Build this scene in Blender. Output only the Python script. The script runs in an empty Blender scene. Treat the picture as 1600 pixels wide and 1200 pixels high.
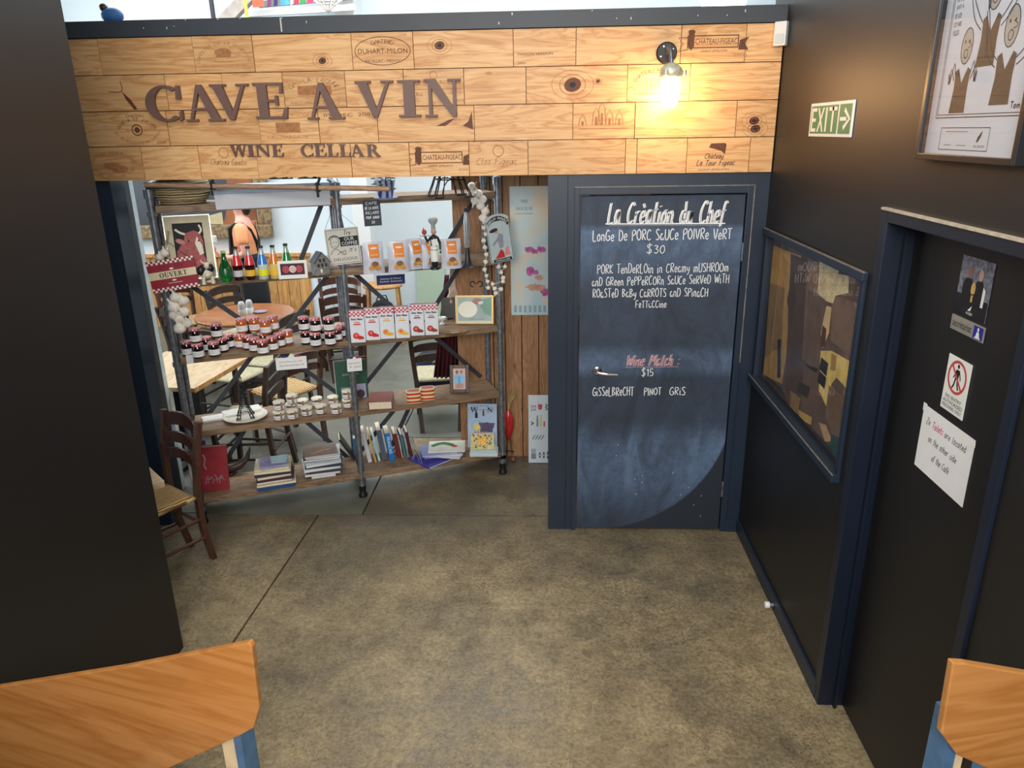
import bpy, bmesh, math, random
from mathutils import Vector, Matrix, Euler
random.seed(7)
SC = bpy.context.scene
COL = SC.collection
R = math.radians

# ------------------------------------------------------------------ camera
YAW, PITCH, ROLL, FPX = 0.0512, 0.3284, -0.0165, 1161.3
CH = 2.379
_cy, _sy, _cp, _sp = math.cos(YAW), math.sin(YAW), math.cos(PITCH), math.sin(PITCH)
FW = Vector((-_sy*_cp, _cy*_cp, -_sp))
_rt = Vector((_cy, _sy, 0))
_up = _rt.cross(FW)
RT = _rt*math.cos(ROLL) + _up*math.sin(ROLL)
UP = -_rt*math.sin(ROLL) + _up*math.cos(ROLL)
CO = Vector((0, 0, CH))
cam = bpy.data.cameras.new('camera')
cam.sensor_width = 36.0
cam.sensor_fit = 'HORIZONTAL'
cam.lens = FPX/1600*36
cam.clip_start = 0.02
camo = bpy.data.objects.new('camera', cam)
COL.objects.link(camo)
M3 = Matrix((RT, UP, -FW)).transposed()
camo.matrix_world = Matrix.Translation(CO) @ M3.to_4x4()
SC.camera = camo

# ------------------------------------------------------------------ world, lights, exposure
SC.view_settings.view_transform = 'Standard'
SC.view_settings.look = 'None'
SC.view_settings.exposure = 0.45
SC.view_settings.gamma = 1.0
SC.view_settings.use_curve_mapping = False
wd = bpy.data.worlds.new('world')
SC.world = wd
wd.use_nodes = True
wd.node_tree.nodes['Background'].inputs[0].default_value = (0.62, 0.72, 0.85, 1)
wd.node_tree.nodes['Background'].inputs[1].default_value = 0.35


def area(name, loc, rot, sx, sy, power, color=(1, 1, 1)):
    l = bpy.data.lights.new(name, 'AREA')
    l.shape = 'RECTANGLE'
    l.size, l.size_y, l.energy, l.color = sx, sy, power, color
    o = bpy.data.objects.new(name, l)
    COL.objects.link(o)
    o.location = loc
    o.rotation_euler = rot
    return o


area('hall_skylight', (-1.5, 6.7, 4.9), (0, 0, 0), 6.5, 2.6, 230, (1.0, 0.99, 0.98))
area('hall_daylight_window', (-6.2, 6.6, 2.6), (0, R(-90), 0), 2.4, 3.0, 105, (0.88, 0.95, 1.0))
area('foyer_skylight', (-0.3, 1.2, 4.8), (R(8), 0, 0), 2.4, 1.8, 48, (1.0, 0.97, 0.9))
area('foyer_front_fill', (-0.2, -1.5, 2.95), (R(80), 0, 0), 2.4, 1.6, 175, (1.0, 0.96, 0.92))  # added fill behind the camera, brightens the shelf front; no window there

# ------------------------------------------------------------------ photo geometry helpers (real planes of the room)
D = 4.144      # back wall plane
XR = 1.178     # right wall plane
XD = 1.27      # right door plane
XL = -1.79     # left wall plane


def ray(px, py):
    return RT*((px-800)/FPX) - UP*((py-600)/FPX) + FW


def atY(px, py, Y=D):
    d = ray(px, py); return CO + d*(Y/d.y)


def atX(px, py, X):
    d = ray(px, py); return CO + d*(X/d.x)


def atZ(px, py, Z=0.0):
    d = ray(px, py); return CO + d*((Z-CH)/d.z)


# shelf frame
SA = Vector((-2.235, 4.188, 0))
SANG = R(21.77)
SU = Vector((math.cos(SANG), math.sin(SANG), 0))
SV = Vector((-math.sin(SANG), math.cos(SANG), 0))
LEV = [0.180, 0.638, 1.118, 1.578, 2.008]      # board tops


def S(u, w, z):
    return SA + SU*u + SV*w + Vector((0, 0, z))


def sh(px, py, lev, dz=0.0):
    """point on the top of shelf board lev seen at that spot of the photo"""
    p = atZ(px, py, LEV[lev]+dz)
    return Vector((p.x, p.y, LEV[lev]+dz+0.0008))


def atS(px, py, w=0.0):
    d = ray(px, py)
    n = -SV
    P0 = SA + SV*w
    t = (P0-CO).dot(n)/d.dot(n)
    return CO + d*t


# ------------------------------------------------------------------ materials
def lin(c):
    return tuple((x/255/12.92 if x/255 <= 0.04045 else ((x/255+0.055)/1.055)**2.4) for x in c)


def node_mat(name):
    m = bpy.data.materials.new(name)
    m.use_nodes = True
    nt = m.node_tree
    b = nt.nodes['Principled BSDF']
    return m, nt, b


def N(nt, t, **kw):
    n = nt.nodes.new(t)
    for k, v in kw.items():
        setattr(n, k, v)
    return n


def ramp(nt, fac, stops):
    r = N(nt, 'ShaderNodeValToRGB')
    e = r.color_ramp.elements
    while len(e) < len(stops):
        e.new(0.5)
    for el, (p, c) in zip(e, stops):
        el.position = p
        el.color = (*c, 1)
    nt.links.new(fac, r.inputs[0])
    return r.outputs[0]


def mixc(nt, fac, a, b, mode='MIX'):
    n = N(nt, 'ShaderNodeMix', data_type='RGBA', blend_type=mode)
    for i, v in ((0, fac), (6, a), (7, b)):
        if hasattr(v, 'links'):
            nt.links.new(v, n.inputs[i])
        else:
            n.inputs[i].default_value = v if i == 0 else (*v, 1)
    return n.outputs[2]


def noise(nt, vec, scale, detail=3, rough=0.5, dist=0.0):
    n = N(nt, 'ShaderNodeTexNoise')
    n.inputs['Scale'].default_value = scale
    n.inputs['Detail'].default_value = detail
    n.inputs['Roughness'].default_value = rough
    n.inputs['Distortion'].default_value = dist
    if vec is not None:
        nt.links.new(vec, n.inputs['Vector'])
    return n.outputs['Fac']


def coords(nt, scale=(1, 1, 1), rnd=True):
    tc = N(nt, 'ShaderNodeTexCoord')
    out = tc.outputs['Object']
    if rnd:
        oi = N(nt, 'ShaderNodeObjectInfo')
        mu = N(nt, 'ShaderNodeVectorMath', operation='SCALE')
        mu.inputs[0].default_value = (37.3, 11.9, 23.7)
        nt.links.new(oi.outputs['Random'], mu.inputs['Scale'])
        ad = N(nt, 'ShaderNodeVectorMath', operation='ADD')
        nt.links.new(out, ad.inputs[0]); nt.links.new(mu.outputs[0], ad.inputs[1])
        out = ad.outputs[0]
    mp = N(nt, 'ShaderNodeMapping')
    mp.inputs['Scale'].default_value = scale
    nt.links.new(out, mp.inputs[0])
    return mp.outputs[0]


def bump(nt, b, h, strength=0.2, dist=0.002):
    n = N(nt, 'ShaderNodeBump')
    n.inputs['Strength'].default_value = strength
    n.inputs['Distance'].default_value = dist
    nt.links.new(h, n.inputs['Height'])
    nt.links.new(n.outputs[0], b.inputs['Normal'])


MATS = {}


def mat(name, rgb, rough=0.5, metal=0.0, var=0.12, vs=18, em=0, trans=0, coat=0, bmp=0, spec=0.5, alpha=1):
    if name in MATS:
        return MATS[name]
    m, nt, b = node_mat(name)
    c = lin(rgb)
    if var > 0:
        v = coords(nt)
        f = noise(nt, v, vs, 3)
        lo = tuple(x*(1-var) for x in c); hi = tuple(min(1, x*(1+var)) for x in c)
        nt.links.new(ramp(nt, f, [(0.3, lo), (0.7, hi)]), b.inputs['Base Color'])
        if bmp:
            bump(nt, b, noise(nt, v, vs*8, 2), bmp)
    else:
        b.inputs['Base Color'].default_value = (*c, 1)
    b.inputs['Roughness'].default_value = rough
    b.inputs['Metallic'].default_value = metal
    b.inputs['Specular IOR Level'].default_value = spec
    b.inputs['Transmission Weight'].default_value = trans
    b.inputs['Coat Weight'].default_value = coat
    b.inputs['Alpha'].default_value = alpha
    if em:
        b.inputs['Emission Color'].default_value = (*c, 1)
        b.inputs['Emission Strength'].default_value = em
    MATS[name] = m
    return m


def wood(name, dark, mid, light, axis=0, scale=1.0, rough=0.5, tint=0.25, knots=True, contrast=1.0, coat=0, kn=0.13):
    if name in MATS:
        return MATS[name]
    m, nt, b = node_mat(name)
    s = [9*scale]*3; s[axis] = 1.1*scale
    v = coords(nt, tuple(s))
    f = noise(nt, v, 1.6, 4, 0.55, 1.4)
    wv = N(nt, 'ShaderNodeMath', operation='MULTIPLY'); wv.inputs[1].default_value = 11
    nt.links.new(f, wv.inputs[0])
    fr = N(nt, 'ShaderNodeMath', operation='PINGPONG'); fr.inputs[1].default_value = 1
    nt.links.new(wv.outputs[0], fr.inputs[0])
    s2 = [120*scale]*3; s2[axis] = 4*scale
    v2 = coords(nt, tuple(s2))
    fine = noise(nt, v2, 1.0, 3, 0.6)
    d, mi, li = lin(dark), lin(mid), lin(light)
    base = ramp(nt, fr.outputs[0], [(0.0, li), (0.55*contrast, mi), (1.0, d)])
    base = mixc(nt, 0.35, base, ramp(nt, fine, [(0.3, d), (0.65, li)]))
    if knots:
        s3 = [7*scale]*3; s3[axis] = 3.2*scale
        v3 = coords(nt, tuple(s3))
        vo = N(nt, 'ShaderNodeTexVoronoi'); vo.inputs['Scale'].default_value = 0.9
        nt.links.new(v3, vo.inputs['Vector'])
        kf = ramp(nt, vo.outputs['Distance'], [(0.2*kn, (1, 1, 1)), (kn, (0, 0, 0))])
        base = mixc(nt, kf, base, tuple(x*0.45 for x in d))
    oi = N(nt, 'ShaderNodeObjectInfo')
    tn = ramp(nt, oi.outputs['Random'], [(0, (1-tint, 1-tint*1.15, 1-tint*1.4)), (0.5, (0.97, 0.94, 0.9)), (1, (1.0, 1.0, 1.0))])
    base = mixc(nt, 1.0, base, tn, 'MULTIPLY')
    nt.links.new(base, b.inputs['Base Color'])
    b.inputs['Roughness'].default_value = rough
    b.inputs['Coat Weight'].default_value = coat
    bump(nt, b, fine, 0.15, 0.001)
    MATS[name] = m
    return m


# --- special surfaces
def floor_mat(name, worn):
    m, nt, b = node_mat(name)
    tc = N(nt, 'ShaderNodeTexCoord'); v = tc.outputs['Object']
    big = noise(nt, v, 1.1, 5, 0.62, 0.6)
    mid = noise(nt, v, 5.5, 5, 0.7, 0.3)
    fine = noise(nt, v, 55, 4, 0.75)
    if worn:
        c = ramp(nt, big, [(0.34, lin((92, 86, 74))), (0.5, lin((138, 124, 96))), (0.64, lin((168, 152, 118)))])
        c2 = ramp(nt, mid, [(0.33, lin((92, 87, 76))), (0.62, lin((168, 156, 126)))])
        c = mixc(nt, 0.45, c, c2)
        pit = noise(nt, v, 24, 5, 0.8, 0.4)
        c = mixc(nt, 0.5, c, ramp(nt, pit, [(0.36, (0.42, 0.41, 0.4)), (0.5, (1.0, 1.0, 0.98)), (0.66, (1.22, 1.2, 1.14))]), 'MULTIPLY')
        c = mixc(nt, 0.75, c, ramp(nt, fine, [(0.32, (0.52, 0.51, 0.49)), (0.6, (1.25, 1.22, 1.15))]), 'MULTIPLY')
        vo = N(nt, 'ShaderNodeTexVoronoi'); vo.inputs['Scale'].default_value = 75
        nt.links.new(v, vo.inputs['Vector'])
        patch = ramp(nt, noise(nt, v, 1.7, 3, 0.6), [(0.46, (0, 0, 0)), (0.6, (1, 1, 1))])
        dots = ramp(nt, vo.outputs['Distance'], [(0.14, (0.9, 0.9, 0.9)), (0.26, (0, 0, 0))])
        dm = N(nt, 'ShaderNodeMath', operation='MULTIPLY')
        nt.links.new(patch, dm.inputs[0]); nt.links.new(dots, dm.inputs[1])
        c = mixc(nt, dm.outputs[0], c, lin((50, 44, 36)))
        vo2 = N(nt, 'ShaderNodeTexVoronoi'); vo2.inputs['Scale'].default_value = 26
        nt.links.new(v, vo2.inputs['Vector'])
        c = mixc(nt, ramp(nt, vo2.outputs['Distance'], [(0.035, (0.8, 0.8, 0.8)), (0.06, (0, 0, 0))]), c, lin((226, 218, 198)))
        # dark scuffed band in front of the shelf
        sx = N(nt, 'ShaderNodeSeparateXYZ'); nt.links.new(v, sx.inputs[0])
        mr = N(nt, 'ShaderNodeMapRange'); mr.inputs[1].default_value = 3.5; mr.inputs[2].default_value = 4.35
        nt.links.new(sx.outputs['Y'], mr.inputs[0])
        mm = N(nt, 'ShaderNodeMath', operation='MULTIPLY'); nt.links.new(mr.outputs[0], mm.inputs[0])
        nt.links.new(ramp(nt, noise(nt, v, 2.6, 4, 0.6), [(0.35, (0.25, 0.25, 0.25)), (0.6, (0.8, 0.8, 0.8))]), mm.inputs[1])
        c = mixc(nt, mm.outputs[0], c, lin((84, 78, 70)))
        rr = ramp(nt, mid, [(0.3, (0.26, 0.26, 0.26)), (0.7, (0.5, 0.5, 0.5))])
    else:
        c = ramp(nt, big, [(0.3, lin((92, 94, 84))), (0.7, lin((116, 116, 104)))])
        c = mixc(nt, 0.4, c, ramp(nt, mid, [(0.3, lin((88, 90, 82))), (0.7, lin((130, 130, 120)))]))
        c = mixc(nt, 0.4, c, ramp(nt, fine, [(0.32, (0.7, 0.7, 0.7)), (0.6, (1.1, 1.1, 1.1))]), 'MULTIPLY')
        rr = ramp(nt, mid, [(0.3, (0.3, 0.3, 0.3)), (0.7, (0.5, 0.5, 0.5))])
    nt.links.new(c, b.inputs['Base Color'])
    nt.links.new(rr, b.inputs['Roughness'])
    bump(nt, b, fine, 0.12, 0.002)
    return m


def chalk_door_mat():
    m, nt, b = node_mat('chalkboard paint')
    tc = N(nt, 'ShaderNodeTexCoord'); v = tc.outputs['Object']
    mp = N(nt, 'ShaderNodeMapping'); mp.inputs['Scale'].default_value = (3.5, 3.5, 1.4)
    nt.links.new(v, mp.inputs[0])
    s1 = noise(nt, mp.outputs[0], 1.4, 6, 0.62, 1.5)
    s2 = noise(nt, v, 9, 5, 0.7, 2.0)
    base, hi = lin((34, 42, 54)), lin((104, 130, 166))
    sx = N(nt, 'ShaderNodeSeparateXYZ'); nt.links.new(v, sx.inputs[0])

    def band(out, a, bb, c, d):
        lo = N(nt, 'ShaderNodeMapRange', interpolation_type='SMOOTHSTEP'); lo.inputs[1].default_value = a; lo.inputs[2].default_value = bb
        hi_ = N(nt, 'ShaderNodeMapRange', interpolation_type='SMOOTHSTEP'); hi_.inputs[1].default_value = c; hi_.inputs[2].default_value = d
        hi_.inputs[3].default_value = 1; hi_.inputs[4].default_value = 0
        nt.links.new(out, lo.inputs[0]); nt.links.new(out, hi_.inputs[0])
        mu = N(nt, 'ShaderNodeMath', operation='MULTIPLY')
        nt.links.new(lo.outputs[0], mu.inputs[0]); nt.links.new(hi_.outputs[0], mu.inputs[1])
        return mu.outputs[0]
    # wiped arc: inside a big circle round the upper left
    vd = N(nt, 'ShaderNodeVectorMath', operation='DISTANCE')
    vd.inputs[1].default_value = (0.10, 0, 0.80)
    nt.links.new(v, vd.inputs[0])
    arc = N(nt, 'ShaderNodeMapRange', interpolation_type='SMOOTHSTEP')
    arc.inputs[1].default_value = 0.815; arc.inputs[2].default_value = 0.80
    arc.inputs[3].default_value = 0.0; arc.inputs[4].default_value = 1.0
    nt.links.new(vd.outputs['Value'], arc.inputs[0])
    top = N(nt, 'ShaderNodeMath', operation='GREATER_THAN'); top.inputs[1].default_value = 0.85
    nt.links.new(sx.outputs['Z'], top.inputs[0])
    mx = N(nt, 'ShaderNodeMath', operation='MAXIMUM')
    nt.links.new(arc.outputs[0], mx.inputs[0]); nt.links.new(top.outputs[0], mx.inputs[1])
    b1 = band(sx.outputs['Z'], 0.02, 0.40, 0.55, 0.74)
    b2 = band(sx.outputs['Z'], 0.98, 1.06, 1.1, 1.2)
    b3 = band(sx.outputs['Z'], 1.45, 1.78, 1.84, 1.88)
    a1 = N(nt, 'ShaderNodeMath', operation='ADD'); nt.links.new(b1, a1.inputs[0]); nt.links.new(b2, a1.inputs[1])
    a2 = N(nt, 'ShaderNodeMath', operation='ADD'); nt.links.new(a1.outputs[0], a2.inputs[0]); nt.links.new(b3, a2.inputs[1])
    a2.use_clamp = True
    am = N(nt, 'ShaderNodeMath', operation='MULTIPLY_ADD'); am.inputs[1].default_value = 0.62; am.inputs[2].default_value = 0.22
    nt.links.new(a2.outputs[0], am.inputs[0])
    sm = ramp(nt, s1, [(0.28, (0.18, 0.18, 0.18)), (0.62, (1, 1, 1))])
    sm2 = ramp(nt, s2, [(0.3, (0.55, 0.55, 0.55)), (0.7, (1, 1, 1))])
    m1 = N(nt, 'ShaderNodeMath', operation='MULTIPLY'); nt.links.new(sm, m1.inputs[0]); nt.links.new(am.outputs[0], m1.inputs[1])
    m2 = N(nt, 'ShaderNodeMath', operation='MULTIPLY'); nt.links.new(m1.outputs[0], m2.inputs[0]); nt.links.new(mx.outputs[0], m2.inputs[1])
    m3 = N(nt, 'ShaderNodeMath', operation='MULTIPLY'); nt.links.new(m2.outputs[0], m3.inputs[0]); nt.links.new(sm2, m3.inputs[1])
    nt.links.new(mixc(nt, m3.outputs[0], base, hi), b.inputs['Base Color'])
    b.inputs['Roughness'].default_value = 0.62
    return m


def glass_pane_mat(name='clear pane'):
    if name in MATS:
        return MATS[name]
    m, nt, b = node_mat(name)
    nt.nodes.remove(b)
    out = nt.nodes['Material Output']
    tr = N(nt, 'ShaderNodeBsdfTransparent')
    gl = N(nt, 'ShaderNodeBsdfGlossy'); gl.inputs['Roughness'].default_value = 0.01
    fr = N(nt, 'ShaderNodeFresnel'); fr.inputs['IOR'].default_value = 1.5
    mx = N(nt, 'ShaderNodeMixShader')
    ge = N(nt, 'ShaderNodeNewGeometry')
    bf = N(nt, 'ShaderNodeMath', operation='SUBTRACT'); bf.inputs[0].default_value = 1.0
    nt.links.new(ge.outputs['Backfacing'], bf.inputs[1])
    mu = N(nt, 'ShaderNodeMath', operation='MULTIPLY')
    nt.links.new(fr.outputs[0], mu.inputs[0]); nt.links.new(bf.outputs[0], mu.inputs[1])
    nt.links.new(mu.outputs[0], mx.inputs[0]); nt.links.new(tr.outputs[0], mx.inputs[1]); nt.links.new(gl.outputs[0], mx.inputs[2])
    nt.links.new(mx.outputs[0], out.inputs[0])
    MATS[name] = m
    return m


def weave_mat(name, a, bb, scale, ax=2):
    if name in MATS:
        return MATS[name]
    m, nt, b = node_mat(name)
    v = coords(nt)
    w = N(nt, 'ShaderNodeTexWave', wave_type='BANDS', bands_direction='XYZ'[ax])
    w.inputs['Scale'].default_value = scale; w.inputs['Distortion'].default_value = 3
    w.inputs['Detail'].default_value = 2
    nt.links.new(v, w.inputs[0])
    c = ramp(nt, w.outputs['Fac'], [(0.15, lin(a)), (0.75, lin(bb))])
    nt.links.new(c, b.inputs['Base Color'])
    b.inputs['Roughness'].default_value = 0.8
    bump(nt, b, w.outputs['Fac'], 0.6, 0.004)
    MATS[name] = m
    return m


# ------------------------------------------------------------------ mesh builder
class MB:
    def __init__(s):
        s.v, s.f, s.m, s.mats, s.M = [], [], [], [], Matrix.Identity(4)
        s.smooth = []

    def mi(s, m):
        if m not in s.mats:
            s.mats.append(m)
        return s.mats.index(m)

    def add(s, vs, fs, m, smooth=False):
        o = len(s.v)
        s.v += [s.M @ Vector(v) for v in vs]
        k = s.mi(m)
        for f in fs:
            s.f.append([o+i for i in f]); s.m.append(k); s.smooth.append(smooth)

    def box(s, x0, x1, y0, y1, z0, z1, m, bev=0.0):
        if bev <= 0:
            vs = [(x, y, z) for z in (z0, z1) for y in (y0, y1) for x in (x0, x1)]
            s.add(vs, [(0, 2, 3, 1), (4, 5, 7, 6), (0, 1, 5, 4), (2, 6, 7, 3), (0, 4, 6, 2), (1, 3, 7, 5)], m)
            return
        bm = bmesh.new()
        bmesh.ops.create_cube(bm, size=1)
        for v in bm.verts:
            v.co = ((x0+x1)/2+v.co.x*(x1-x0), (y0+y1)/2+v.co.y*(y1-y0), (z0+z1)/2+v.co.z*(z1-z0))
        bmesh.ops.bevel(bm, geom=bm.edges[:], offset=bev, segments=2, affect='EDGES', profile=0.7)
        bm.verts.index_update()
        s.add([v.co.copy() for v in bm.verts], [[v.index for v in f.verts] for f in bm.faces], m)
        bm.free()

    def bar(s, a, b, w, t, m, up=(0, 0, 1)):
        """rectangular bar from a to b, width w, thickness t"""
        a, b = Vector(a), Vector(b)
        d = (b-a); L = d.length; d.normalize()
        upv = Vector(up)
        if abs(d.dot(upv)) > 0.98:
            upv = Vector((0, 1, 0))
        x = d.cross(upv).normalized(); y = x.cross(d)
        vs = []
        for p in (a, b):
            for sx, sy in ((-1, -1), (1, -1), (1, 1), (-1, 1)):
                vs.append(p + x*(w/2*sx) + y*(t/2*sy))
        s.add(vs, [(0, 1, 2, 3), (7, 6, 5, 4), (0, 4, 5, 1), (1, 5, 6, 2), (2, 6, 7, 3), (3, 7, 4, 0)], m)

    def tube(s, pts, r, m, n=10, closed=False, caps=True):
        pts = [Vector(p) for p in pts]
        rs = r if isinstance(r, (list, tuple)) else [r]*len(pts)
        vs, fs = [], []
        K = len(pts)
        ref = None
        for i, p in enumerate(pts):
            if closed:
                d = pts[(i+1) % K]-pts[i-1]
            else:
                d = pts[min(i+1, K-1)]-pts[max(i-1, 0)]
            d.normalize()
            if ref is None:
                ref = Vector((0, 0, 1)) if abs(d.z) < 0.9 else Vector((1, 0, 0))
            x = d.cross(ref).normalized(); y = x.cross(d).normalized()
            ref = y.cross(x)*-1 if False else ref
            for k in range(n):
                a = 2*math.pi*k/n
                vs.append(p + x*(math.cos(a)*rs[i]) + y*(math.sin(a)*rs[i]))
        for i in range(K if closed else K-1):
            for k in range(n):
                a, b = i*n+k, i*n+(k+1) % n
                c, d2 = ((i+1) % K)*n+(k+1) % n, ((i+1) % K)*n+k
                fs.append((a, d2, c, b))
        s.add(vs, fs, m, True)
        if not closed and caps:
            s.add(vs[:n], [list(range(n))], m)
            s.add(vs[-n:], [list(range(n))[::-1]], m)

    def lathe(s, prof, m, n=16, c=(0, 0, 0), smooth=True, sx=1, sy=1):
        vs, fs = [], []
        for r, z in prof:
            for k in range(n):
                a = 2*math.pi*k/n
                vs.append((c[0]+r*math.cos(a)*sx, c[1]+r*math.sin(a)*sy, c[2]+z))
        for i in range(len(prof)-1):
            for k in range(n):
                fs.append((i*n+k, i*n+(k+1) % n, (i+1)*n+(k+1) % n, (i+1)*n+k))
        s.add(vs, fs, m, smooth)
        if prof[0][0] > 1e-5:
            s.add(vs[:n], [list(range(n))[::-1]], m)
        if prof[-1][0] > 1e-5:
            s.add(vs[-n:], [list(range(n))], m)

    def ball(s, c, r, m, n=10, sc=(1, 1, 1)):
        k = 7
        pr = [(max(1e-6, r*math.sin(math.pi*i/k)), -r*math.cos(math.pi*i/k)*sc[2]) for i in range(k+1)]
        s.lathe(pr, m, n, c, sx=sc[0], sy=sc[1])

    # --- flat print in local XZ plane, front = -Y
    def flat(s, pts, off, m):
        s.add([(x, -off, z) for x, z in pts], [list(range(len(pts)))], m)

    def rect(s, x0, z0, x1, z1, off, m):
        s.flat([(x0, z0), (x1, z0), (x1, z1), (x0, z1)], off, m)

    def ell(s, cx, cz, rx, rz, off, m, n=20, rot=0):
        c, q = math.cos(rot), math.sin(rot)
        P = []
        for k in range(n):
            a = 2*math.pi*k/n
            x, z = rx*math.cos(a), rz*math.sin(a)
            P.append((cx+x*c-z*q, cz+x*q+z*c))
        s.flat(P, off, m)

    def ring(s, cx, cz, rx, rz, w, off, m, n=28, a0=0, a1=2*math.pi):
        vs, fs = [], []
        for k in range(n+1):
            a = a0+(a1-a0)*k/n
            for q in (0, w):
                vs.append((cx+(rx-q)*math.cos(a), -off, cz+(rz-q)*math.sin(a)))
        for k in range(n):
            fs.append((2*k, 2*k+2, 2*k+3, 2*k+1))
        s.add(vs, fs, m)

    def frame(s, x0, z0, x1, z1, w, off, m):
        s.rect(x0, z0, x1, z0+w, off, m); s.rect(x0, z1-w, x1, z1, off, m)
        s.rect(x0, z0+w, x0+w, z1-w, off, m); s.rect(x1-w, z0+w, x1, z1-w, off, m)

    def ribbon(s, pts, w, off, m, smooth=True):
        P = [Vector((p[0], p[1])) for p in pts]
        if smooth and len(P) > 2:
            Q = []
            for i in range(len(P)-1):
                p0, p1, p2, p3 = P[max(i-1, 0)], P[i], P[i+1], P[min(i+2, len(P)-1)]
                for t in (0, 0.34, 0.67):
                    Q.append(0.5*((2*p1)+(p2-p0)*t+(2*p0-5*p1+4*p2-p3)*t*t+(3*p1-p0-3*p2+p3)*t**3))
            Q.append(P[-1]); P = Q
        vs, fs = [], []
        for i, p in enumerate(P):
            d = P[min(i+1, len(P)-1)]-P[max(i-1, 0)]
            if d.length < 1e-9:
                d = Vector((1, 0))
            d.normalize()
            nx = Vector((-d.y, d.x))*w/2
            a, b = p+nx, p-nx
            vs += [(a.x, -off, a.y), (b.x, -off, b.y)]
        for i in range(len(P)-1):
            fs.append((2*i, 2*i+1, 2*i+3, 2*i+2))
        s.add(vs, fs, m)

    def text(s, txt, x0, z0, x1, z1, off, m, bold=False):
        """sans print fitted to a box"""
        vs, fs, bb = font_mesh(txt)
        if not vs:
            return
        sx = (x1-x0)/(bb[1]-bb[0]); sz = (z1-z0)/(bb[3]-bb[2])
        P = [(x0+(v[0]-bb[0])*sx, -off, z0+(v[1]-bb[2])*sz) for v in vs]
        s.add(P, fs, m)

    def arctext(s, txt, cx, cz, rx, rz, a0, a1, h, off, m):
        """letters along an arc; a0>a1 reads over the top"""
        n = len(txt)
        for i, ch in enumerate(txt):
            if ch == ' ':
                continue
            a = a0+(a1-a0)*(i+0.5)/n
            up = 1 if a0 > a1 else -1
            x, z = cx+rx*math.cos(a), cz+rz*math.sin(a)
            th = math.atan2(rz*math.sin(a), rx*math.cos(a))-math.pi/2*1
            if up < 0:
                th += math.pi
            vs, fs, bb = font_mesh(ch)
            sc = h/0.72
            mxx = (bb[0]+bb[1])/2
            c, q = math.cos(th), math.sin(th)
            P = []
            for v in vs:
                lx, lz = (v[0]-mxx)*sc, (v[1]-0.36)*sc
                P.append((x+lx*c-lz*q, -off, z+lx*q+lz*c))
            s.add(P, fs, m)

    def prism(s, pts, y0, y1, m):
        """pts CCW seen from -Y (x right, z up), extruded from y0 (front) to y1"""
        n = len(pts)
        vs = [(x, y0, z) for x, z in pts]+[(x, y1, z) for x, z in pts]
        fs = [list(range(n)), [n+i for i in range(n)][::-1]]
        for i in range(n):
            j = (i+1) % n
            fs.append((i, n+i, n+j, j))
        s.add(vs, fs, m)

    def build(s, name, parent=None, loc=None, rot=None):
        me = bpy.data.meshes.new(name)
        me.from_pydata([tuple(v) for v in s.v], [], s.f)
        for m in s.mats:
            me.materials.append(m)
        me.polygons.foreach_set('material_index', s.m)
        me.polygons.foreach_set('use_smooth', s.smooth)
        me.update()
        o = bpy.data.objects.new(name, me)
        COL.objects.link(o)
        if parent is not None:
            o.parent = parent
        if loc is not None:
            o.location = loc
        if rot is not None:
            o.rotation_euler = rot
        return o


FONT = {}


def font_mesh(txt):
    if txt in FONT:
        return FONT[txt]
    cu = bpy.data.curves.new('t', 'FONT')
    cu.body = txt
    cu.resolution_u = 2
    ob = bpy.data.objects.new('t', cu)
    me = bpy.data.meshes.new_from_object(ob)
    vs = [(v.co.x, v.co.y) for v in me.vertices]
    fs = [list(p.vertices) for p in me.polygons]
    bpy.data.objects.remove(ob); bpy.data.curves.remove(cu); bpy.data.meshes.remove(me)
    if vs:
        xs = [v[0] for v in vs]; ys = [v[1] for v in vs]
        bb = (min(xs), max(xs), min(ys), max(ys))
    else:
        bb = (0, 1, 0, 1)
    FONT[txt] = (vs, fs, bb)
    return FONT[txt]


def tag(o, label, cat, group=None, kind=None):
    if label: o['label'] = label
    if cat: o['category'] = cat
    if group: o['group'] = group
    if kind: o['kind'] = kind
    return o


def thing(name, label, cat, loc=(0, 0, 0), rz=0.0, group=None, rot=None):
    o = bpy.data.objects.new(name, None)
    o.empty_display_size = 0.05
    COL.objects.link(o)
    o.location = loc
    o.rotation_euler = rot if rot is not None else (0, 0, rz)
    return tag(o, label, cat, group)


def struct(o):
    o['kind'] = 'structure'
    return o


KIDS = {}


def dup(root, loc, rz=None, label=None, group=None, rot=None):
    if not KIDS:
        pass
    kids = {}
    for o in bpy.data.objects:
        if o.parent is not None:
            kids.setdefault(o.parent.name, []).append(o)

    def cp(o, par):
        c = o.copy(); COL.objects.link(c); c.parent = par
        for k in kids.get(o.name, []):
            cp(k, c)
        return c
    r = cp(root, None)
    r.location = loc
    if rot is not None:
        r.rotation_euler = rot
    elif rz is not None:
        r.rotation_euler = (0, 0, rz)
    if label: r['label'] = label
    if group: r['group'] = group
    return r


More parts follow.
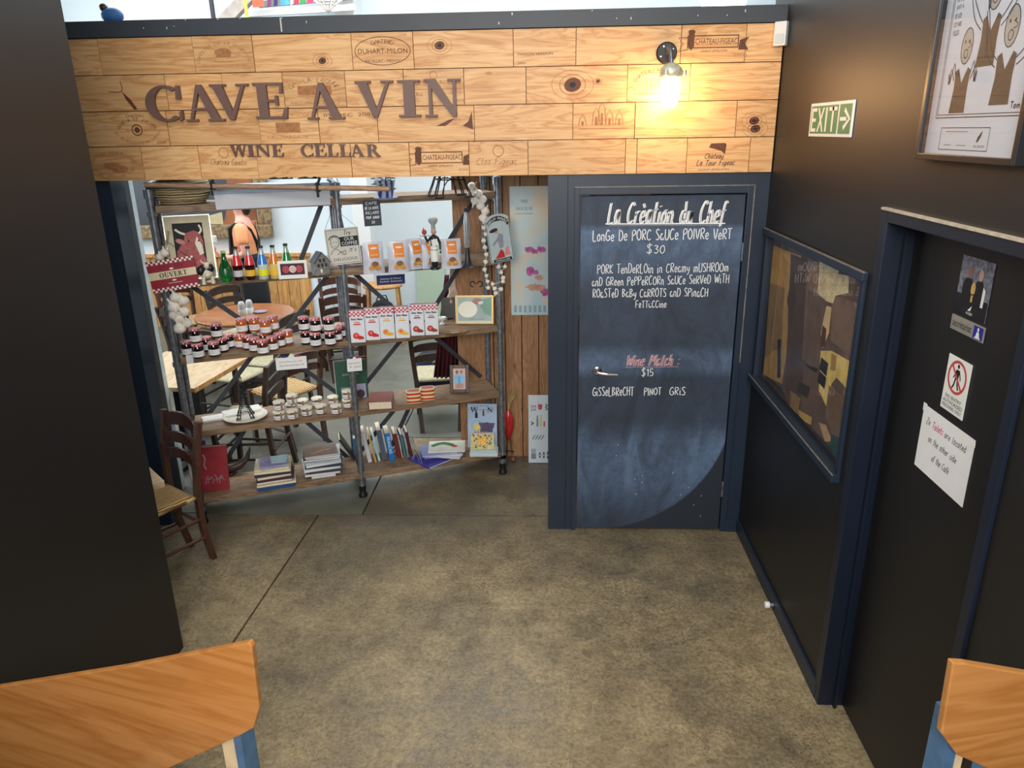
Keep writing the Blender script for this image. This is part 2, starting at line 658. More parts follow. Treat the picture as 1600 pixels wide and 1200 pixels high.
# stroke font for handwriting: char -> (advance, strokes) in a unit cap height
G = {
 'A': (.62, [[(0, 0), (.28, 1), (.55, 0)], [(.1, .38), (.46, .38)]]),
 'B': (.58, [[(.06, 0), (.06, 1)], [(.06, 1), (.45, .85), (.1, .52)], [(.1, .52), (.52, .3), (.06, 0)]]),
 'C': (.58, [[(.5, .85), (.28, 1), (.04, .6), (.08, .15), (.3, 0), (.52, .15)]]),
 'D': (.6, [[(.06, 0), (.06, 1)], [(.0, 1), (.4, .9), (.54, .5), (.38, .08), (.02, 0)]]),
 'E': (.52, [[(.45, 1), (.05, .98), (.05, 0), (.48, .02)], [(.05, .5), (.38, .52)]]),
 'F': (.5, [[(.48, 1), (.05, .96), (.05, 0)], [(.05, .5), (.38, .52)]]),
 'G': (.6, [[(.5, .85), (.28, 1), (.04, .6), (.06, .18), (.28, 0), (.5, .1), (.52, .42), (.3, .42)]]),
 'H': (.58, [[(.05, 0), (.05, 1)], [(.5, 0), (.5, 1)], [(.05, .5), (.5, .52)]]),
 'I': (.22, [[(.1, 0), (.1, 1)]]),
 'J': (.5, [[(.4, 1), (.4, .2), (.2, 0), (.04, .15)]]),
 'K': (.55, [[(.06, 0), (.06, 1)], [(.48, 1), (.08, .45), (.5, 0)]]),
 'L': (.5, [[(.06, 1), (.06, .02), (.46, .04)]]),
 'M': (.8, [[(.04, 0), (.12, 1), (.38, .35), (.64, 1), (.72, 0)]]),
 'N': (.62, [[(.05, 0), (.07, 1)], [(.07, 1), (.5, 0)], [(.5, 0), (.53, 1)]]),
 'O': (.62, [[(.3, 1), (.06, .7), (.06, .25), (.3, 0), (.54, .25), (.54, .7), (.3, 1)]]),
 'P': (.54, [[(.06, 0), (.06, 1)], [(.0, .95), (.42, .95), (.48, .65), (.08, .45)]]),
 'R': (.56, [[(.06, 0), (.06, 1)], [(.0, .96), (.42, .92), (.44, .6), (.08, .48)], [(.1, .48), (.5, 0)]]),
 'S': (.52, [[(.46, .9), (.2, 1), (.06, .75), (.42, .35), (.36, .05), (.02, .08)]]),
 'T': (.56, [[(.0, .98), (.54, 1)], [(.27, 1), (.27, 0)]]),
 'U': (.58, [[(.05, 1), (.06, .25), (.27, 0), (.5, .25), (.52, 1)]]),
 'V': (.56, [[(.02, 1), (.26, 0), (.52, 1)]]),
 'W': (.82, [[(.02, 1), (.2, 0), (.4, .75), (.58, 0), (.78, 1)]]),
 'Y': (.54, [[(.02, 1), (.26, .5)], [(.5, 1), (.14, 0)]]),
 'Z': (.55, [[(.04, .96), (.5, .98), (.04, .03), (.52, .03)]]),
 '0': (.54, [[(.26, .9), (.06, .6), (.08, .15), (.26, 0), (.46, .3), (.42, .75), (.26, .9)]]),
 '1': (.3, [[(.04, .75), (.18, .95), (.18, 0)]]),
 '3': (.5, [[(.06, .9), (.42, .85), (.2, .52)], [(.2, .52), (.46, .3), (.28, 0), (.04, .1)]]),
 '5': (.5, [[(.42, .95), (.1, .92), (.08, .55), (.4, .5), (.4, .12), (.04, .04)]]),
 '$': (.6, [[(.5, .85), (.28, 1), (.08, .75), (.48, .3), (.3, .0), (.04, .12)], [(.28, 1.15), (.28, -.15)]]),
 ':': (.25, [[(.1, .08), (.12, .16)], [(.1, .5), (.12, .58)]]),
 '!': (.25, [[(.12, 1), (.1, .3)], [(.1, .0), (.11, .08)]]),
 '.': (.2, [[(.08, 0), (.1, .06)]]),
 "'": (.2, [[(.1, 1), (.08, .8)]]),
 'a': (.5, [[(.4, .5), (.15, .6), (.03, .25), (.16, 0), (.36, .2), (.42, .58), (.4, .1), (.5, 0)]]),
 'b': (.48, [[(.06, 1), (.06, .05), (.3, 0), (.42, .3), (.25, .55), (.08, .4)]]),
 'c': (.42, [[(.38, .48), (.18, .6), (.04, .3), (.16, 0), (.4, .12)]]),
 'd': (.52, [[(.4, .5), (.15, .58), (.03, .25), (.16, 0), (.38, .2), (.3, 1)], [(.38, .2), (.48, 0)]]),
 'e': (.46, [[(.06, .28), (.38, .34), (.3, .6), (.1, .5), (.05, .2), (.2, 0), (.42, .12)]]),
 'f': (.36, [[(.38, .9), (.22, 1), (.14, .6), (.12, -.15)], [(.0, .55), (.32, .58)]]),
 'h': (.5, [[(.06, 1), (.05, 0)], [(.05, .35), (.25, .6), (.38, .4), (.38, 0), (.48, .05)]]),
 'i': (.22, [[(.08, .58), (.08, .05), (.2, 0)], [(.08, .82), (.1, .87)]]),
 'l': (.24, [[(.08, 1), (.07, .1), (.2, 0)]]),
 'm': (.7, [[(.05, 0), (.05, .58)], [(.05, .4), (.2, .6), (.3, .4), (.3, 0)], [(.3, .4), (.48, .6), (.58, .4), (.6, 0)]]),
 'n': (.5, [[(.05, 0), (.05, .58)], [(.05, .38), (.24, .6), (.38, .42), (.38, 0), (.48, .05)]]),
 'o': (.46, [[(.2, .58), (.04, .35), (.1, .02), (.3, .02), (.4, .35), (.2, .58), (.36, .6)]]),
 'r': (.36, [[(.05, 0), (.06, .58)], [(.06, .38), (.2, .58), (.34, .55)]]),
 's': (.38, [[(.34, .55), (.12, .58), (.1, .38), (.32, .2), (.22, 0), (.02, .06)]]),
 't': (.34, [[(.14, .95), (.12, .1), (.3, 0)], [(.0, .6), (.3, .62)]]),
 'u': (.5, [[(.05, .58), (.06, .1), (.22, 0), (.38, .2), (.4, .58), (.4, .08), (.5, 0)]]),
 'w': (.62, [[(.03, .58), (.14, 0), (.3, .5), (.42, 0), (.56, .58)]]),
 'y': (.46, [[(.05, .58), (.1, .2), (.34, .25)], [(.4, .58), (.34, 0), (.1, -.3)]]),
 'g': (.48, [[(.4, .5), (.15, .6), (.04, .3), (.16, .02), (.38, .2), (.4, .58), (.36, -.2), (.1, -.28)]]),
 'v': (.46, [[(.03, .58), (.2, 0), (.4, .58)]]),
 'z': (.44, [[(.04, .55), (.38, .56), (.03, .02), (.4, .03)]]),
 ' ': (.42, []), '-': (.4, [[(.05, .4), (.3, .42)]]),
}
G['É'] = (.52, G['E'][1]+[[(.2, 1.1), (.35, 1.25)]])
G['è'] = (.46, G['e'][1]+[[(.12, .95), (.27, .75)]])
G['é'] = (.46, G['e'][1]+[[(.15, .75), (.3, .95)]])


def hand(mb, txt, x0, z0, x1, z1, h, w, off, m, slant=0.0, jit=0.02, seed=3):
    """handwriting with baseline from (x0,z0) to (x1,z1), cap height h"""
    rn = random.Random(seed+len(txt))
    tot = sum((G.get(c) or G[c.upper()])[0]+.1 for c in txt)
    sx = (Vector((x1-x0, z1-z0)).length)/tot
    dx, dz = (x1-x0)/tot, (z1-z0)/tot
    cur = 0
    for c in txt:
        adv, st = G.get(c) or G[c.upper()]
        jz = rn.uniform(-jit, jit)*h*2
        js = 1+rn.uniform(-.06, .06)
        for ln in st:
            P = []
            for a, bz in ln:
                u = cur+a
                P.append((x0+dx*u+slant*bz*h, z0+dz*u+bz*h*js+jz))
            mb.ribbon(P, w, off, m)
        cur += adv+.1


# serif capitals: list of convex polygons in a unit height box
def serif(ch):
    T, t, s = .2, .07, .06      # thick, thin, serif height
    P = []

    def r(x0, z0, x1, z1):
        P.append([(x0, z0), (x1, z0), (x1, z1), (x0, z1)])

    def q(*p):
        P.append(list(p))

    def arc(cx, cz, rx, rz, tx, tz, a0, a1, n=12):
        # crescent: outer ellipse rx,rz ; inner ellipse rx-tx, rz-tz
        for k in range(n):
            a, b = R(a0+(a1-a0)*k/n), R(a0+(a1-a0)*(k+1)/n)
            o1 = (cx+rx*math.cos(a), cz+rz*math.sin(a)); o2 = (cx+rx*math.cos(b), cz+rz*math.sin(b))
            i1 = (cx+(rx-tx)*math.cos(a), cz+(rz-tz)*math.sin(a)); i2 = (cx+(rx-tx)*math.cos(b), cz+(rz-tz)*math.sin(b))
            q(i1, o1, o2, i2) if a1 > a0 else q(o1, i1, i2, o2)
    if ch == 'I':
        r(.1, 0, .3, 1); r(0, 0, .4, s); r(0, 1-s, .4, 1); return .4, P
    if ch == 'C':
        arc(.45, .5, .45, .5, T, t, 50, 310, 20)
        q((.70, .62), (.80, .62), (.80, .98), (.73, .98)); q((.73, .02), (.80, .06), (.80, .3), (.74, .26)); return .84, P
    if ch == 'A':
        q((.34, 1), (.1, s), (.17, s), (.40, .86)); q((.34, 1), (.40, .7), (.62, s), (.84, s), (.46, 1))
        r(.2, .3, .62, .37); r(0, 0, .28, s); r(.54, 0, .94, s); return .94, P
    if ch == 'V':
        q((.06, 1-s), (.40, 0), (.50, 0), (.50, .2), (.30, 1-s)); q((.40, 0), (.50, 0), (.82, 1-s), (.74, 1-s))
        r(0, 1-s, .38, 1); r(.62, 1-s, .92, 1); return .92, P
    if ch == 'E':
        r(.08, 0, .28, 1); r(0, 0, .66, t); r(0, 1-t, .62, 1); r(.28, .47, .48, .54)
        r(.44, .37, .5, .64); q((.56, 1-t), (.54, .7), (.6, .7), (.62, 1)); q((.56, t), (.62, .3), (.69, .32), (.66, 0)); return .69, P
    if ch == 'N':
        r(.1, s, .18, 1-s); q((.02, 1), (.68, 0), (.78, 0), (.78, .12), (.28, 1)); r(.70, 0, .78, 1-s)
        r(0, 0, .3, s); r(.58, 1-s, .9, 1); r(0, 1-s, .25, 1); return .9, P
    if ch == 'W':
        q((.04, 1-s), (.28, 0), (.36, 0), (.24, 1-s)); q((.28, 0), (.36, 0), (.56, 1-s), (.50, 1-s))
        q((.46, 1-s), (.70, 0), (.78, 0), (.66, 1-s)); q((.70, 0), (.78, 0), (1.0, 1-s), (.94, 1-s))
        r(0, 1-s, .32, 1); r(.42, 1-s, .74, 1); r(.86, 1-s, 1.08, 1); return 1.08, P
    if ch == 'L':
        r(.08, 0, .28, 1); r(0, 0, .62, t); r(0, 1-s, .38, 1); q((.52, t), (.58, .32), (.64, .34), (.62, 0)); return .64, P
    if ch == 'R':
        r(.08, 0, .28, 1); r(0, 0, .38, s); r(0, 1-s, .3, 1)
        arc(.32, .74, .32, .26, T, t, -90, 90, 10); r(.25, 1-t, .34, 1); r(.25, .48, .34, .55)
        q((.34, .5), (.6, s), (.82, s), (.5, .54)); r(.6, 0, .86, s); return .84, P
    if ch == 'O':
        arc(.44, .5, .44, .5, T, t, 0, 360, 26); return .88, P
    if ch == 'U':
        r(.1, .3, .3, 1-s); r(0, 1-s, .4, 1); r(.62, .3, .7, 1-s); r(.52, 1-s, .8, 1)
        arc(.4, .32, .3, .32, .14, .1, 180, 360, 12); return .8, P
    if ch == 'T':
        r(.3, 0, .5, 1); r(.2, 0, .6, s); r(0, 1-t, .8, 1); r(0, .74, .06, 1); r(.74, .74, .8, 1); return .8, P
    return .4, []


def serif_word(mb, txt, x0, z0, x1, z1, off, m, depth=0, gap=.1):
    tot = sum(serif(c)[0]+gap if c != ' ' else .5 for c in txt)-gap
    sc = (x1-x0)/tot
    cur = x0
    for c in txt:
        if c == ' ':
            cur += .5*sc; continue
        w, P = serif(c)
        for i_, p in enumerate(P):
            q = [(cur+a*sc, z0+b*(z1-z0)) for a, b in p]
            if depth:
                mb.prism(q, -off-depth-.0002*i_, -off, m)
            else:
                mb.flat(q, off+.00004*i_, m)
        cur += (w+gap)*sc
# ------------------------------------------------------------------ material instances
paint = mat('black satin paint', (24, 23, 24), 0.46, var=0.06, vs=3, bmp=0.03)
navy = mat('navy satin paint', (30, 44, 62), 0.42, var=0.08, vs=4)
slate = mat('slate beam paint', (58, 64, 72), 0.5, var=0.08, vs=5)
chip = mat('paint chips', (210, 210, 205), 0.7, var=0)
white = mat('white wall', (232, 236, 236), 0.7, var=0.02, vs=2)
bluewhite = mat('cool white wall', (214, 226, 232), 0.7, var=0.03, vs=2)
cream = mat('cream wall', (226, 220, 214), 0.7, var=0.02, vs=2)
paper = mat('white paper', (236, 238, 240), 0.6, var=0.02)
ink = mat('black ink', (20, 20, 24), 0.6, var=0)
inkgrey = mat('grey ink', (120, 124, 130), 0.6, var=0)
chrome = mat('chrome', (200, 200, 200), 0.22, 1.0, var=0)
steel = mat('galvanised steel', (132, 138, 146), 0.42, 0.75, var=0.3, vs=40)
darksteel = mat('dark grey steel', (66, 70, 78), 0.5, 0.4, var=0.15, vs=20)
blackmetal = mat('black wire', (22, 22, 24), 0.5, 0.3, var=0)
shelfwood = wood('grey brown shelf board', (90, 70, 54), (132, 108, 84), (156, 132, 106), 0, 1.2, 0.55, 0.12, kn=.05)
signwood = wood('pine crate board', (196, 136, 82), (226, 174, 116), (238, 196, 142), 0, 0.8, 0.5, 0.16, contrast=1.1, kn=0.06)
plankwood = wood('cedar wall plank', (134, 94, 62), (164, 120, 82), (180, 138, 98), 2, 1.0, 0.55, 0.15, kn=0.07)
wainwood = wood('orange wainscot plank', (160, 108, 56), (200, 146, 84), (220, 172, 108), 2, 0.8, 0.6, 0.2, knots=False)
chairwood = wood('dark cherry chair wood', (54, 30, 24), (78, 46, 36), (94, 60, 48), 2, 2, 0.32, 0.05, knots=False, coat=0.3)
darkchair = wood('dark brown chair wood', (40, 28, 22), (58, 42, 34), (74, 56, 44), 2, 2, 0.4, 0.1, knots=False)
plywood = wood('honey plywood', (166, 106, 50), (182, 124, 66), (194, 138, 80), 0, 0.35, 0.32, 0.03, knots=False, coat=0.4)
tablewood = wood('warm table top', (120, 66, 36), (160, 100, 62), (180, 124, 82), 0, 1, 0.35, 0.05, knots=False, coat=0.3)
paletop = wood('pale table top', (176, 146, 104), (206, 182, 146), (222, 204, 174), 0, 1, 0.4, 0.05, knots=False)
rush = weave_mat('woven rush', (110, 78, 42), (222, 188, 130), 15, 0)
stampink = mat('burnt stamp ink', (170, 116, 72), 0.7, var=0.2, vs=60)
stampdark = mat('dark stamp ink', (100, 60, 44), 0.7, var=0.2, vs=60)
red = mat('label red', (186, 36, 48), 0.5, var=0)

# ------------------------------------------------------------------ floor
fw_ = floor_mat('worn polished concrete', True)
fc_ = floor_mat('cafe concrete', False)
base = MB(); base.box(-7.2, 3.2, -1.6, 10.2, -0.2, -0.012, mat('joint dirt', (34, 30, 26), 0.9, var=0))
floor = struct(base.build('floor'))
JX = -1.222    # saw cut running away from us; joint across at y 4.31
JY = 4.31


def slab(pts, m):
    b = MB(); n = len(pts)
    b.add([(x, y, 0) for x, y in pts]+[(x, y, -0.0119) for x, y in pts],
          [list(range(n))]+[((i+1) % n, i, n+i, n+(i+1) % n) for i in range(n)], m)
    return b.build('slab', floor)


g = 0.006
slab([(-7.2, -1.6), (-1.73-g, -1.6), (-1.512-g, JY-g), (-7.2, JY-g)], fw_)
slab([(-1.73+g, -1.6), (3.2, -1.6), (3.2, JY-g), (-1.512+g, JY-g)], fw_)
slab([(-7.2, JY+g), (JX-g, JY+g), (JX-g, 10.2), (-7.2, 10.2)], fc_)
slab([(JX+g, JY+g), (3.2, JY+g), (3.2, 5.6), (JX+g, 5.6)], fw_)
slab([(JX+g, 5.6+2*g), (3.2, 5.6+2*g), (3.2, 10.2), (JX+g, 10.2)], fc_)

# ------------------------------------------------------------------ walls of the foyer
b = MB()
b.box(XL-0.14, XL, -1.6, 2.962, 0, 4.9, paint)
struct(b.build('wall_left'))

b = MB()     # right wall with the painting recess and the staff door opening
b.box(XR, XR+0.2, 2.79, 4.34, 0, 1.03, paint)
b.box(XR, XR+0.2, 2.79, 4.34, 1.85, 4.9, paint)
b.box(XR, XR+0.2, 4.09, 4.34, 1.03, 1.85, paint)
b.box(XR, XR+0.2, 2.70, 2.79, 0, 4.9, paint)
b.box(XR+0.08, XR+0.2, 2.79, 4.09, 1.03, 1.85, paint)
b.box(XR, XR+0.2, -1.6, 2.70, 2.085, 4.9, paint)
b.box(XR, XR+0.2, -1.6, 1.80, 0, 2.085, paint)
wall_right = struct(b.build('wall_right'))

b = MB()     # back wall: pier beside the opening, frame round the chalkboard door, header behind the sign
b.box(0.0, 0.155, D, D+0.14, 0, 2.16, navy)
b.box(1.085, XR, D, D+0.14, 0, 2.16, navy)
b.box(0.155, 1.085, D, D+0.14, 2.065, 2.16, navy)
b.box(-2.62, XR, D+0.0, D+0.14, 2.16, 2.87, navy)
b.box(-2.72, -2.422, D, D+0.14, 0, 2.16, navy)
b.box(-7.2, -2.72, D, D+0.14, 0, 4.9, navy)
wall_back = struct(b.build('wall_back'))
b = MB()
b.box(-2.72, XR, D-0.035, D+0.18, 2.868, 2.945, slate)
rn = random.Random(5)
beam = struct(b.build('trim_1'))
b = MB()
for i in range(16):
    x = rn.uniform(-2.3, 1.1); z = rn.uniform(2.885, 2.94)
    hgt = rn.choice([.004, .006, .012])
    b.rect(x, z, x+rn.uniform(.003, .006), z+hgt, 0, chip)
b.rect(-1.36, 2.875, -1.353, 2.94, 0, chip)
o = b.build('paint_chip', beam, (0, D-0.0355, 0)); o['kind'] = 'stuff'
b = MB(); b.box(-7.2, 3.2, -1.72, -1.6, 0, 4.9, paint); struct(b.build('wall_behind'))

# black box post and pale door edge just past the left pier (cafe side)
b = MB(); b.box(-2.60, -2.55, D+0.14, D+0.42, 0, 2.16, paint)
struct(b.build('trim_2'))
b = MB(); b.box(-2.66, -2.60, 4.62, 4.70, 0, 2.9, mat('pale painted post', (186, 200, 204), 0.6, var=0.1)); struct(b.build('trim_3'))

# skirtings
b = MB(); b.box(XR-0.014, XR, 2.70, D, 0.0, 0.085, navy, 0.004); struct(b.build('baseboard_right'))
b = MB(); b.box(1.1, XR-0.014, D-0.014, D, 0.0, 0.085, navy, 0.003); struct(b.build('baseboard_back'))

# ------------------------------------------------------------------ chalkboard door
DX0, DX1 = 0.178, 1.058
d1 = thing('door_1', 'navy chalkboard door with white handwritten menu', None, (DX0, D+0.002, 0.012))
d1['kind'] = 'structure'
dl = MB(); dl.box(0, DX1-DX0, 0, 0.04, 0, 2.025, chalk_door_mat(), 0.002)
dl.build('door_leaf', d1)
fr = MB()
edge = mat('pale frame edge', (120, 116, 110), 0.45, var=0.3, vs=30)  # paler tone for thin strips on the frame edges, head trim and sill
for x0, x1 in ((0.143, 0.172), (1.064, 1.10)):
    fr.box(x0, x1, D-0.012, D+0.03, 0, 2.085, navy, 0.003)
fr.box(0.1435, 1.0995, D-0.0115, D+0.03, 2.045, 2.0845, navy, 0.003)
frm = struct(fr.build('trim_4'))
b = MB(); b.box(0.143, 1.10, D-0.0135, D-0.0, 2.0835, 2.088, edge); b.box(1.0955, 1.1015, D-0.0135, D-0.004, 1.1, 2.085, edge); b.build('pale_strip', frm)
# pier seams
b = MB(); b.box(0.105, 0.109, D-0.002, D+0.002, 0, 2.15, ink); b.build('pier_seam', wall_back)
# lever handle
hp = atY(933, 579, D) - Vector((DX0, D+0.002, 0.012))
h = MB(); h.M = Matrix.Translation((hp.x, 0, hp.z)) @ Matrix.Rotation(R(90), 4, 'X')
h.lathe([(0.028, 0), (0.028, 0.008), (0.022, 0.012), (0.012, 0.014), (0.011, 0.04), (0.011, 0.05)], chrome, 20)
hr = h.build('handle_rose', d1)
h = MB(); h.tube([(hp.x, -0.045, hp.z), (hp.x+0.02, -0.052, hp.z-0.002), (hp.x+0.06, -0.053, hp.z-0.008), (hp.x+0.118, -0.048, hp.z-0.012)], [0.011, 0.0105, 0.0095, 0.009], chrome, 12)
h.build('lever', d1)
for zz in (0.28, 1.72):
    h = MB(); h.tube([(DX1-DX0+0.003, -0.012, zz-0.05), (DX1-DX0+0.003, -0.012, zz+0.05)], 0.006, steel, 8)
    h.build('hinge', d1)
chalk = mat('white chalk', (235, 238, 240), 0.9, var=0.1, vs=90)
pink = mat('pink chalk', (226, 176, 178), 0.9, var=0.1, vs=90)
grey = mat('faded chalk', (150, 160, 172), 0.9, var=0.2, vs=60)


def chk(txt, xa, ya, xb, yb, hpx, w=0.0052, m=chalk, slant=0.0, jit=.02, double=False):
    a, c = atY(xa, ya), atY(xb, yb)
    o = Vector((DX0, 0, 0.012))
    s_ = MB()
    hh = hpx/ (FPX/ (FW.dot(a-CO)))
    hand(s_, txt, a.x-o.x, a.z-o.z, c.x-o.x, c.z-o.z, hh*1.03, w, 0, m, slant, jit)
    if double:
        hand(s_, txt, a.x-o.x+.008, a.z-o.z+.003, c.x-o.x+.008, c.z-o.z+.003, hh*1.03, w*.6, 0.0005, m, slant, jit)
    s_.build('chalk_lettering', d1, (0, -0.0025, 0))


chk('La Crèation du Chef', 948, 349, 1131, 349, 31, 0.0075, chalk, .14, .0, True)
chk('LonGe De PORC SaUCe POIVRe VeRT', 926, 377, 1144, 373, 16)
chk('$30', 1010, 396, 1041, 395, 13, .0045)
chk('PORK TenDeRLOin in CReamy mUSHROOm', 933, 428, 1139, 424, 14, .0042)
chk('anD GReen PePPeRCORn SaUCe SeRVeD WiTH', 925, 447, 1140, 442, 13, .0042)
chk('ROaSTeD BaBy CaRROTS anD SPinaCH', 926, 465, 1107, 463, 13, .0042)
chk('Fettuccine'.replace('tt', 'TT').replace('cc', 'CC'), 993, 481, 1042, 480, 11, .0038)
chk('Wine Match :', 977, 572, 1061, 571, 18, .0042, pink, .2, .0, True)
chk('$15', 1002, 588, 1022, 587, 12, .0042)
chk('GiSSeLBReCHT', 926, 619, 991, 618, 14, .0046)
chk('PINOT', 1006, 618, 1034, 617, 12, .0046)
chk('GRiS', 1046, 617, 1072, 617, 13, .0046)
s_ = MB()
a, c = atY(946, 350), atY(1133, 349)
s_.ribbon([(a.x-DX0, a.z-.012), ((a.x+c.x)/2-DX0, a.z-.014), (c.x-DX0, c.z-.012)], .007, 0, chalk)
s_.ribbon([(a.x-DX0+.02, a.z-.022), (c.x-DX0-.02, c.z-.022)], .003, 0, grey)
a, c = atY(977, 574), atY(1060, 573)
s_.ribbon([(a.x-DX0, a.z-.012), (c.x-DX0, c.z-.012)], .0018, 0, pink)
for i in range(12):
    x, z = rn.uniform(.05, .8), rn.uniform(.02, .6)
    s_.ell(x, z, .0025, .003, 0, chalk, 6)
s_.build('chalk_lettering', d1, (0, -0.0022, 0))

# ------------------------------------------------------------------ right wall: painting behind glass (window_1)
WY0, WY1, WZ0, WZ1 = 2.79, 4.09, 1.03, 1.85
win = thing('window_1', 'glazed recess in the black wall showing a brown and yellow abstract painting', None, (XR, (WY0+WY1)/2, WZ0))
win['kind'] = 'structure'
HW = (WY1-WY0)/2
f = MB()   # frame in local coords: y along wall, x into wall
for (y0, y1, z0, z1) in ((-HW-.012, -HW+.022, 0, .82), (HW-.022, HW+.012, 0, .82)):
    f.box(-.012, .03, y0, y1, z0, z1, navy, .003)
f.build('window_frame', win)
f = MB(); f.box(-.022, .03, -HW-.014, HW+.014, .80, .834, navy, .004); f.build('head_trim', win)
f = MB(); f.box(-.034, .03, -HW-.014, HW+.014, -.022, .012, navy, .004); f.build('window_sill', win)
f = MB(); f.box(-.0225, -.012, -HW-.014, HW+.014, .833, .8365, edge); f.box(-.035, -.029, -HW-.014, HW+.014, .011, .0135, edge); f.build('pale_strip', win)
gp = MB(); gp.box(.006, .010, -HW+.02, HW-.02, .01, .80, glass_pane_mat()); gp.build('pane', win)
# canvas: local x(right as seen)= from far end (left in photo) to near end
cv = thing('abstract_painting', 'abstract painting of brown and yellow patches behind the glass in the black wall', 'painting', (XR+0.03, WY1, WZ0), R(-90))
W, H = WY1-WY0, WZ1-WZ0


def pc(px, py):   # painting plane coords from the photo
    p = atX(px, py, XR+0.03)
    return (WY1-p.y, p.z-WZ0)


pb = MB(); pb.box(0.01, W-.01, 0, .02, .01, H-.01, mat('painting umber', (104, 84, 72), 0.6, var=0.25, vs=6)); pb.build('canvas', cv)
patches = [
 ((186, 150, 88), [(1199, 378), (1240, 396), (1236, 450), (1228, 560), (1222, 600), (1192, 585), (1196, 480)]),
 ((206, 172, 104), [(1212, 386), (1252, 400), (1246, 425), (1238, 438), (1234, 410)]),
 ((150, 122, 84), [(1200, 440), (1226, 450), (1222, 540), (1194, 560)]),
 ((84, 68, 62), [(1236, 396), (1264, 408), (1256, 560), (1250, 640), (1228, 610), (1232, 480)]),
 ((118, 100, 92), [(1262, 402), (1285, 414), (1282, 520), (1268, 560), (1254, 560)]),
 ((70, 58, 54), [(1240, 415), (1244, 470), (1236, 510), (1230, 470)]),
 ((216, 204, 160), [(1281, 408), (1312, 421), (1310, 428), (1327, 431), (1326, 458), (1306, 462), (1304, 475), (1290, 470), (1278, 458)]),
 ((126, 104, 88), [(1306, 462), (1344, 476), (1334, 560), (1318, 548), (1298, 532), (1300, 480)]),
 ((140, 116, 98), [(1264, 412), (1281, 418), (1278, 458), (1264, 452)]),
 ((110, 90, 78), [(1264, 455), (1290, 468), (1286, 560), (1276, 580), (1254, 560)]),
 ((222, 200, 150), [(1292, 478), (1300, 480), (1296, 520), (1286, 545), (1283, 520)]),
 ((98, 62, 44), [(1286, 508), (1292, 514), (1290, 540), (1282, 544)]),
 ((232, 206, 120), [(1283, 548), (1300, 548), (1330, 565), (1326, 610), (1308, 590), (1300, 600), (1294, 640), (1280, 610)]),
 ((176, 140, 76), [(1300, 552), (1308, 556), (1306, 580), (1298, 578)]),
 ((24, 26, 30), [(1284, 558), (1295, 568), (1292, 588), (1281, 577)]),
 ((28, 30, 32), [(1281, 579), (1292, 590), (1289, 608), (1278, 596)]),
 ((120, 96, 74), [(1296, 602), (1322, 622), (1314, 690), (1300, 680), (1290, 650)]),
 ((48, 36, 32), [(1256, 568), (1280, 576), (1276, 582), (1266, 576)]),
 ((150, 120, 74), [(1236, 610), (1252, 622), (1246, 660), (1234, 650)]),
 ((64, 50, 42), [(1196, 586), (1222, 606), (1236, 650), (1210, 625), (1194, 604)]),
 ((34, 30, 28), [(1216, 530), (1221, 530), (1220, 590), (1215, 590)]),
 ((206, 170, 96), [(1248, 640), (1270, 652), (1268, 664), (1250, 654)]),
 ((60, 48, 42), [(1248, 596), (1266, 604), (1262, 622), (1246, 612)]),
 ((196, 164, 120), [(1280, 660), (1292, 664), (1302, 690), (1290, 690)]),
 ((36, 72, 58), [(1300, 678), (1312, 684), (1308, 716), (1297, 702)]),
 ((42, 34, 30), [(1206, 612), (1300, 700), (1308, 722), (1240, 664)]),
 ((132, 108, 90), [(1230, 655), (1262, 690), (1240, 672)]),
 ((22, 26, 34), [(1191, 372), (1199, 375), (1193, 585), (1186, 580)]),
]
pp = MB()
for i, (c, pts) in enumerate(patches):
    mm = mat('paint %d %d %d' % c, c, 0.55, var=0.18, vs=14)
    P = [(min(max(x, .012), W-.012), min(max(z, .012), H-.012)) for x, z in (pc(*q) for q in pts)]
    pp.flat(P, .0006+.00012*i, mm)
pp.build('painted_patches', cv)

# ------------------------------------------------------------------ staff door (door_2)
navy_ = navy
navy = mat('dark navy door paint', (18, 28, 44), 0.4, var=.08, vs=4)
b = MB()
b.box(XR-0.012, XR+0.10, 2.66, 2.712, 0, 2.10, navy, .003)
b.box(XR-0.012, XR+0.10, 1.80, 1.84, 0, 2.10, navy, .003)
b.box(XR-0.0115, XR+0.0995, 1.8005, 2.7115, 2.06, 2.0995, navy, .003)
b.box(XR+0.05, XR+0.062, 2.64, 2.66, 0, 2.06, navy)
fr2 = struct(b.build('trim_5'))
b = MB(); b.box(XR-0.016, XR+0.0, 1.80, 2.712, 2.099, 2.107, mat('painted lamp highlight', (196, 184, 164), 0.3, var=0.2, vs=40)); b.build('pale_strip', fr2)  # lamp highlight on the frame head, painted as a pale strip
d2 = thing('door_2', 'black staff door', None, (XD, 2.655, 0.0)); d2['kind'] = 'structure'
b = MB(); b.box(0, .04, -.735, 0, .008, 2.06, paint, .002); b.build('door_leaf', d2)
b = MB(); b.box(-.004, .04, -.81, -.742, 0, 2.06, paint); b.build('door_leaf', d2)
kp = atX(1515, 941, XD)
k = MB(); k.M = Matrix.Translation((0, kp.y-2.655, kp.z)) @ Matrix.Rotation(R(-90), 4, 'Y')
k.lathe([(.026, 0), (.026, .004), (.018, .008), (.015, .008), (.013, .004)], chrome, 20)
k.add([(-.003, -.009, .0085), (.003, -.009, .0085), (.003, .009, .0085), (-.003, .009, .0085)], [(0, 1, 2, 3)], ink)
k.build('escutcheon', d2)

navy = navy_
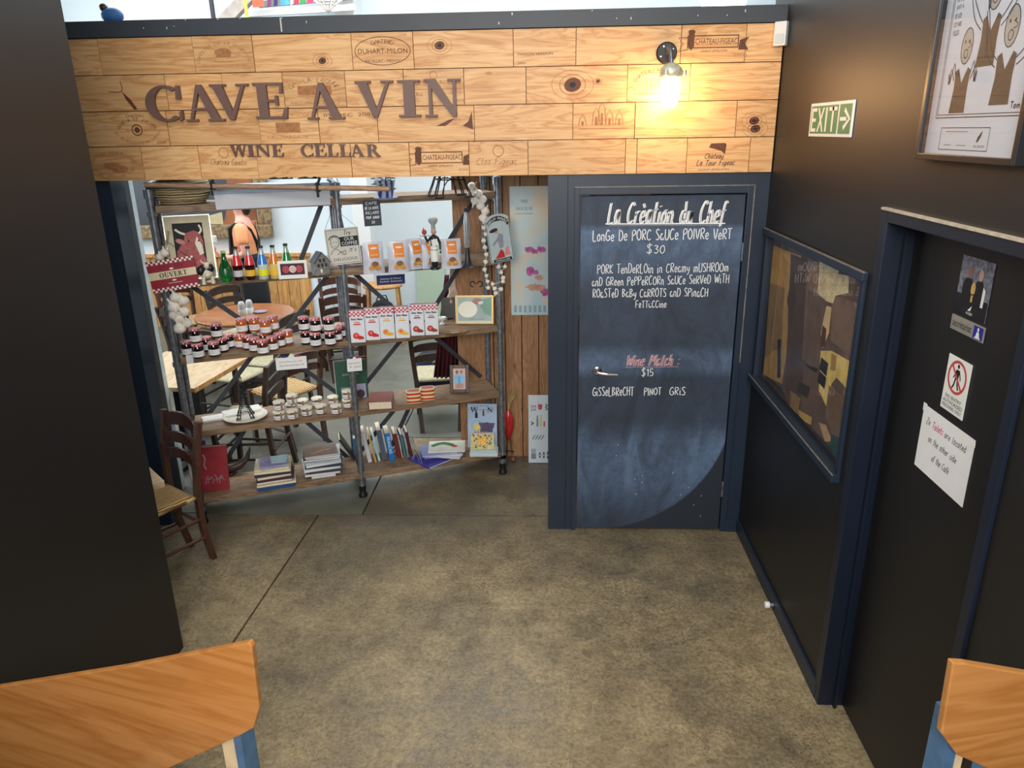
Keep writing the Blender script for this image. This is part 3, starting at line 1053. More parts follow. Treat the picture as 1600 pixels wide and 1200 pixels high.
# ------------------------------------------------------------------ cafe hall
FY = 9.3
b = MB()
b.box(-7.2, -5.05, FY, FY+.15, 0, 5.2, bluewhite)
b.box(-5.05, -3.86, FY, FY+.15, 0, 5.2, cream)
b.box(-3.86, 3.2, FY, FY+.15, 0, 5.2, bluewhite)
wf = struct(b.build('wall_far'))
b = MB(); b.box(-7.35, -7.2, D, FY+.15, 0, 5.2, white); struct(b.build('wall_cafe_left'))
b = MB(); b.box(3.2, 3.35, D, FY+.15, 0, 5.2, bluewhite); struct(b.build('wall_cafe_right'))
b = MB(); b.box(-7.35, 3.35, D+.2, FY+.15, 5.2, 5.3, white); struct(b.build('ceiling'))
b = MB(); b.box(-7.35, 3.35, -1.6, D+.2, 4.9, 5.0, white); struct(b.build('ceiling_foyer'))
b = MB()
# pale pillar near middle
b.box(-2.32, -2.12, 8.9, FY, 0, 5.2, white); struct(b.build('trim_6'))
# wainscot planks under the white wall
wn = struct(MB().build('trim_7'))
bm_ = MB(); bm_.box(-.07, .07, -.02, 0, 0, .92, wainwood, .006)
pm = bm_.build('plank', wn, (-5.6, FY, 0))
for i in range(1, 18):
    c = pm.copy(); COL.objects.link(c); c.location = (-5.6+i*.147, FY, 0)
b = MB(); b.box(-5.7, -3.0, -.04, 0, .92, .96, wainwood); b.build('cap_rail', wn, (0, FY, 0))

# plank wall beside the opening (faces us)
PY = 5.25
pw = struct(MB().build('wall_plank'))
edges = [-.668, -.455, -.40, -.315, -.192, -.068, .06, .185, .31, .44, .57, .70]
for i in range(len(edges)-1):
    x0, x1 = edges[i]+.003, edges[i+1]-.003
    q = MB(); q.box(-(x1-x0)/2, (x1-x0)/2, -.02-.004*(i % 2), 0, .0, 2.28, plankwood, .003)
    q.build('plank', pw, ((x0+x1)/2, PY+.02, 0))
b = MB(); b.box(-.66, 2.2, .02, .06, 0, 2.27, mat('gap dark', (40, 30, 22), .9, var=0)); b.build('backing', pw, (0, PY, 0))
# ------------------------------------------------------------------ the big wooden sign
SY = D-0.022
sign = thing('wine_cellar_sign', 'long pine-board sign with brown letters CAVE A VIN and WINE CELLAR above the opening', 'sign', (0, SY, 2.151))
rowsx = [
 [104, 156, 303, 396, 550, 646, 802, 900, 1064, 1165, 1224],
 [112, 260, 349, 443, 540, 631, 725, 822, 980, 1078, 1222],
 [120, 262, 405, 498, 590, 741, 895, 992, 1150, 1218],
 [128, 223, 312, 402, 549, 640, 733, 825, 977, 995, 1073, 1171, 1214]]
RH = .715/4
tones = [(1, 1, 1)]
planks = {}
for r_, xs in enumerate(rowsx):
    f_ = (r_+.5)/4
    wx = []
    for px in xs:
        py = (62+221*f_)*(1-(px-107)/1100) + (38+233*f_)*((px-107)/1100)
        wx.append(atY(px, py, SY).x)
    wx[0] = max(wx[0], -2.53); wx[-1] = XR-.004
    if r_ < 9: wx[0] = -2.53
    zt = .715-r_*RH
    for i in range(len(wx)-1):
        x0, x1 = wx[i]+.0014, wx[i+1]-.0014
        pr = rn.uniform(0, .005)
        q = MB(); q.box(-(x1-x0)/2, (x1-x0)/2, -pr, .02, -RH+.0018, 0-.0018, signwood, .0016)
        o = q.build('plank', sign, ((x0+x1)/2, 0, zt))
        planks[(r_, i)] = (o, x0, x1, pr)


def stamp(r_, i):
    o, x0, x1, pr = planks[(r_, i)]
    return MB(), o, (x1-x0)/2, pr


def sfin(mb, o, pr, name='branded_stamp'):
    c = mb.build(name, o, (0, -pr-.0006, 0))


q, o, w, pr = stamp(0, 4)       # duhart-milon
q.ring(0, -.09, .145, .068, .0035, 0, stampdark)
q.arctext('CHATEAU', 0, -.092, .1, .047, R(125), R(55), .021, 0, stampdark)
q.text('DUHART-MILON', -.128, -.102, .128, -.078, 0, stampdark)
q.text('PAUILLAC - MEDOC', -.092, -.145, .092, -.13, 0, stampdark)
q.text('12 Btles', -w+.02, -.022, -w+.07, -.012, 0, stampink); q.text('1998', w-.07, -.022, w-.03, -.012, 0, stampink)
sfin(q, o, pr)
q, o, w, pr = stamp(0, 2)       # marquise
q.arctext('COMTESSE DE LA COMTESSE', 0, -.15, .14, .115, R(170), R(10), .017, 0, stampink)
q.ell(0, -.08, .045, .02, .0002, stampink); q.rect(-.04, -.105, .04, -.085, 0, stampink)
q.text('PAUILLAC', -.05, -.128, .05, -.118, 0, stampink); q.text('CRU GRAND CLASSE EN 1855', -.12, -.148, .12, -.137, 0, stampink)
q.text('FRANCE', -w+.02, -.165, -w+.07, -.157, 0, stampink); q.text('2000', w-.06, -.165, w-.02, -.157, 0, stampink)
sfin(q, o, pr)
for rr_, ii, yr in ((0, 8, '2001'), (3, 5, '2002')):
    q, o, w, pr = stamp(rr_, ii)
    w = .19
    q.frame(-.13, -.11, .125, -.05, .005, 0, stampdark)
    q.text('CHATEAU-FIGEAC', -.09, -.092, .118, -.066, .0003, stampdark)
    q.flat([(.125, -.12), (.175, -.12), (.155, -.09), (.175, -.06), (.13, -.075)], 0, stampdark)
    q.ribbon([(-.13, -.06), (-.175, -.06), (-.15, -.09), (-.175, -.125), (-.125, -.115)], .004, 0, stampdark, False)
    q.flat([(-.125, -.04), (-.095, -.04), (-.095, -.1), (-.11, -.12), (-.125, -.1)], 0.0002, stampdark)
    q.ell(-.11, -.034, .018, .01, 0.0001, stampdark)
    q.text('SAINT-EMILION', -.06, -.128, .07, -.117, 0, stampdark)
    q.text('FRANCE', -.175, -.15, -.09, -.137, 0, stampink); q.text(yr, .1, -.15, .17, -.137, 0, stampink)
    sfin(q, o, pr)
q, o, w, pr = stamp(1, 3)        # la lagune
q.arctext('CH. LA LAGUNE', 0, -.12, .15, .08, R(150), R(30), .025, 0, stampink)
q.rect(-.09, -.115, .09, -.07, 0, stampink); q.text('HAUT-MEDOC FRANCE', -.13, -.16, .13, -.145, 0, stampink)
sfin(q, o, pr)
q, o, w, pr = stamp(1, 5)
q.ring(0, -.03, .02, .02, .003, 0, stampink); q.text('DOMAINE ROUSSE', -.12, -.075, .14, -.055, 0, stampink); q.text('12 Bts', -.13, -.13, -.06, -.112, 0, stampink)
q.rect(-.14, -.1, .14, -.097, 0, stampink); sfin(q, o, pr)
q, o, w, pr = stamp(1, 8)
q.arctext('CHATEAU MAR', -.02, -.13, .12, .1, R(150), R(60), .02, 0, stampdark)
for k in range(5):
    q.rect(-.06+.02*k, -.12, -.057+.02*k, -.07, 0, stampink); q.rect(-.06, -.12+.012*k, .02, -.118+.012*k, 0, stampink)
q.text('GRAND', -.1, -.145, 0.0, -.13, 0, stampdark); q.ring(-.14, -.14, .025, .035, .003, 0, stampink); sfin(q, o, pr)
q, o, w, pr = stamp(2, 0)
q.text('CHATEAU', .03, -.03, .13, -.016, 0, stampdark); q.arctext('GLORIA ST JULIEN', .08, -.13, .12, .09, R(150), R(30), .017, 0, stampdark)
q.ring(.08, -.095, .03, .03, .006, 0, stampdark); q.ell(.08, -.095, .015, .015, 0, stampdark); q.text('ED', .02, -.102, .04, -.09, 0, stampink); q.text('ED', .12, -.102, .14, -.09, 0, stampink)
q.arctext('MIS EN BOUTEILLE AU CHATEAU', .08, -.06, .135, .1, R(205), R(335), .014, 0, stampink); q.text('2004', w-.07, -.165, w-.02, -.152, 0, stampdark); sfin(q, o, pr)
q, o, w, pr = stamp(2, 2)
q.arctext('BOURGOGNE', .06, -.12, .12, .09, R(140), R(50), .02, 0, stampink); q.rect(-.07, -.12, .06, -.07, 0, stampink); q.text('CRU MARGAUX', -.12, -.15, .1, -.135, 0, stampink); sfin(q, o, pr)
q, o, w, pr = stamp(2, 3)
q.text('09  DEC  2001', -w+.03, -.045, w-.02, -.028, 0, stampdark); sfin(q, o, pr)
q, o, w, pr = stamp(2, 6)
for k, (x, hh) in enumerate(((-.11, .03), (-.04, .06), (-.01, .085), (.03, .05), (.08, .045))):
    q.ribbon([(x-.02, -.11), (x-.015, -.11+hh), (x, -.085+hh), (x+.015, -.11+hh), (x+.02, -.11)], .004, 0.0001*k, stampink, False); q.rect(x-.006, -.11, x+.006, -.11+hh*.7, .0001*k, stampink)
q.rect(-.13, -.128, .13, -.124, 0, stampink); sfin(q, o, pr)
q, o, w, pr = stamp(3, 0)
q.arctext('CHATEAU BEAUREGARD', 0, -.13, .14, .1, R(155), R(25), .02, 0, stampink)
q.ell(-.01, -.1, .05, .02, .0002, stampink); q.ell(.03, -.115, .05, .02, 0, stampink); q.arctext('SAINT EMILION PIED', 0, -.06, .13, .095, R(210), R(330), .017, 0, stampink); sfin(q, o, pr)
q, o, w, pr = stamp(3, 2)
q.ring(-.02, -.04, .028, .028, .004, 0, stampink); hand(q, 'Chateau Gaudin', -.1, -.1, .1, -.105, .03, .003, 0, stampink, .3); sfin(q, o, pr)
q, o, w, pr = stamp(3, 6)
q.ring(0, -.05, .03, .03, .004, 0, stampink); hand(q, 'Clos Figeac', -.12, -.12, .1, -.12, .035, .003, 0, stampink, .3); sfin(q, o, pr)
q, o, w, pr = stamp(3, 10)
q.flat([(-.05, -.05), (-.04, -.03), (.03, -.028), (.04, -.035), (.035, -.085), (.015, -.068), (-.01, -.06)], 0, stampdark)
hand(q, 'Chateau', -.07, -.105, .03, -.105, .025, .0035, 0, stampdark, .3); hand(q, 'La Tour Figeac', -.11, -.14, .09, -.14, .028, .0035, 0, stampdark, .3)
q.text('SAINT-EMILION', -.1, -.166, .06, -.156, 0, stampdark); sfin(q, o, pr)
q, o, w, pr = stamp(0, 6)
q.text('MAISON VERDUN', -w+.02, -.125, -w+.2, -.112, 0, stampdark); q.text('2002', -w+.02, -.165, -w+.06, -.155, 0, stampdark); sfin(q, o, pr)
# knots and dark streaks on single planks
knot = mat('knot brown', (104, 58, 36), .6, var=.3, vs=60)
for (rr_, ii, pts) in ((0, 5, [(-.12, -.07, .02)]), (0, 3, [(.1, -.13, .016)]), (1, 7, [(-.02, -.09, .034), (.11, -.075, .008)]), (2, 8, [(-.01, -.1, .02), (0, -.14, .02)])):
    q, o, w, pr = stamp(rr_, ii)
    for x, z, r in pts:
        q.ell(x, z, r*1.3, r, 0, knot, 16, .2); q.ring(x, z, r*2, r*1.5, .003, 0, stampink); q.ring(x, z, r*3.2, r*2.1, .002, 0, stampink)
        q.ell(x, z, r*.5, r*.4, .0002, ink, 10)
    sfin(q, o, pr, 'knot')
q, o, w, pr = stamp(2, 4)
q.flat([(w-.01, -.03), (w-.005, -.12), (w-.06, -.1), (w-.03, -.08)], 0, knot); q.flat([(w-.2, -.1), (w-.13, -.07), (w-.1, -.065), (w-.15, -.1)], 0.0001, knot); sfin(q, o, pr, 'knot')
q, o, w, pr = stamp(1, 0)
q.flat([(.02, -.08), (.06, -.12), (.09, -.17), (.07, -.17), (.035, -.12)], 0, knot); q.ribbon([(-.05, -.08), (.02, -.08), (.02, -.03)], .004, .0001, knot); sfin(q, o, pr, 'knot')

letm = mat('brown sign letter', (112, 84, 76), 0.5, var=.08)
letd = mat('brown sign letter small', (104, 78, 70), 0.5, var=.15, vs=50)


def letter(ch, pxa, pxb, pyt, pyb, dep, m):
    a = atY(pxa, pyb, SY); c = atY(pxb, pyt, SY)
    wd_, P = serif(ch)
    q = MB()
    W_, H_ = c.x-a.x, c.z-a.z
    for i_, p in enumerate(P):
        q.prism([(x/wd_*W_, z*H_) for x, z in p], -dep-.00025*i_, 0, m)
    q.build('letter', sign, (a.x, -.0062, a.z-2.151))


for ch, xa, xb, yt, yb in (('C', 236, 285, 133, 191), ('A', 295, 347, 132, 190), ('V', 337, 390, 131, 188), ('E', 403, 448, 129, 186), ('A', 483, 536, 129, 187),
                           ('V', 560, 615, 126, 184), ('I', 625, 656, 125, 183), ('N', 666, 720, 123, 183)):
    letter(ch, xa, xb, yt, yb, .022, letm)
for ch, xa, xb in (('W', 362, 386), ('I', 388, 398), ('N', 401, 423), ('E', 427, 443), ('C', 472, 490), ('E', 493, 510), ('L', 513, 528), ('L', 532, 548), ('A', 549, 570), ('R', 574, 594)):
    letter(ch, xa, xb, 225, 245, .008, letd)
q = MB()
for x, wd_ in ((-1.52, .1), (-1.36, .12), (-1.44, .06), (-1.28, .05)):
    q.flat([(x, -.002), (x+wd_, -.001), (x+wd_*.9, .009), (x+wd_*.6, .004), (x+wd_*.4, .011), (x+wd_*.1, .006)], .0056, ink)
q.build('tape_remnant', sign)

# ------------------------------------------------------------------ wall lamp
lp = atY(1041, 83, SY)
lamp = thing('wall_lamp', 'bulkhead wall lamp with black plate and glowing glass globe on the wooden sign', 'lamp', (lp.x, SY-.006, lp.z))
q = MB(); q.M = Matrix.Rotation(R(90), 4, 'X')
q.lathe([(.052, 0), (.052, .01), (.046, .014)], mat('black lamp plate', (34, 34, 36), .45, .2, var=.1), 28)
pl = q.build('wall_plate', lamp)
q = MB(); q.M = Matrix.Rotation(R(90), 4, 'X')
for a in (30, 120, 210, 300):
    q.lathe([(.004, .014), (.004, .018)], chrome, 8, (.034*math.cos(R(a)), .034*math.sin(R(a)), 0))
q.build('screw', pl)
q = MB(); q.tube([(0, -.012, 0), (0, -.07, .014), (.004, -.11, .01), (.006, -.125, -.02), (.008, -.128, -.068)], .0115, steel, 12); q.build('arm', lamp)
gx, gy = .008, -.128
castm = mat('cast lamp collar', (214, 214, 190), .45, .3, var=.2, vs=60)
q = MB(); q.lathe([(.012, -.055), (.03, -.062), (.05, -.078), (.056, -.09), (.056, -.118), (.046, -.124)], castm, 24, (gx, gy, 0))
for a in (0, 120, 240):
    q.lathe([(.012, -.116), (.012, -.09)], castm, 8, (gx+.066*math.cos(R(a)), gy+.066*math.sin(R(a)), 0))
q.build('collar', lamp)
q = MB(); q.lathe([(.045, -.118), (.047, -.17), (.046, -.215), (.038, -.243), (.022, -.26), (.0, -.266)], mat('glowing globe', (255, 206, 142), .3, var=0, em=44), 24, (gx, gy, 0))
q.build('glass_globe', lamp)

# motion sensor
sp = atY(1222, 52, 4.06)
ms = thing('motion_sensor', 'small white motion sensor in the corner at the right end of the sign', 'sensor', (XR-.03, SY-.04, sp.z), R(-35))
q = MB(); q.box(-.03, .03, -.02, .02, -.055, .055, mat('white plastic', (226, 228, 228), .35, var=0), .006); q.build('housing', ms)
q = MB(); q.box(-.022, .022, -.024, -.018, -.045, -.003, mat('sensor lens', (205, 210, 212), .25, var=0), .004); q.build('lens', ms)

# ------------------------------------------------------------------ right wall signs (local x runs toward the camera, front faces the room)


def wallthing(name, label, cat, X, px, py, group=None):
    """origin at a bottom-left corner seen in the photo, on wall plane X"""
    p = atX(px, py, X)
    return thing(name, label, cat, p, R(-90), group), p


def dims(X, a, b):
    p, q_ = atX(*a, X), atX(*b, X)
    return abs(p.y-q_.y), abs(p.z-q_.z)


ex, p = wallthing('exit_sign', 'green and white EXIT sign with arrow on the right wall', 'sign', XR-.001, 1265, 213)
green = mat('exit green', (46, 132, 84), .5, var=.05)
wplate = mat('sign white', (236, 240, 236), .4, var=0)
EW, EH = .49, .137
q = MB(); q.box(0, EW, -.006, 0, 0, EH, wplate, .001); q.build('plate', ex)
q = MB(); q.rect(.014, .012, .335, EH-.012, .0064, green); q.rect(.35, .012, EW-.012, EH-.012, .0064, green)
# white letters EXIT
zz0, zz1 = .02, EH-.02
def rr(x0, z0, x1, z1): q.rect(x0, z0, x1, z1, .0068, wplate)
rr(.022, zz0, .04, zz1); rr(.04, zz0, .085, zz0+.014); rr(.04, zz1-.014, .085, zz1); rr(.04, .061, .078, .075)
q.flat([(.098, zz0), (.116, zz0), (.178, zz1), (.16, zz1)], .0068, wplate); q.flat([(.16, zz0), (.178, zz0), (.116, zz1), (.098, zz1)], .007, wplate)
rr(.195, zz0, .214, zz1); rr(.268, zz0, .287, zz1); rr(.232, zz1-.014, .323, zz1)
q.flat([(.362, .062), (.43, .062), (.43, .076), (.362, .076)], .0068, wplate)
q.ribbon([(.405, .105), (.462, .069), (.405, .033)], .018, .007, wplate, False)
q.build('print', ex)

# framed cartoon
p = atX(1433, 248, XR-.02)
cw = .53
fp = thing('framed_cartoon', 'black framed pen cartoon of three cheering figures on the right wall above the door', 'picture', (XR-.003, p.y, p.z), R(-90))
fb = mat('black frame', (26, 26, 30), .3, var=0)
CHt = .78
q = MB()
q.box(0, .018, -.028, 0, 0, CHt, fb, .002); q.box(cw-.018, cw, -.028, 0, 0, CHt, fb, .002)
q.box(.018, cw-.018, -.028, 0, 0, .018, fb, .002); q.box(.018, cw-.018, -.028, 0, CHt-.018, CHt, fb, .002)
q.build('frame', fp)
q = MB(); q.box(.016, cw-.016, -.006, 0, .016, CHt-.016, mat('white mat board', (208, 212, 222), .6, var=0)); q.build('mat_board', fp)
q = MB()
q.frame(.055, .118, cw-.02, CHt-.05, .0025, .0064, ink); q.frame(.063, .126, cw-.028, CHt-.058, .002, .0064, ink)
q.frame(.1, .03, .36, .092, .002, .0064, ink)
q.rect(.13, .08, .25, .082, .0064, inkgrey); q.rect(.13, .043, .17, .045, .0064, inkgrey); q.rect(.2, .043, .25, .045, .0064, inkgrey)
q.flat([(.3, .052), (.305, .066), (.325, .084), (.322, .07), (.31, .055)], .0064, ink)
q.text('ALL BLACK', .29, .04, .345, .046, .0064, ink)
brn = mat('cartoon brown', (84, 66, 50), .6, var=.1)
shm = mat('cartoon shading', (176, 170, 160), .6, var=.1)


def figure(x, z, s_, arms):
    q.ring(x, z+.14*s_, .038*s_, .06*s_, .003, .0066, ink, 20)
    q.ell(x, z+.14*s_, .034*s_, .055*s_, .0064, shm, 18)
    q.ring(x, z+.115*s_, .014*s_, .016*s_, .0025, .0068, ink, 12)
    q.ell(x-.014*s_, z+.155*s_, .004*s_, .006*s_, .0068, ink, 8); q.ell(x+.014*s_, z+.155*s_, .004*s_, .006*s_, .0068, ink, 8)
    q.ribbon([(x+.005*s_, z+.155*s_), (x+.03*s_, z+.14*s_), (x+.008*s_, z+.132*s_)], .002, .0068, ink)
    q.flat([(x-.055*s_, z-.08*s_), (x+.05*s_, z-.08*s_), (x+.045*s_, z), (x+.05*s_, z+.06*s_), (x+.03*s_, z+.07*s_), (x, z+.02*s_), (x-.03*s_, z+.07*s_), (x-.05*s_, z+.06*s_), (x-.045*s_, z)], .0065, brn)
    for sx in (-1, 1):
        ex_, ez = arms
        q.ribbon([(x+sx*.05*s_, z+.05*s_), (x+sx*(.05+ex_*.5)*s_, z+.09*s_), (x+sx*(.05+ex_)*s_, z+ez*s_)], .003, .0067, ink)
        q.ribbon([(x+sx*.055*s_, z+.03*s_), (x+sx*(.065+ex_*.5)*s_, z+.07*s_), (x+sx*(.062+ex_)*s_, z+ez*s_)], .003, .0067, ink)
        for k in (-1, 0, 1):
            q.ribbon([(x+sx*(.055+ex_)*s_, z+ez*s_), (x+sx*(.055+ex_)*s_+k*.008, z+(ez+.035)*s_)], .003, .0068, ink)


figure(.275, .315, .85, (.08, .14)); figure(.17, .195, .8, (.03, .02)); figure(.375, .215, .85, (.09, .2))
for k, t in enumerate(('HE WAS', 'JUST A', 'BIT LATE', 'SO WE', 'YELLED')):
    q.text(t, .078, .43-k*.022, .112+.006*(k % 2), .443-k*.022, .0067, ink)
hand(q, 'YES!!', .39, .45, .47, .465, .04, .005, .0069, ink)
hand(q, 'Tom', .43, .138, .475, .138, .014, .003, .0066, ink)
q.build('drawing', fp)
q = MB(); q.box(.016, cw-.016, -.022, -.019, .016, CHt-.016, glass_pane_mat()); q.build('glass', fp)

# papers on the staff door
dt, p = wallthing('door_photo', 'small photo of two people holding a gold cup on the staff door', 'photo', XD-.001, 1491, 485)
q = MB(); q.box(0, .172, -.0015, 0, 0, .175, mat('photo crowd', (120, 124, 140), .35, var=.6, vs=70)); q.build('print', dt)
q = MB(); q.rect(0, 0, .172, .06, .0018, mat('photo dark', (30, 30, 36), .35, var=.2))
for x, sk, sl in ((.055, (150, 110, 92), (24, 24, 28)), (.115, (200, 160, 150), (24, 24, 28))):
    q.flat([(x-.03, .03), (x+.026, .03), (x+.026, .09), (x+.016, .112), (x-.016, .112), (x-.03, .09)], .002, mat('photo jacket', sl, .4, var=0))
    q.ell(x, .13, .012, .017, .0022, mat('photo skin %d' % sk[0], sk, .4, var=0), 14)
q.flat([(.135, .04), (.148, .04), (.15, .09), (.136, .1)], .0022, wplate)
q.ell(.085, .085, .012, .02, .0024, mat('gold cup', (206, 176, 96), .4, var=0), 14); q.rect(.08, .045, .09, .07, .0024, mat('gold cup', (206, 176, 96), .4))
q.flat([(.075, .018), (.095, .035), (.09, .018)], .0024, wplate); q.text('RUGBY', .07, .006, .105, .014, .0024, wplate)
q.build('picture', dt)
st, p = wallthing('door_plaque', 'silver plaque reading secrétariat with a blue square on the staff door', 'sign', XD-.001, 1486, 512)
q = MB(); q.box(0, .185, -.004, 0, 0, .046, mat('brushed silver', (178, 174, 164), .35, .5, var=.1), .002); q.build('plate', st)
q = MB(); q.text('secrétariat', .012, .013, .118, .035, .0044, ink); q.rect(.13, .004, .18, .042, .0044, mat('plaque blue', (40, 40, 150), .4, var=0))
q.ell(.155, .033, .005, .006, .0047, wplate, 10); q.flat([(.145, .01), (.165, .01), (.161, .026), (.149, .026)], .0047, wplate); q.rect(.14, .006, .17, .01, .0047, wplate); q.build('print', st)
ne, p = wallthing('no_entry_sign', 'white no entry authorised personnel only sign with red circle', 'sign', XD-.001, 1470, 634)
q = MB(); q.box(0, .133, -.0025, 0, 0, .178, wplate, .001); q.build('plate', ne)
q = MB(); q.ring(.066, .117, .054, .054, .009, .0028, mat('sign red', (200, 70, 70), .5, var=0), 32)
q.ell(.066, .153, .006, .007, .003, ink, 12); q.flat([(.056, .11), (.074, .11), (.077, .142), (.057, .142)], .003, ink)
q.ribbon([(.06, .113), (.054, .09), (.046, .078)], .007, .003, ink, False); q.ribbon([(.07, .113), (.074, .095), (.082, .08)], .007, .003, ink, False)
q.ribbon([(.058, .138), (.05, .118), (.046, .112)], .005, .003, ink, False); q.ribbon([(.075, .138), (.084, .12), (.086, .112)], .005, .003, ink, False)
q.ribbon([(.032, .15), (.1, .082)], .008, .0033, mat('sign red', (200, 70, 70), .5), False)
for k, t in enumerate(('NO ENTRY', 'AUTHORISED', 'PERSONNEL ONLY')):
    q.text(t, .02 if k == 0 else .01, .041-k*.016, .113 if k == 0 else .123, .053-k*.016, .003, ink)
q.build('print', ne)
nt_, p = wallthing('toilet_note', 'white paper note saying where the toilets are, taped to the staff door', 'note', XD-.001, 1429, 725)
q = MB(); q.box(0, .315, -.0012, 0, 0, .222, paper); q.build('sheet', nt_)
q = MB()
pinkink = mat('pink ink', (214, 70, 120), .6, var=0)
hand(q, 'Ze', .03, .165, .058, .165, .022, .0022, .0016, ink, .2); hand(q, 'Toilets', .07, .163, .14, .165, .024, .003, .0016, pinkink, .2)
hand(q, 'are located', .15, .165, .28, .165, .022, .0022, .0016, ink, .2)
hand(q, 'on the other side', .06, .112, .24, .112, .022, .0022, .0016, ink, .2); hand(q, 'of the Café', .1, .06, .21, .06, .022, .0022, .0016, ink, .2)
q.build('handwriting', nt_)
q = MB(); q.rect(.295, .2, .32, .215, .0018, paper); q.rect(-.005, .2, .02, .228, .0018, paper); q.build('tape', nt_)

# door stopper
ds = thing('door_stop', 'small white rubber door stop on the right skirting near the floor', 'door stop', (XR-.014, 3.33, .035), R(-90))
q = MB(); q.M = Matrix.Rotation(R(90), 4, 'X'); q.lathe([(.012, 0), (.012, .02)], steel, 14); q.build('stem', ds)
q = MB(); q.M = Matrix.Rotation(R(90), 4, 'X'); q.lathe([(.016, .02), (.0175, .024), (.0175, .04), (.015, .043)], wplate, 16); q.build('rubber_cap', ds)

# ------------------------------------------------------------------ plywood backed stools at the bottom corners




def world_on(px, py, P0, n):
    d = ray(px, py); t = (P0-CO).dot(n)/d.dot(n); return CO+d*t


def ply_stool(label, pts, P0, n, postpx, sgn):
    """backrest outline traced on its own slanted plane, 14 mm plywood; four legs and a seat below"""
    n = n.normalized()
    W = [world_on(x, y, P0, n) for x, y in pts]
    c = sum(W, Vector())/len(W)
    ex_ = Vector((0, 0, 1)).cross(n).normalized()     # right
    t = thing('plywood_stool', label, 'stool', (c.x, c.y, 0), math.atan2(ex_.y, ex_.x))
    inv = (Matrix.Translation((c.x, c.y, 0)) @ Matrix.Rotation(math.atan2(ex_.y, ex_.x), 4, 'Z')).inverted()
    L = [inv @ p for p in W]
    nl = (inv.to_3x3() @ n)
    q = MB(); k = len(L)
    if (L[1]-L[0]).cross(L[2]-L[1]).dot(-nl) < 0: L = L[::-1]
    q.add(L+[p+nl*.016 for p in L], [list(range(k)), [k+i for i in range(k)][::-1]]+[(i, k+i, k+(i+1) % k, (i+1) % k) for i in range(k)], plywood)
    o = q.build('backrest', t)
    bv = o.modifiers.new('b', 'BEVEL'); bv.width = .003; bv.segments = 2
    zb = min(p.z for p in L)
    yb = sum(p.y for p in L)/k
    xp = (inv @ world_on(postpx, 1165, P0, n)).x
    x0, x1 = (xp, xp+.42) if sgn > 0 else (xp-.42, xp)
    if sgn > 0: x1 = x0+.13
    xp += .0 if sgn > 0 else -.012
    blw = mat('pale timber strip', (206, 186, 150), .5, var=.1)
    q = MB(); q.box(xp-.062 if sgn < 0 else xp+.02, xp-.02 if sgn < 0 else xp+.055, yb+.03, yb+.05, .70, (inv @ world_on(postpx, 1165, P0, n)).z+.07, blw); q.build('timber_strip', t)
    bl_ = mat('light blue steel', (96, 138, 184), .35, .5, var=.15)
    for x in (x0, x1):
        q = MB(); q.bar((x, yb+.035, .76), (x, yb+.035, (inv @ world_on(postpx, 1165, P0, n)).z+.07), .025, .05, bl_); q.build('back_post', t)
        for yy in (yb+.035, yb-.44):
            q = MB(); q.bar((x, yy, 0), (x, yy, .765 if yy > yb else .645), .03, .03, darksteel); q.build('leg', t)
        q = MB(); q.bar((x, yb-.44, .3), (x, yb+.035, .3), .02, .02, darksteel); q.build('footrest', t); q = MB(); q.bar((x, yb-.44, .635), (x, yb+.035, .635), .02, .02, darksteel); q.build('seat_rail', t)
    q = MB(); q.box(x0-.03, x1+.03, yb-.50, yb-.16, .645, .675, plywood, .01); q.build('seat', t)
    return t


nA = -Vector((.30, 1, 0.12))
P0 = Vector((-.72, 1.42, 1.12))
tL = ply_stool('wide honey plywood chair back at the bottom left by the black wall',
               [(-60, 1080), (0, 1068), (200, 1036), (395, 997), (400, 1004), (411, 1098), (402, 1130), (382, 1141), (255, 1200), (100, 1240), (-60, 1260)], P0, nA, 366, -1)
nB = -Vector((-.25, 1, 0.1))
P0 = Vector((1.0, 1.30, 1.18))
tR = ply_stool('honey plywood chair back cut off by the bottom right corner',
               [(1480, 1027), (1500, 1028), (1600, 1045), (1610, 1047), (1612, 1225), (1560, 1203), (1487, 1170), (1462, 1136)], P0, nB, 1490, 1)
# ------------------------------------------------------------------ pipe shelf
shf = thing('pipe_shelf', 'five tier shelf of grey-brown boards on galvanised pipe posts in the opening', 'shelf', SA, SANG)
q = MB()
q.tube([(0, 0, .05), (0, 0, 2.06)], .021, steel, 12)
for z in (.15, .60, 1.09, 1.55, 1.98):
    q.tube([(0, 0, z-.028), (0, 0, z+.0)], .027, steel, 12)
q.tube([(0, 0, 2.05), (0, 0, 2.1)], .028, steel, 12)
q.tube([(0, 0, .085), (0, 0, .16)], .027, steel, 12)
p0 = q.build('post', shf)
q = MB(); q.lathe([(.03, 0), (.03, .02), (.02, .03), (.024, .06), (.024, .09)], blackmetal, 14)
f0 = q.build('foot', p0)
first = True
for u_ in (0, 1.03, 2.05):
    for w_ in (0.0, .30):
        if first:
            first = False; p0.location = (u_, w_, 0); continue
        c = p0.copy(); COL.objects.link(c); c.parent = shf; c.location = (u_, w_, 0)
        f2 = f0.copy(); COL.objects.link(f2); f2.parent = c
for u_ in (0, 1.03, 2.05):
    q = MB(); q.tube([(u_, -.0, 2.09), (u_, .03, 2.115), (u_, .27, 2.115), (u_, .3, 2.09)], .02, steel, 10); q.build('top_pipe', shf)
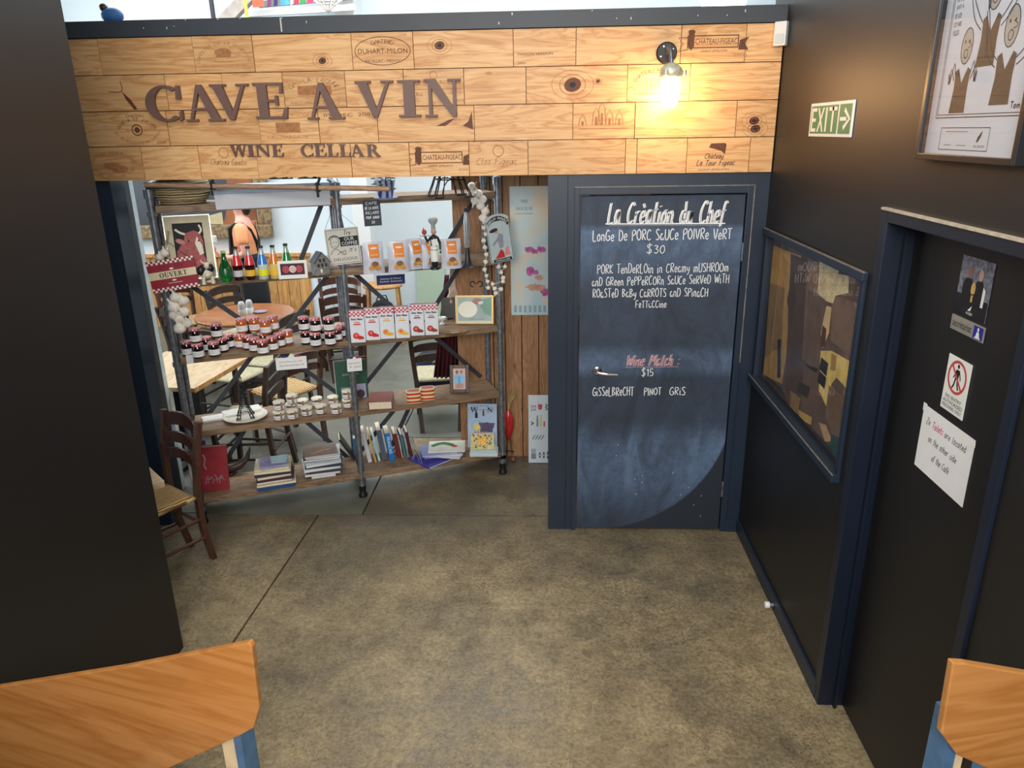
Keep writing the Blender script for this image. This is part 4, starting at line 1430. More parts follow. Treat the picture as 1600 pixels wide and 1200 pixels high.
for k, z in enumerate(LEV):
    for (a_, b_) in ((.022, 1.02), (1.04, 2.03)):
        q = MB(); q.box(-(b_-a_)/2, (b_-a_)/2, -.022, .29, -.04, 0, shelfwood, .003)
        q.build('shelf_board', shf, ((a_+b_)/2, 0, z), (0, 0, 0))
    # bearer pipes front to back
    for u_ in (0, 1.03, 2.05):
        q = MB(); q.tube([(u_, 0, z-.052), (u_, .30, z-.052)], .011, steel, 8); q.build('bearer', shf)
# flat diagonal braces at the back
def brace(u0, z0, u1, z1):
    q = MB(); q.bar((u0, .325, z0), (u1, .325, z1), .006, .03, darksteel, up=(0, 0, 1)); q.build('brace', shf)
brace(.08, 1.52, .52, 1.12); brace(.99, 1.52, .62, 1.1)
brace(.10, .62, .50, 1.08); brace(.99, .62, .52, 1.08)
brace(.10, .18, .40, .60); brace(.99, .15, .62, .6)
brace(1.07, 1.95, 1.12, 1.58); brace(1.9, 1.53, 1.6, 1.1); brace(1.1, 1.53, 1.5, 1.1)
brace(1.52, 1.1, 1.10, .65); brace(1.56, 1.1, 2.0, .65); brace(1.45, .6, 1.08, .2); brace(1.52, .62, 1.3, .2)
brace(2.0, 1.55, 1.72, 1.13+.4); brace(2.02, 1.98, 1.74, 1.58); brace(.98, 1.98, .8, 1.6)

# wooden rod clamped under the sign
ra, rb = atY(226, 289, D+.004), atY(609, 295, D+.004)
rod = thing('wooden_rod', 'long brown wooden rod hung by black clamps just below the sign', 'rod', ra)
dd_ = rb-ra
q = MB(); q.tube([(0, 0, 0), dd_], .014, wood('rod wood', (134, 104, 84), (168, 136, 114), (186, 156, 132), 0, 2, .5, 0, knots=False), 12); q.build('rod', rod)
for t_ in (.28, .71):
    q = MB(); c = dd_*t_
    q.ring(c.x, c.z, .024, .024, .008, .004, blackmetal, 20); q.bar((c.x, -.005, c.z+.015), (c.x+.02, -.005, c.z+.06), .012, .012, blackmetal); q.bar((c.x, -.012, c.z-.05), (c.x, -.012, c.z+.03), .012, .012, chrome if t_ < .5 else blackmetal)
    q.build('clamp', rod)

AX = SANG
def item(name, label, cat, px, py, lev, rz=0.0, group=None, dz=0.0):
    return thing(name, label, cat, sh(px, py, lev, dz), AX+R(rz), group)

# ---------------------------------------------- jam jars
gingham = None
def gingham_mat(name, a, b, sc):
    if name in MATS: return MATS[name]
    m, nt, bs = node_mat(name)
    tc = N(nt, 'ShaderNodeTexCoord')
    ck = N(nt, 'ShaderNodeTexChecker'); ck.inputs['Scale'].default_value = sc
    ck.inputs[1].default_value = (*lin(a), 1); ck.inputs[2].default_value = (*lin(b), 1)
    mp = N(nt, 'ShaderNodeMapping'); mp.inputs['Location'].default_value = (.0013, .0017, .0011)
    nt.links.new(tc.outputs['Object'], mp.inputs[0]); nt.links.new(mp.outputs[0], ck.inputs[0])
    nt.links.new(ck.outputs[0], bs.inputs['Base Color']); bs.inputs['Roughness'].default_value = .35
    MATS[name] = m
    return m


lidred = gingham_mat('red gingham lid', (190, 44, 56), (246, 214, 214), 90)
def jar(kind, body):
    t = thing('jam_jar', 'x', 'jar', (0, 0, 0))
    q = MB(); q.lathe([(.028, 0), (.033, .003), (.034, .012), (.034, .058), (.031, .068), (.029, .074)], body, 20); q.build('glass_body', t)
    q = MB(); q.lathe([(.0345, .012), (.0346, .046)], paper, 20)
    for k in range(2):
        for j in range(-5, 6):
            a = R(-90+j*6.5)
            if (j+k*3) % 4 == 3: continue
            r_ = .0349; a2 = a+R(5); z = .034-.010*k
            q.add([(r_*math.cos(a), r_*math.sin(a), z), (r_*math.cos(a2), r_*math.sin(a2), z), (r_*math.cos(a2), r_*math.sin(a2), z+.0035), (r_*math.cos(a), r_*math.sin(a), z+.0035)], [(0, 1, 2, 3)], inkgrey)
    q.build('paper_label', t)
    q = MB(); q.lathe([(.0315, .074), (.034, .075), (.034, .086), (.032, .089), (0, .0895)], lidred, 20); q.build('lid', t)
    return t


dark = mat('blackcurrant jam glass', (30, 12, 18), .08, var=0, coat=.6)
deepred = mat('cherry jam glass', (70, 16, 20), .08, var=0, coat=.6)
amber = mat('apricot jam glass', (186, 98, 36), .08, var=0, coat=.6)
brownj = mat('fig jam glass', (92, 40, 26), .08, var=0, coat=.6)
protos = {'d': jar('d', dark), 'r': jar('r', deepred), 'a': jar('a', amber), 'b': jar('b', brownj)}
used_p = set()
word = {'d': 'near-black', 'r': 'deep red', 'a': 'amber', 'b': 'brown'}
JH = .090
jl = [
 ('left', 'd', 294, 555, 0, 'at the far left end, lower layer'),
 ('left', 'd', 311, 559, 0, 'front row beside the left end, lower layer'),
 ('left', 'd', 336, 556, 0, 'front row, right hand of the pair, lower layer'),
 ('left', 'd', 349, 549, 0, 'second row behind and right of the front pair'),
 ('left', 'd', 359, 543, 0, 'at the back right of its cluster, lower layer'),
 ('left', 'd', 324, 548, 0, 'behind the front pair, hardly showing'),
 ('left', 'd', 307, 535, 1, 'stacked on top at the left'),
 ('left', 'd', 340, 527, 1, 'stacked on top at the right'),
 ('middle', 'a', 378, 543, 0, 'at the left end, lower layer'),
 ('middle', 'b', 388, 545, 0, 'lower layer, second from the left'),
 ('middle', 'b', 399, 549, 0, 'lower layer, third from the left'),
 ('middle', 'b', 412, 553, 0, 'at the front tip of its triangle'),
 ('middle', 'b', 427, 547, 0, 'lower layer, just right of the front tip'),
 ('middle', 'b', 439, 541, 0, 'lower layer, second from the right'),
 ('middle', 'a', 450, 537, 0, 'at the right end, lower layer'),
 ('middle', 'b', 413, 541, 0, 'in the centre of its triangle, lower layer'),
 ('middle', 'a', 379, 519, 1, 'upper layer, leftmost'),
 ('middle', 'a', 399, 517, 1, 'upper layer, second from the left'),
 ('middle', 'a', 416, 521, 1, 'upper layer, nearest to us'),
 ('middle', 'a', 428, 515, 1, 'upper layer, rightmost'),
 ('right', 'd', 479, 537, 0, 'at the left end, lower layer'),
 ('right', 'd', 494, 541, 0, 'lower layer, left hand of the front pair'),
 ('right', 'd', 517, 539, 0, 'lower layer, right hand of the front pair'),
 ('right', 'r', 527, 532, 0, 'lower layer, second from the right'),
 ('right', 'r', 535, 526, 0, 'at the right end beside the post'),
 ('right', 'd', 506, 530, 0, 'behind the front pair, lower layer'),
 ('right', 'd', 476, 516, 1, 'upper layer, leftmost'),
 ('right', 'd', 494, 518, 1, 'upper layer, second from the left'),
 ('right', 'd', 515, 517, 1, 'upper layer, rightmost'),
]
def clear_post(p):
    q_ = Vector((p.x, p.y, 0))-SA
    u_, w_ = q_.dot(SU), q_.dot(SV)
    if abs(u_-1.03) < .062 and w_ < .068: w_ = .068
    r_ = S(u_, w_, 0)
    return Vector((r_.x, r_.y))


# settle jars so that none overlap: push apart in plan within each layer
def settle(P, r, it=60):
    for _ in range(it):
        for i in range(len(P)):
            for j in range(i):
                d = P[i]-P[j]
                if d.length < 2*r:
                    d = d.normalized() if d.length > 1e-6 else Vector((1, 0))
                    g_ = (2*r-(P[i]-P[j]).length)/2+1e-4
                    P[i] += d*g_; P[j] -= d*g_
    return P


for layer in (0, 1):
    for grp in ('left', 'middle', 'right'):
        idx = [k for k, e in enumerate(jl) if e[0] == grp and e[4] == layer]
        P = [sh(jl[k][2], jl[k][3], 2, JH*layer).to_2d() for k in idx]
        settle(P, .0355)
        P = [clear_post(p) for p in P]
        for k, p in zip(idx, P):
            g_, c, _, _, _, where = jl[k]
            lab = '%s jam jar, %s cluster, %s' % (word[c], g_, where)
            loc = (p.x, p.y, LEV[2]+.0008+JH*layer)
            if c not in used_p:
                used_p.add(c); o = protos[c]; o.location = loc; o['label'] = lab
            else:
                o = dup(protos[c], loc, label=lab)
            o.rotation_euler = (0, 0, rn.uniform(-.25, .25)); o['group'] = 'jam jars with gingham lids on the third shelf'

# ---------------------------------------------- small preserve pots on the fourth shelf
creamlid = mat('cream pot lid', (232, 228, 206), .4, var=.05)
pate = mat('brown pate', (132, 92, 74), .2, var=.2, coat=.4)
def pot():
    t = thing('preserve_pot', 'x', 'jar', (0, 0, 0))
    q = MB(); q.lathe([(.027, 0), (.032, .004), (.035, .03), (.036, .044)], pate, 20); q.build('glass_body', t)
    q = MB(); q.lathe([(.0335, .008), (.0363, .036)], paper, 20)
    for j in range(-4, 5):
        a = R(-90+j*8); a2 = a+R(6)
        q.add([(.0362*math.cos(a), .0362*math.sin(a), .018), (.0362*math.cos(a2), .0362*math.sin(a2), .018), (.0364*math.cos(a2), .0364*math.sin(a2), .022), (.0364*math.cos(a), .0364*math.sin(a), .022)], [(0, 1, 2, 3)], inkgrey)
    q.build('paper_label', t)
    q = MB(); q.lathe([(.036, .044), (.038, .046), (.038, .057), (.036, .06), (.02, .061), (0, .0605)], creamlid, 20)
    q.add([(-.018, -.0384, .046), (.018, -.0384, .046), (.018, -.0384, .052), (-.018, -.0384, .052)], [(0, 1, 2, 3)], darksteel)
    q.build('lid', t)
    q = MB(); q.box(.008, .02, -.0395, -.036, .012, .06, mat('brown tape', (150, 116, 96), .6, var=.1)); q.build('seal_strip', t)
    return t


pp_ = pot(); PH = .0615; fst = True
pl2 = [(437, 656, 0, 'leftmost in the front row'), (458, 654, 0, 'front row, second from the left'), (480, 649, 0, 'front row, third from the left'),
       (502, 646, 0, 'front row, fourth from the left'), (526, 646, 0, 'front row, just left of the post pair'), (546, 641, 0, 'front row, partly behind the pipe post'),
       (456, 643, 0, 'in the back row behind the second pot'), (474, 637, 0, 'back row, right of the tall pair'), (496, 634, 0, 'back row, lone lid in the middle'), (521, 632, 0, 'back row beside the pipe post pair'),
       (437, 640, 1, 'stacked on the leftmost pot'), (457, 630, 1, 'stacked highest on the second pots'), (545, 626, 1, 'stacked beside the pipe post')]
for layer in (0, 1):
    idx = [k for k, e in enumerate(pl2) if e[2] == layer]
    P = [sh(pl2[k][0], pl2[k][1], 1, PH*layer).to_2d() for k in idx]
    settle(P, .039)
    P = [clear_post(p) for p in P]
    for k, p in zip(idx, P):
        lab = 'small preserve pot with cream lid, ' + pl2[k][3]
        loc = (p.x, p.y, LEV[3-0]*0+LEV[1]*0+0)
        loc = (p.x, p.y, 0)
        lz = LEV[1]
        loc = (p.x, p.y, lz+.0008+PH*layer)
        if fst: fst = False; o = pp_; o.location = loc; o['label'] = lab
        else: o = dup(pp_, loc, label=lab)
        o.rotation_euler = (0, 0, R(12)+rn.uniform(-.3, .3)); o['group'] = 'preserve pots on the fourth shelf'

# ---------------------------------------------- biscuit cartons
check = mat('carton red', (206, 44, 60), .5, var=0)
cart = mat('carton white', (226, 230, 240), .5, var=.02)
cx = [(549, 572, 536, (202, 48, 44), 'raspberry', 'leftmost, half behind the pipe post'), (572, 595, 532, (196, 40, 44), 'raspberry', 'second from the left'),
      (595, 618, 530, (232, 186, 66), 'lemon', 'third from the left'), (619, 641, 529, (232, 190, 66), 'lemon', 'fourth from the left'),
      (643, 664, 525, (140, 62, 38), 'chocolate', 'fifth from the left'), (665, 686, 524, (150, 66, 38), 'chocolate', 'rightmost, beside the tray')]
for (xa, xb, yb_, colr, nm, where) in cx:
    a, c = sh(xa, yb_, 2), sh(xb, yb_-1.2, 2)
    w_ = (c-a).length-.002
    t = thing('biscuit_carton', 'white biscuit carton with gingham top and %s picture, %s' % (nm, where), 'carton', a+SV*.0, AX-R(13), 'biscuit cartons in a row on the third shelf')
    q = MB(); H_ = .205
    q.box(0, w_, 0, .05, 0, H_, cart, .0015); q.build('box', t)
    q = MB(); q.flat([(0, H_), (w_, H_), (w_, H_+.001), (0, H_+.001)], 0, cart)
    n_ = 7
    for k in range(n_):
        for j in range(3):
            if (k+j) % 2 == 0:
                x0 = k*w_/n_; q.rect(x0, H_-.036+j*.011, x0+w_/n_, H_-.025+j*.011, .0006, check)
    for k in range(n_):
        for j in range(5):
            if (k+j) % 2 == 0:
                x0 = k*w_/n_; y0 = .002+j*.009
                q.add([(x0, y0, H_+.0006), (x0+w_/n_, y0, H_+.0006), (x0+w_/n_, y0+.009, H_+.0006), (x0, y0+.009, H_+.0006)], [(0, 1, 2, 3)], check)
    q.build('gingham_print', t)
    q = MB(); hand(q, 'Bonne Maman', w_*.1, H_-.058, w_*.9, H_-.058, .013, .0022, .0008, ink, .3)
    fc = mat('print %d %d %d' % colr, colr, .5, var=.25, vs=60)
    q.rect(w_*.25, H_-.09, w_*.75, H_-.082, .0008, fc); q.rect(w_*.32, H_-.076, w_*.68, H_-.071, .0008, fc)
    q.ell(w_*.38, .045, .02, .02, .0008, fc, 16); q.ell(w_*.62, .033, .017, .013, .0009, fc, 14); q.ell(w_*.80, .03, .011, .010, .0010, fc, 12); q.ell(w_*.38, .047, .011, .011, .0011, mat('print light', tuple(min(255, x+50) for x in colr) if nm != 'lemon' else (244, 214, 110), .5, var=0), 14)
    q.build('picture_print', t)

# ---------------------------------------------- bottles on the second shelf
def bottle(px, py, label, glassc, liquid, upper, lab_, capc, h=.245, shape=0):
    t = thing('glass_bottle', label, 'bottle', sh(px, py, 3), AX, 'drink bottles on the second shelf')
    k = h/.245
    gm = mat('bottle glass %d %d %d' % glassc, glassc, .04, var=0, trans=.75 if shape else .25, coat=.5)
    lq = mat('drink %d %d %d' % liquid, liquid, .08, var=0, coat=.4)
    q = MB()
    if shape:
        q.lathe([(.022, 0), (.034, .006), (.039, .04), (.038, .08), (.03, .125), (.018, .165), (.013, .19), (.0125, .235*k)], gm, 20)
        q.build('glass_body', t)
        q = MB(); q.lathe([(.0388, .055), (.0382, .085), (.0335, .11)], mat('dark green print', (20, 84, 44), .3, var=.4, vs=90), 20); q.build('paper_label', t)
    else:
        q.lathe([(.026, 0), (.031, .004), (.031, .11)], lq, 20); q.lathe([(.031, .11), (.026, .14), (.018, .18)], lq if upper is None else mat('up %d %d %d' % upper, upper, .15, var=0, coat=.4), 20, smooth=True)
        q.lathe([(.018, .18), (.013, .21), (.012, .228)], gm, 16); q.build('glass_body', t)
        q = MB(); q.lathe([(.0314, .03), (.0315, .075)], mat('lab %d %d %d' % lab_, lab_, .5, var=0), 20); q.build('paper_label', t)
    t.scale = (1.0, 1.0, .74) if shape else (.95, .95, .80)
    q = MB(); q.lathe([(.014, .226*k), (.0145, .242*k), (.0, .244*k)], mat('cap %d %d %d' % capc, capc, .4, var=0), 16); q.build('cap', t)


bottle(355, 441, 'squat green glass water bottle, leftmost of the bottles', (14, 120, 50), (14, 120, 50), None, (20, 80, 40), (150, 170, 130), shape=1)
bottle(374, 438, 'dark red drink bottle with a white label', (190, 170, 170), (44, 10, 14), (214, 56, 60), (196, 196, 204), (24, 22, 26))
bottle(393, 437, 'dark red drink bottle with a yellow label', (190, 170, 170), (44, 10, 14), (214, 56, 60), (230, 180, 60), (24, 22, 26))
bottle(413, 436, 'clear drink bottle with blue neck and lime yellow label', (190, 206, 212), (206, 214, 212), (52, 128, 212), (226, 232, 40), (24, 22, 26))
bottle(431, 435, 'pale yellow drink bottle with an orange neck', (200, 206, 196), (222, 206, 120), (216, 120, 44), (240, 190, 60), (24, 22, 26))
bottle(451, 432, 'drink bottle with green neck standing behind the white card', (170, 206, 180), (190, 210, 180), (20, 130, 66), (220, 224, 210), (24, 22, 26))

# white framed card
t = item('framed_card', 'white card frame with a dark photo of three pale roses beside the bottles', 'picture', 436, 437, 3, -8)
q = MB(); q.box(0, .165, 0, .012, 0, .105, wplate, .003); q.build('frame', t)
q = MB(); q.rect(.014, .024, .15, .09, .0006, mat('plum print', (60, 22, 40), .4, var=.2))
for x, c in ((.045, (190, 70, 90)), (.083, (226, 206, 206)), (.12, (190, 70, 90))):
    q.ell(x, .057, .02, .021, .001, mat('rose %d' % c[0], c, .5, var=.3, vs=120), 14); q.ring(x, .057, .012, .012, .003, .0014, mat('rose dark %d' % c[0], tuple(int(v*.6) for v in c), .5, var=0), 14)
q.build('picture', t)

# cow picture in big beige frame, leaning
t = item('cow_picture', 'beige framed picture of a red-brown cow head leaning at the left end', 'picture', 262, 447, 3, 2)
t.rotation_euler = (R(-12), 0, AX+R(2))
frm_m = mat('beige frame', (134, 128, 104), .4, .3, var=.15, vs=12)
FWd, FH = .255, .37
t.location = t.location + SU*0.01 + SV*.12
q = MB(); fw2 = .046
q.prism([(0, 0), (FWd, 0), (FWd-fw2, fw2), (fw2, fw2)], 0, .025, frm_m); q.prism([(0, FH), (fw2, FH-fw2), (FWd-fw2, FH-fw2), (FWd, FH)], 0, .025, frm_m)
q.prism([(0, 0), (fw2, fw2), (fw2, FH-fw2), (0, FH)], 0, .025, frm_m); q.prism([(FWd, 0), (FWd, FH), (FWd-fw2, FH-fw2), (FWd-fw2, fw2)], 0, .025, frm_m)
q.frame(0, 0, FWd, FH, .006, .001, mat('frame lip', (206, 204, 190), .3, .4, var=0))
q.build('frame', t)
q = MB(); q.rect(fw2, fw2, FWd-fw2, FH-fw2, -.006, mat('picture black', (22, 22, 26), .7, var=.1))
cow = mat('cow russet', (168, 82, 82), .6, var=.3, vs=40); horn = mat('horn cream', (226, 220, 204), .5, var=.05)
X0, Z0 = fw2-.012, fw2+.0
def cw2(pts, m, off): q.flat([(X0+x*.92+.012, Z0+z) for x, z in pts], off, m)
cw2([(.0, .0), (.17, .0), (.175, .06), (.15, .12), (.10, .16), (.05, .17), (.01, .12)], cow, -.005)
cw2([(.04, .12), (.07, .22), (.12, .235), (.155, .22), (.17, .17), (.165, .10), (.13, .07), (.09, .10)], cow, -.0045)
cw2([(.12, .16), (.135, .2), (.16, .15), (.165, .10), (.14, .09)], horn, -.004)
q.ell(X0+.045, Z0+.175, .026, .014, -.004, mat('cow ear', (196, 130, 120), .6, var=0), 12, -.4); q.ell(X0+.185, Z0+.195, .012, .02, -.004, horn, 12)
q.ribbon([(X0+.075, Z0+.215), (X0+.05, Z0+.225), (X0+.025, Z0+.245)], .012, -.0038, horn); q.ribbon([(X0+.15, Z0+.215), (X0+.165, Z0+.235), (X0+.155, Z0+.265)], .010, -.0038, horn)
q.ell(X0+.09, Z0+.175, .006, .006, -.0036, ink, 10); q.ell(X0+.145, Z0+.175, .005, .006, -.0036, ink, 10)
q.build('picture', t)

# cow figurine
t = item('cow_figurine', 'small black and white cow figurine with raised head at the left of the bottles', 'figurine', 326, 443, 3, 10)
bw = mat('figurine white', (214, 208, 186), .4, var=.1); bk = mat('figurine black', (26, 26, 30), .4, var=0)
q = MB()
q.ball((0, 0, .055), .032, bw, 14, (1.0, .8, .9)); q.ball((-.03, .0, .075), .026, bk, 12, (1, .8, 1.1)); q.ball((.02, -.005, .085), .022, bk, 12, (1, .8, 1))
for x, y in ((-.025, -.012), (.025, -.012), (-.02, .014), (.022, .014)):
    q.lathe([(.012, 0), (.009, .015), (.011, .04)], bw, 10, (x, y, 0))
q.build('body', t)
q = MB(); q.ball((.0, -.022, .052), .017, bw, 12, (1.1, .9, .9)); q.ball((0, -.018, .105), .015, bw, 12, (1, 1, 1.3))
for sx in (-1, 1):
    q.tube([(sx*.01, -.015, .118), (sx*.024, -.015, .126), (sx*.026, -.015, .14)], [.005, .004, .002], bw, 8)
    q.ball((sx*.022, -.012, .106), .008, bk, 8, (1.4, .6, .7))
q.build('head', t)
t = item('white_pebble', 'small white pebble ornament below the cow figurine on the shelf edge', 'ornament', 330, 442, 3)
q = MB(); q.ball((0, 0, .009), .02, bw, 12, (1.3, .8, .45)); q.tube([(-.02, 0, .006), (.0, -.012, .008), (.025, 0, .006)], .004, bw, 8); q.build('body', t)

# glass lantern house
t = item('house_lantern', 'grey lantern shaped like a small gabled house left of the coffee sign', 'lantern', 503, 431, 3, 20)
lg = mat('lantern grey', (134, 134, 132), .6, .2, var=.3, vs=50)
q = MB(); q.prism([(-.05, 0), (.05, 0), (.055, .09), (.0, .15), (-.055, .09)], -.035, .035, lg); q.build('body', t)
q = MB(); q.bar((-.062, 0, .085), (.0, 0, .158), .084, .006, darksteel, (0, 0, 1)); q.bar((.062, 0, .085), (.0, 0, .158), .084, .006, lg); q.build('roof', t)
q = MB()
for x, z in ((-.028, .055), (.0, .055), (.028, .055), (-.014, .09), (.014, .09)): q.rect(x-.008, z, x+.008, z+.024, .0358, mat('lantern window', (60, 58, 56), .3, var=0))
q.ell(-.01, .03, .008, .016, .036, mat('candle glow cream', (240, 232, 210), .5, var=0), 12); q.build('window_hole', t); t.scale = (.86, .86, .86)

# small pale box between lantern and post
t = item('tea_box', 'small pale tea box tucked behind the post under the coffee sign', 'box', 519, 432, 3, 0)
q = MB(); q.box(0, .05, 0, .05, 0, .075, mat('pale box', (196, 204, 210), .6, var=.1), .002); q.build('box', t)
q = MB(); q.rect(.004, .01, .046, .02, .0006, mat('box band', (110, 116, 124), .6, var=0)); q.rect(.004, .03, .046, .036, .0006, mat('box band', (110, 116, 124), .6)); q.build('print', t)

# cookie bags
bagm = mat('pearly bag', (204, 208, 220), .28, var=.1, vs=20, coat=.3)
orange = mat('bag orange', (224, 132, 50), .4, var=.05)
cook = mat('cookie print', (206, 150, 84), .5, var=.35, vs=70); cook2 = mat('cookie print dark', (130, 92, 62), .5, var=.3, vs=70)
def bag(px, py, w_, h_, rz, label, dk=False, dzs=0, wz=0):
    t = item('biscuit_bag', label, 'bag', px, py, 3, rz, 'silver bags of biscuits on the second shelf')
    vs, fs = [], []
    nx, nz = 8, 10
    for s_ in (-1, 1):
        for j in range(nz+1):
            f = j/nz
            th = .034*math.sin(math.pi*min(1, .18+f*.82))**.7 if f < .97 else .002
            if f == 0: th = .028
            wd_ = w_/2*(1-.06*math.sin(f*math.pi))*(1.0 if f < .9 else .93)
            for i in range(nx+1):
                a = -1+2*i/nx
                cr = .0035*math.sin(i*2.1+j*1.7)
                vs.append((a*wd_, s_*(th*(1-a**4)+.001)+cr*(1-abs(a)), f*h_))
    M_ = (nx+1)*(nz+1)
    for s_ in (0, 1):
        for j in range(nz):
            for i in range(nx):
                a = s_*M_+j*(nx+1)+i
                fs.append((a, a+1, a+nx+2, a+nx+1) if s_ == 0 else (a+nx+1, a+nx+2, a+1, a))
    q = MB(); q.add(vs, fs, bagm, True); q.build('bag_body', t)
    q = MB()
    def yy(x, z):
        f = z/h_; th = .034*math.sin(math.pi*min(1, .18+f*.82))**.7 if f < .97 else .002
        return th*(1-(x/(w_/2))**4)+.0052
    def cpatch(x0, z0, x1, z1, m, k=5):
        V, F = [], []
        for j in range(k+1):
            for i in range(k+1):
                x = x0+(x1-x0)*i/k; z = z0+(z1-z0)*j/k; V.append((x, -yy(x, z), z))
        for j in range(k):
            for i in range(k):
                a = j*(k+1)+i; F.append((a, a+1, a+k+2, a+k+1))
        q.add(V, F, m, True)
    cpatch(-w_*.23, h_*.52, w_*.23, h_*.94, orange)
    for (x, z, r_, m) in ((-.0, h_*.27, w_*.22, cook), (w_*.12, h_*.2, w_*.16, cook), (-w_*.16, h_*.2, w_*.13, cook), (.0, h_*.33, w_*.16, cook2)):
        V = [(x+r_*math.cos(2*math.pi*k/14), -yy(x, z)-.0006-.0004*(m is cook2), z+r_*.7*math.sin(2*math.pi*k/14)) for k in range(14)]
        q.add(V, [list(range(14))], m)
    q.ell(0, h_*.82, w_*.16, h_*.028, yy(0, h_*.8)+.001, wplate); q.rect(-w_*.17, h_*.6, w_*.17, h_*.63, yy(0, h_*.6)+.0012, mat('bag light orange', (246, 196, 140), .5, var=0))
    q.build('print', t)


bag(558, 424, .13, .12, 0, 'low biscuit bag lying behind the coffee sign and the post')
bag(585, 427, .132, .186, 4, 'silver biscuit bag with orange label right beside the pipe post')
bag(624, 426, .132, .19, 0, 'silver biscuit bag with orange label, second from the pipe post')
bag(649, 420, .115, .185, 18, 'silver biscuit bag turned behind the second one')
bag(666, 419, .08, .175, 40, 'narrow reddish side of a biscuit bag left of the chef figurine')
bag(706, 419, .13, .18, -4, 'silver biscuit bag with orange label right of the chef figurine')

for o in list(bpy.data.objects):
    if o.name == 'house_lantern': o.location = o.location+SV*.05
    if o.name == 'biscuit_bag': o.location = S(1.125, .12, LEV[3]+.001)
    if o.name == 'tea_box': o.location = S(.925, .05, LEV[3]+.001)
# chef figurine
t = item('chef_figurine', 'slim waiter-chef figurine in black with white apron and chef hat carrying a tray', 'figurine', 680, 421, 3, 5)
q = MB(); q.lathe([(.03, 0), (.03, .012), (.024, .016)], bk, 16); q.build('base', t)
q = MB(); q.lathe([(.016, .016), (.02, .03), (.022, .08), (.024, .12), (.020, .16), (.026, .19), (.02, .205), (.008, .212)], bk, 14)
q.tube([(-.02, 0, .195), (-.045, -.012, .175), (-.06, -.02, .205)], [.009, .008, .007], bk, 8); q.tube([(.022, 0, .195), (.038, 0, .16), (.034, -.012, .12)], [.009, .008, .006], bk, 8); q.build('body', t)
q = MB(); q.lathe([(.0235, .05), (.025, .1), (.0225, .145)], wplate, 14); q.flat([(-.02, .145), (.018, .15), (.012, .19), (-.026, .185)], .027, wplate); q.build('apron', t)
q = MB(); q.ball((0, -.003, .23), .017, mat('figurine skin', (206, 160, 136), .5, var=0), 12, (1, 1, 1.15)); q.ball((0, -.02, .228), .004, mat('figurine skin', (206, 160, 136), .5), 6); q.build('head', t)
q = MB(); q.lathe([(.014, .243), (.013, .27), (.026, .285), (.03, .30), (.024, .312), (0, .316)], mat('hat grey white', (170, 176, 176), .5, var=.1), 14); q.build('chef_hat', t)
q = MB(); q.lathe([(.0, .21), (.03, .21), (.032, .214)], chrome, 14, (-.064, -.02, 0)); q.ball((-.064, -.02, .232), .014, mat('lobster red', (170, 60, 48), .5, var=.2), 10, (1.1, 1, 1.2)); q.flat([(-.075, .24), (-.06, .24), (-.07, .262)], .02, mat('lobster red', (170, 60, 48), .5)); q.build('tray', t)

# tall slim bottle with black base (metal tower)
t = item('slim_bottle', 'tall slim silver bottle on a flared black stand, right end of second shelf', 'bottle', 731, 417, 3, 0)
q = MB(); q.lathe([(.045, 0), (.03, .012), (.018, .06), (.014, .12)], bk, 14); q.build('stand', t)
q = MB(); q.lathe([(.016, .12), (.018, .15), (.017, .28), (.012, .32), (.012, .345)], mat('silver glass', (190, 194, 198), .2, .6, var=.2, vs=30), 14); q.build('glass_body', t)
q = MB(); q.lathe([(.013, .335), (.013, .36), (0, .362)], bk, 12); q.build('cap', t)

# ---------------------------------------------- top shelf things
t = item('seagrass_basket', 'round woven seagrass basket at the left end of the top shelf', 'basket', 292, 318, 4, 0)
bsk = weave_mat('seagrass weave', (116, 100, 70), (206, 190, 150), 22, 2)
t.location = Vector((t.location.x, t.location.y, LEV[4]+.001))+SV*.05-SU*.02
q = MB()
q.lathe([(.08, 0), (.115, .006), (.14, .03), (.152, .07), (.148, .11), (.138, .13)], bsk, 36); q.lathe([(.134, .13), (.14, .08), (.12, .02), (.0, .012)], bsk, 30); q.build('body', t)
q = MB()
for k in range(7):
    rk = (.117, .134, .145, .151, .152, .148, .140)[k]
    pts = [(rk*math.cos(2*math.pi*a/36), rk*math.sin(2*math.pi*a/36), .010+.0185*k) for a in range(36)]
    q.tube(pts, .0098, bsk, 7, closed=True)
o = q.build('woven_coil', t); o['kind'] = 'stuff'

# white box and pale blue box stacked beside it
def longbox(name, label, ua, ub, h_, d_, z, c):
    t = thing(name, label, 'box', S(ua, -.022, z), AX)
    w_ = ub-ua
    q = MB(); q.box(0, w_, 0, d_, 0, h_, c, .003); q.build('box', t)
    q = MB(); q.box(-.002, w_+.002, -.002, d_+.002, h_*.62, h_+.004, c, .002); q.build('lid', t)
    return t


lbm = mat('box cool white', (214, 220, 228), .5, var=.03)
t = longbox('long_white_box', 'long flat white box with a front flap on the top shelf right of the basket', .342, .988, .047, .2, 2.009, lbm)
q = MB(); q.box(.0, .646, -.0065, -.0045, -.034, .045, lbm); q.build('front_flap', t)
longbox('long_blue_box', 'long pale blue box lying on the white box on the top shelf', .338, .992, .040, .2, 2.0605, mat('box pale blue', (178, 200, 226), .45, var=.15, vs=4))

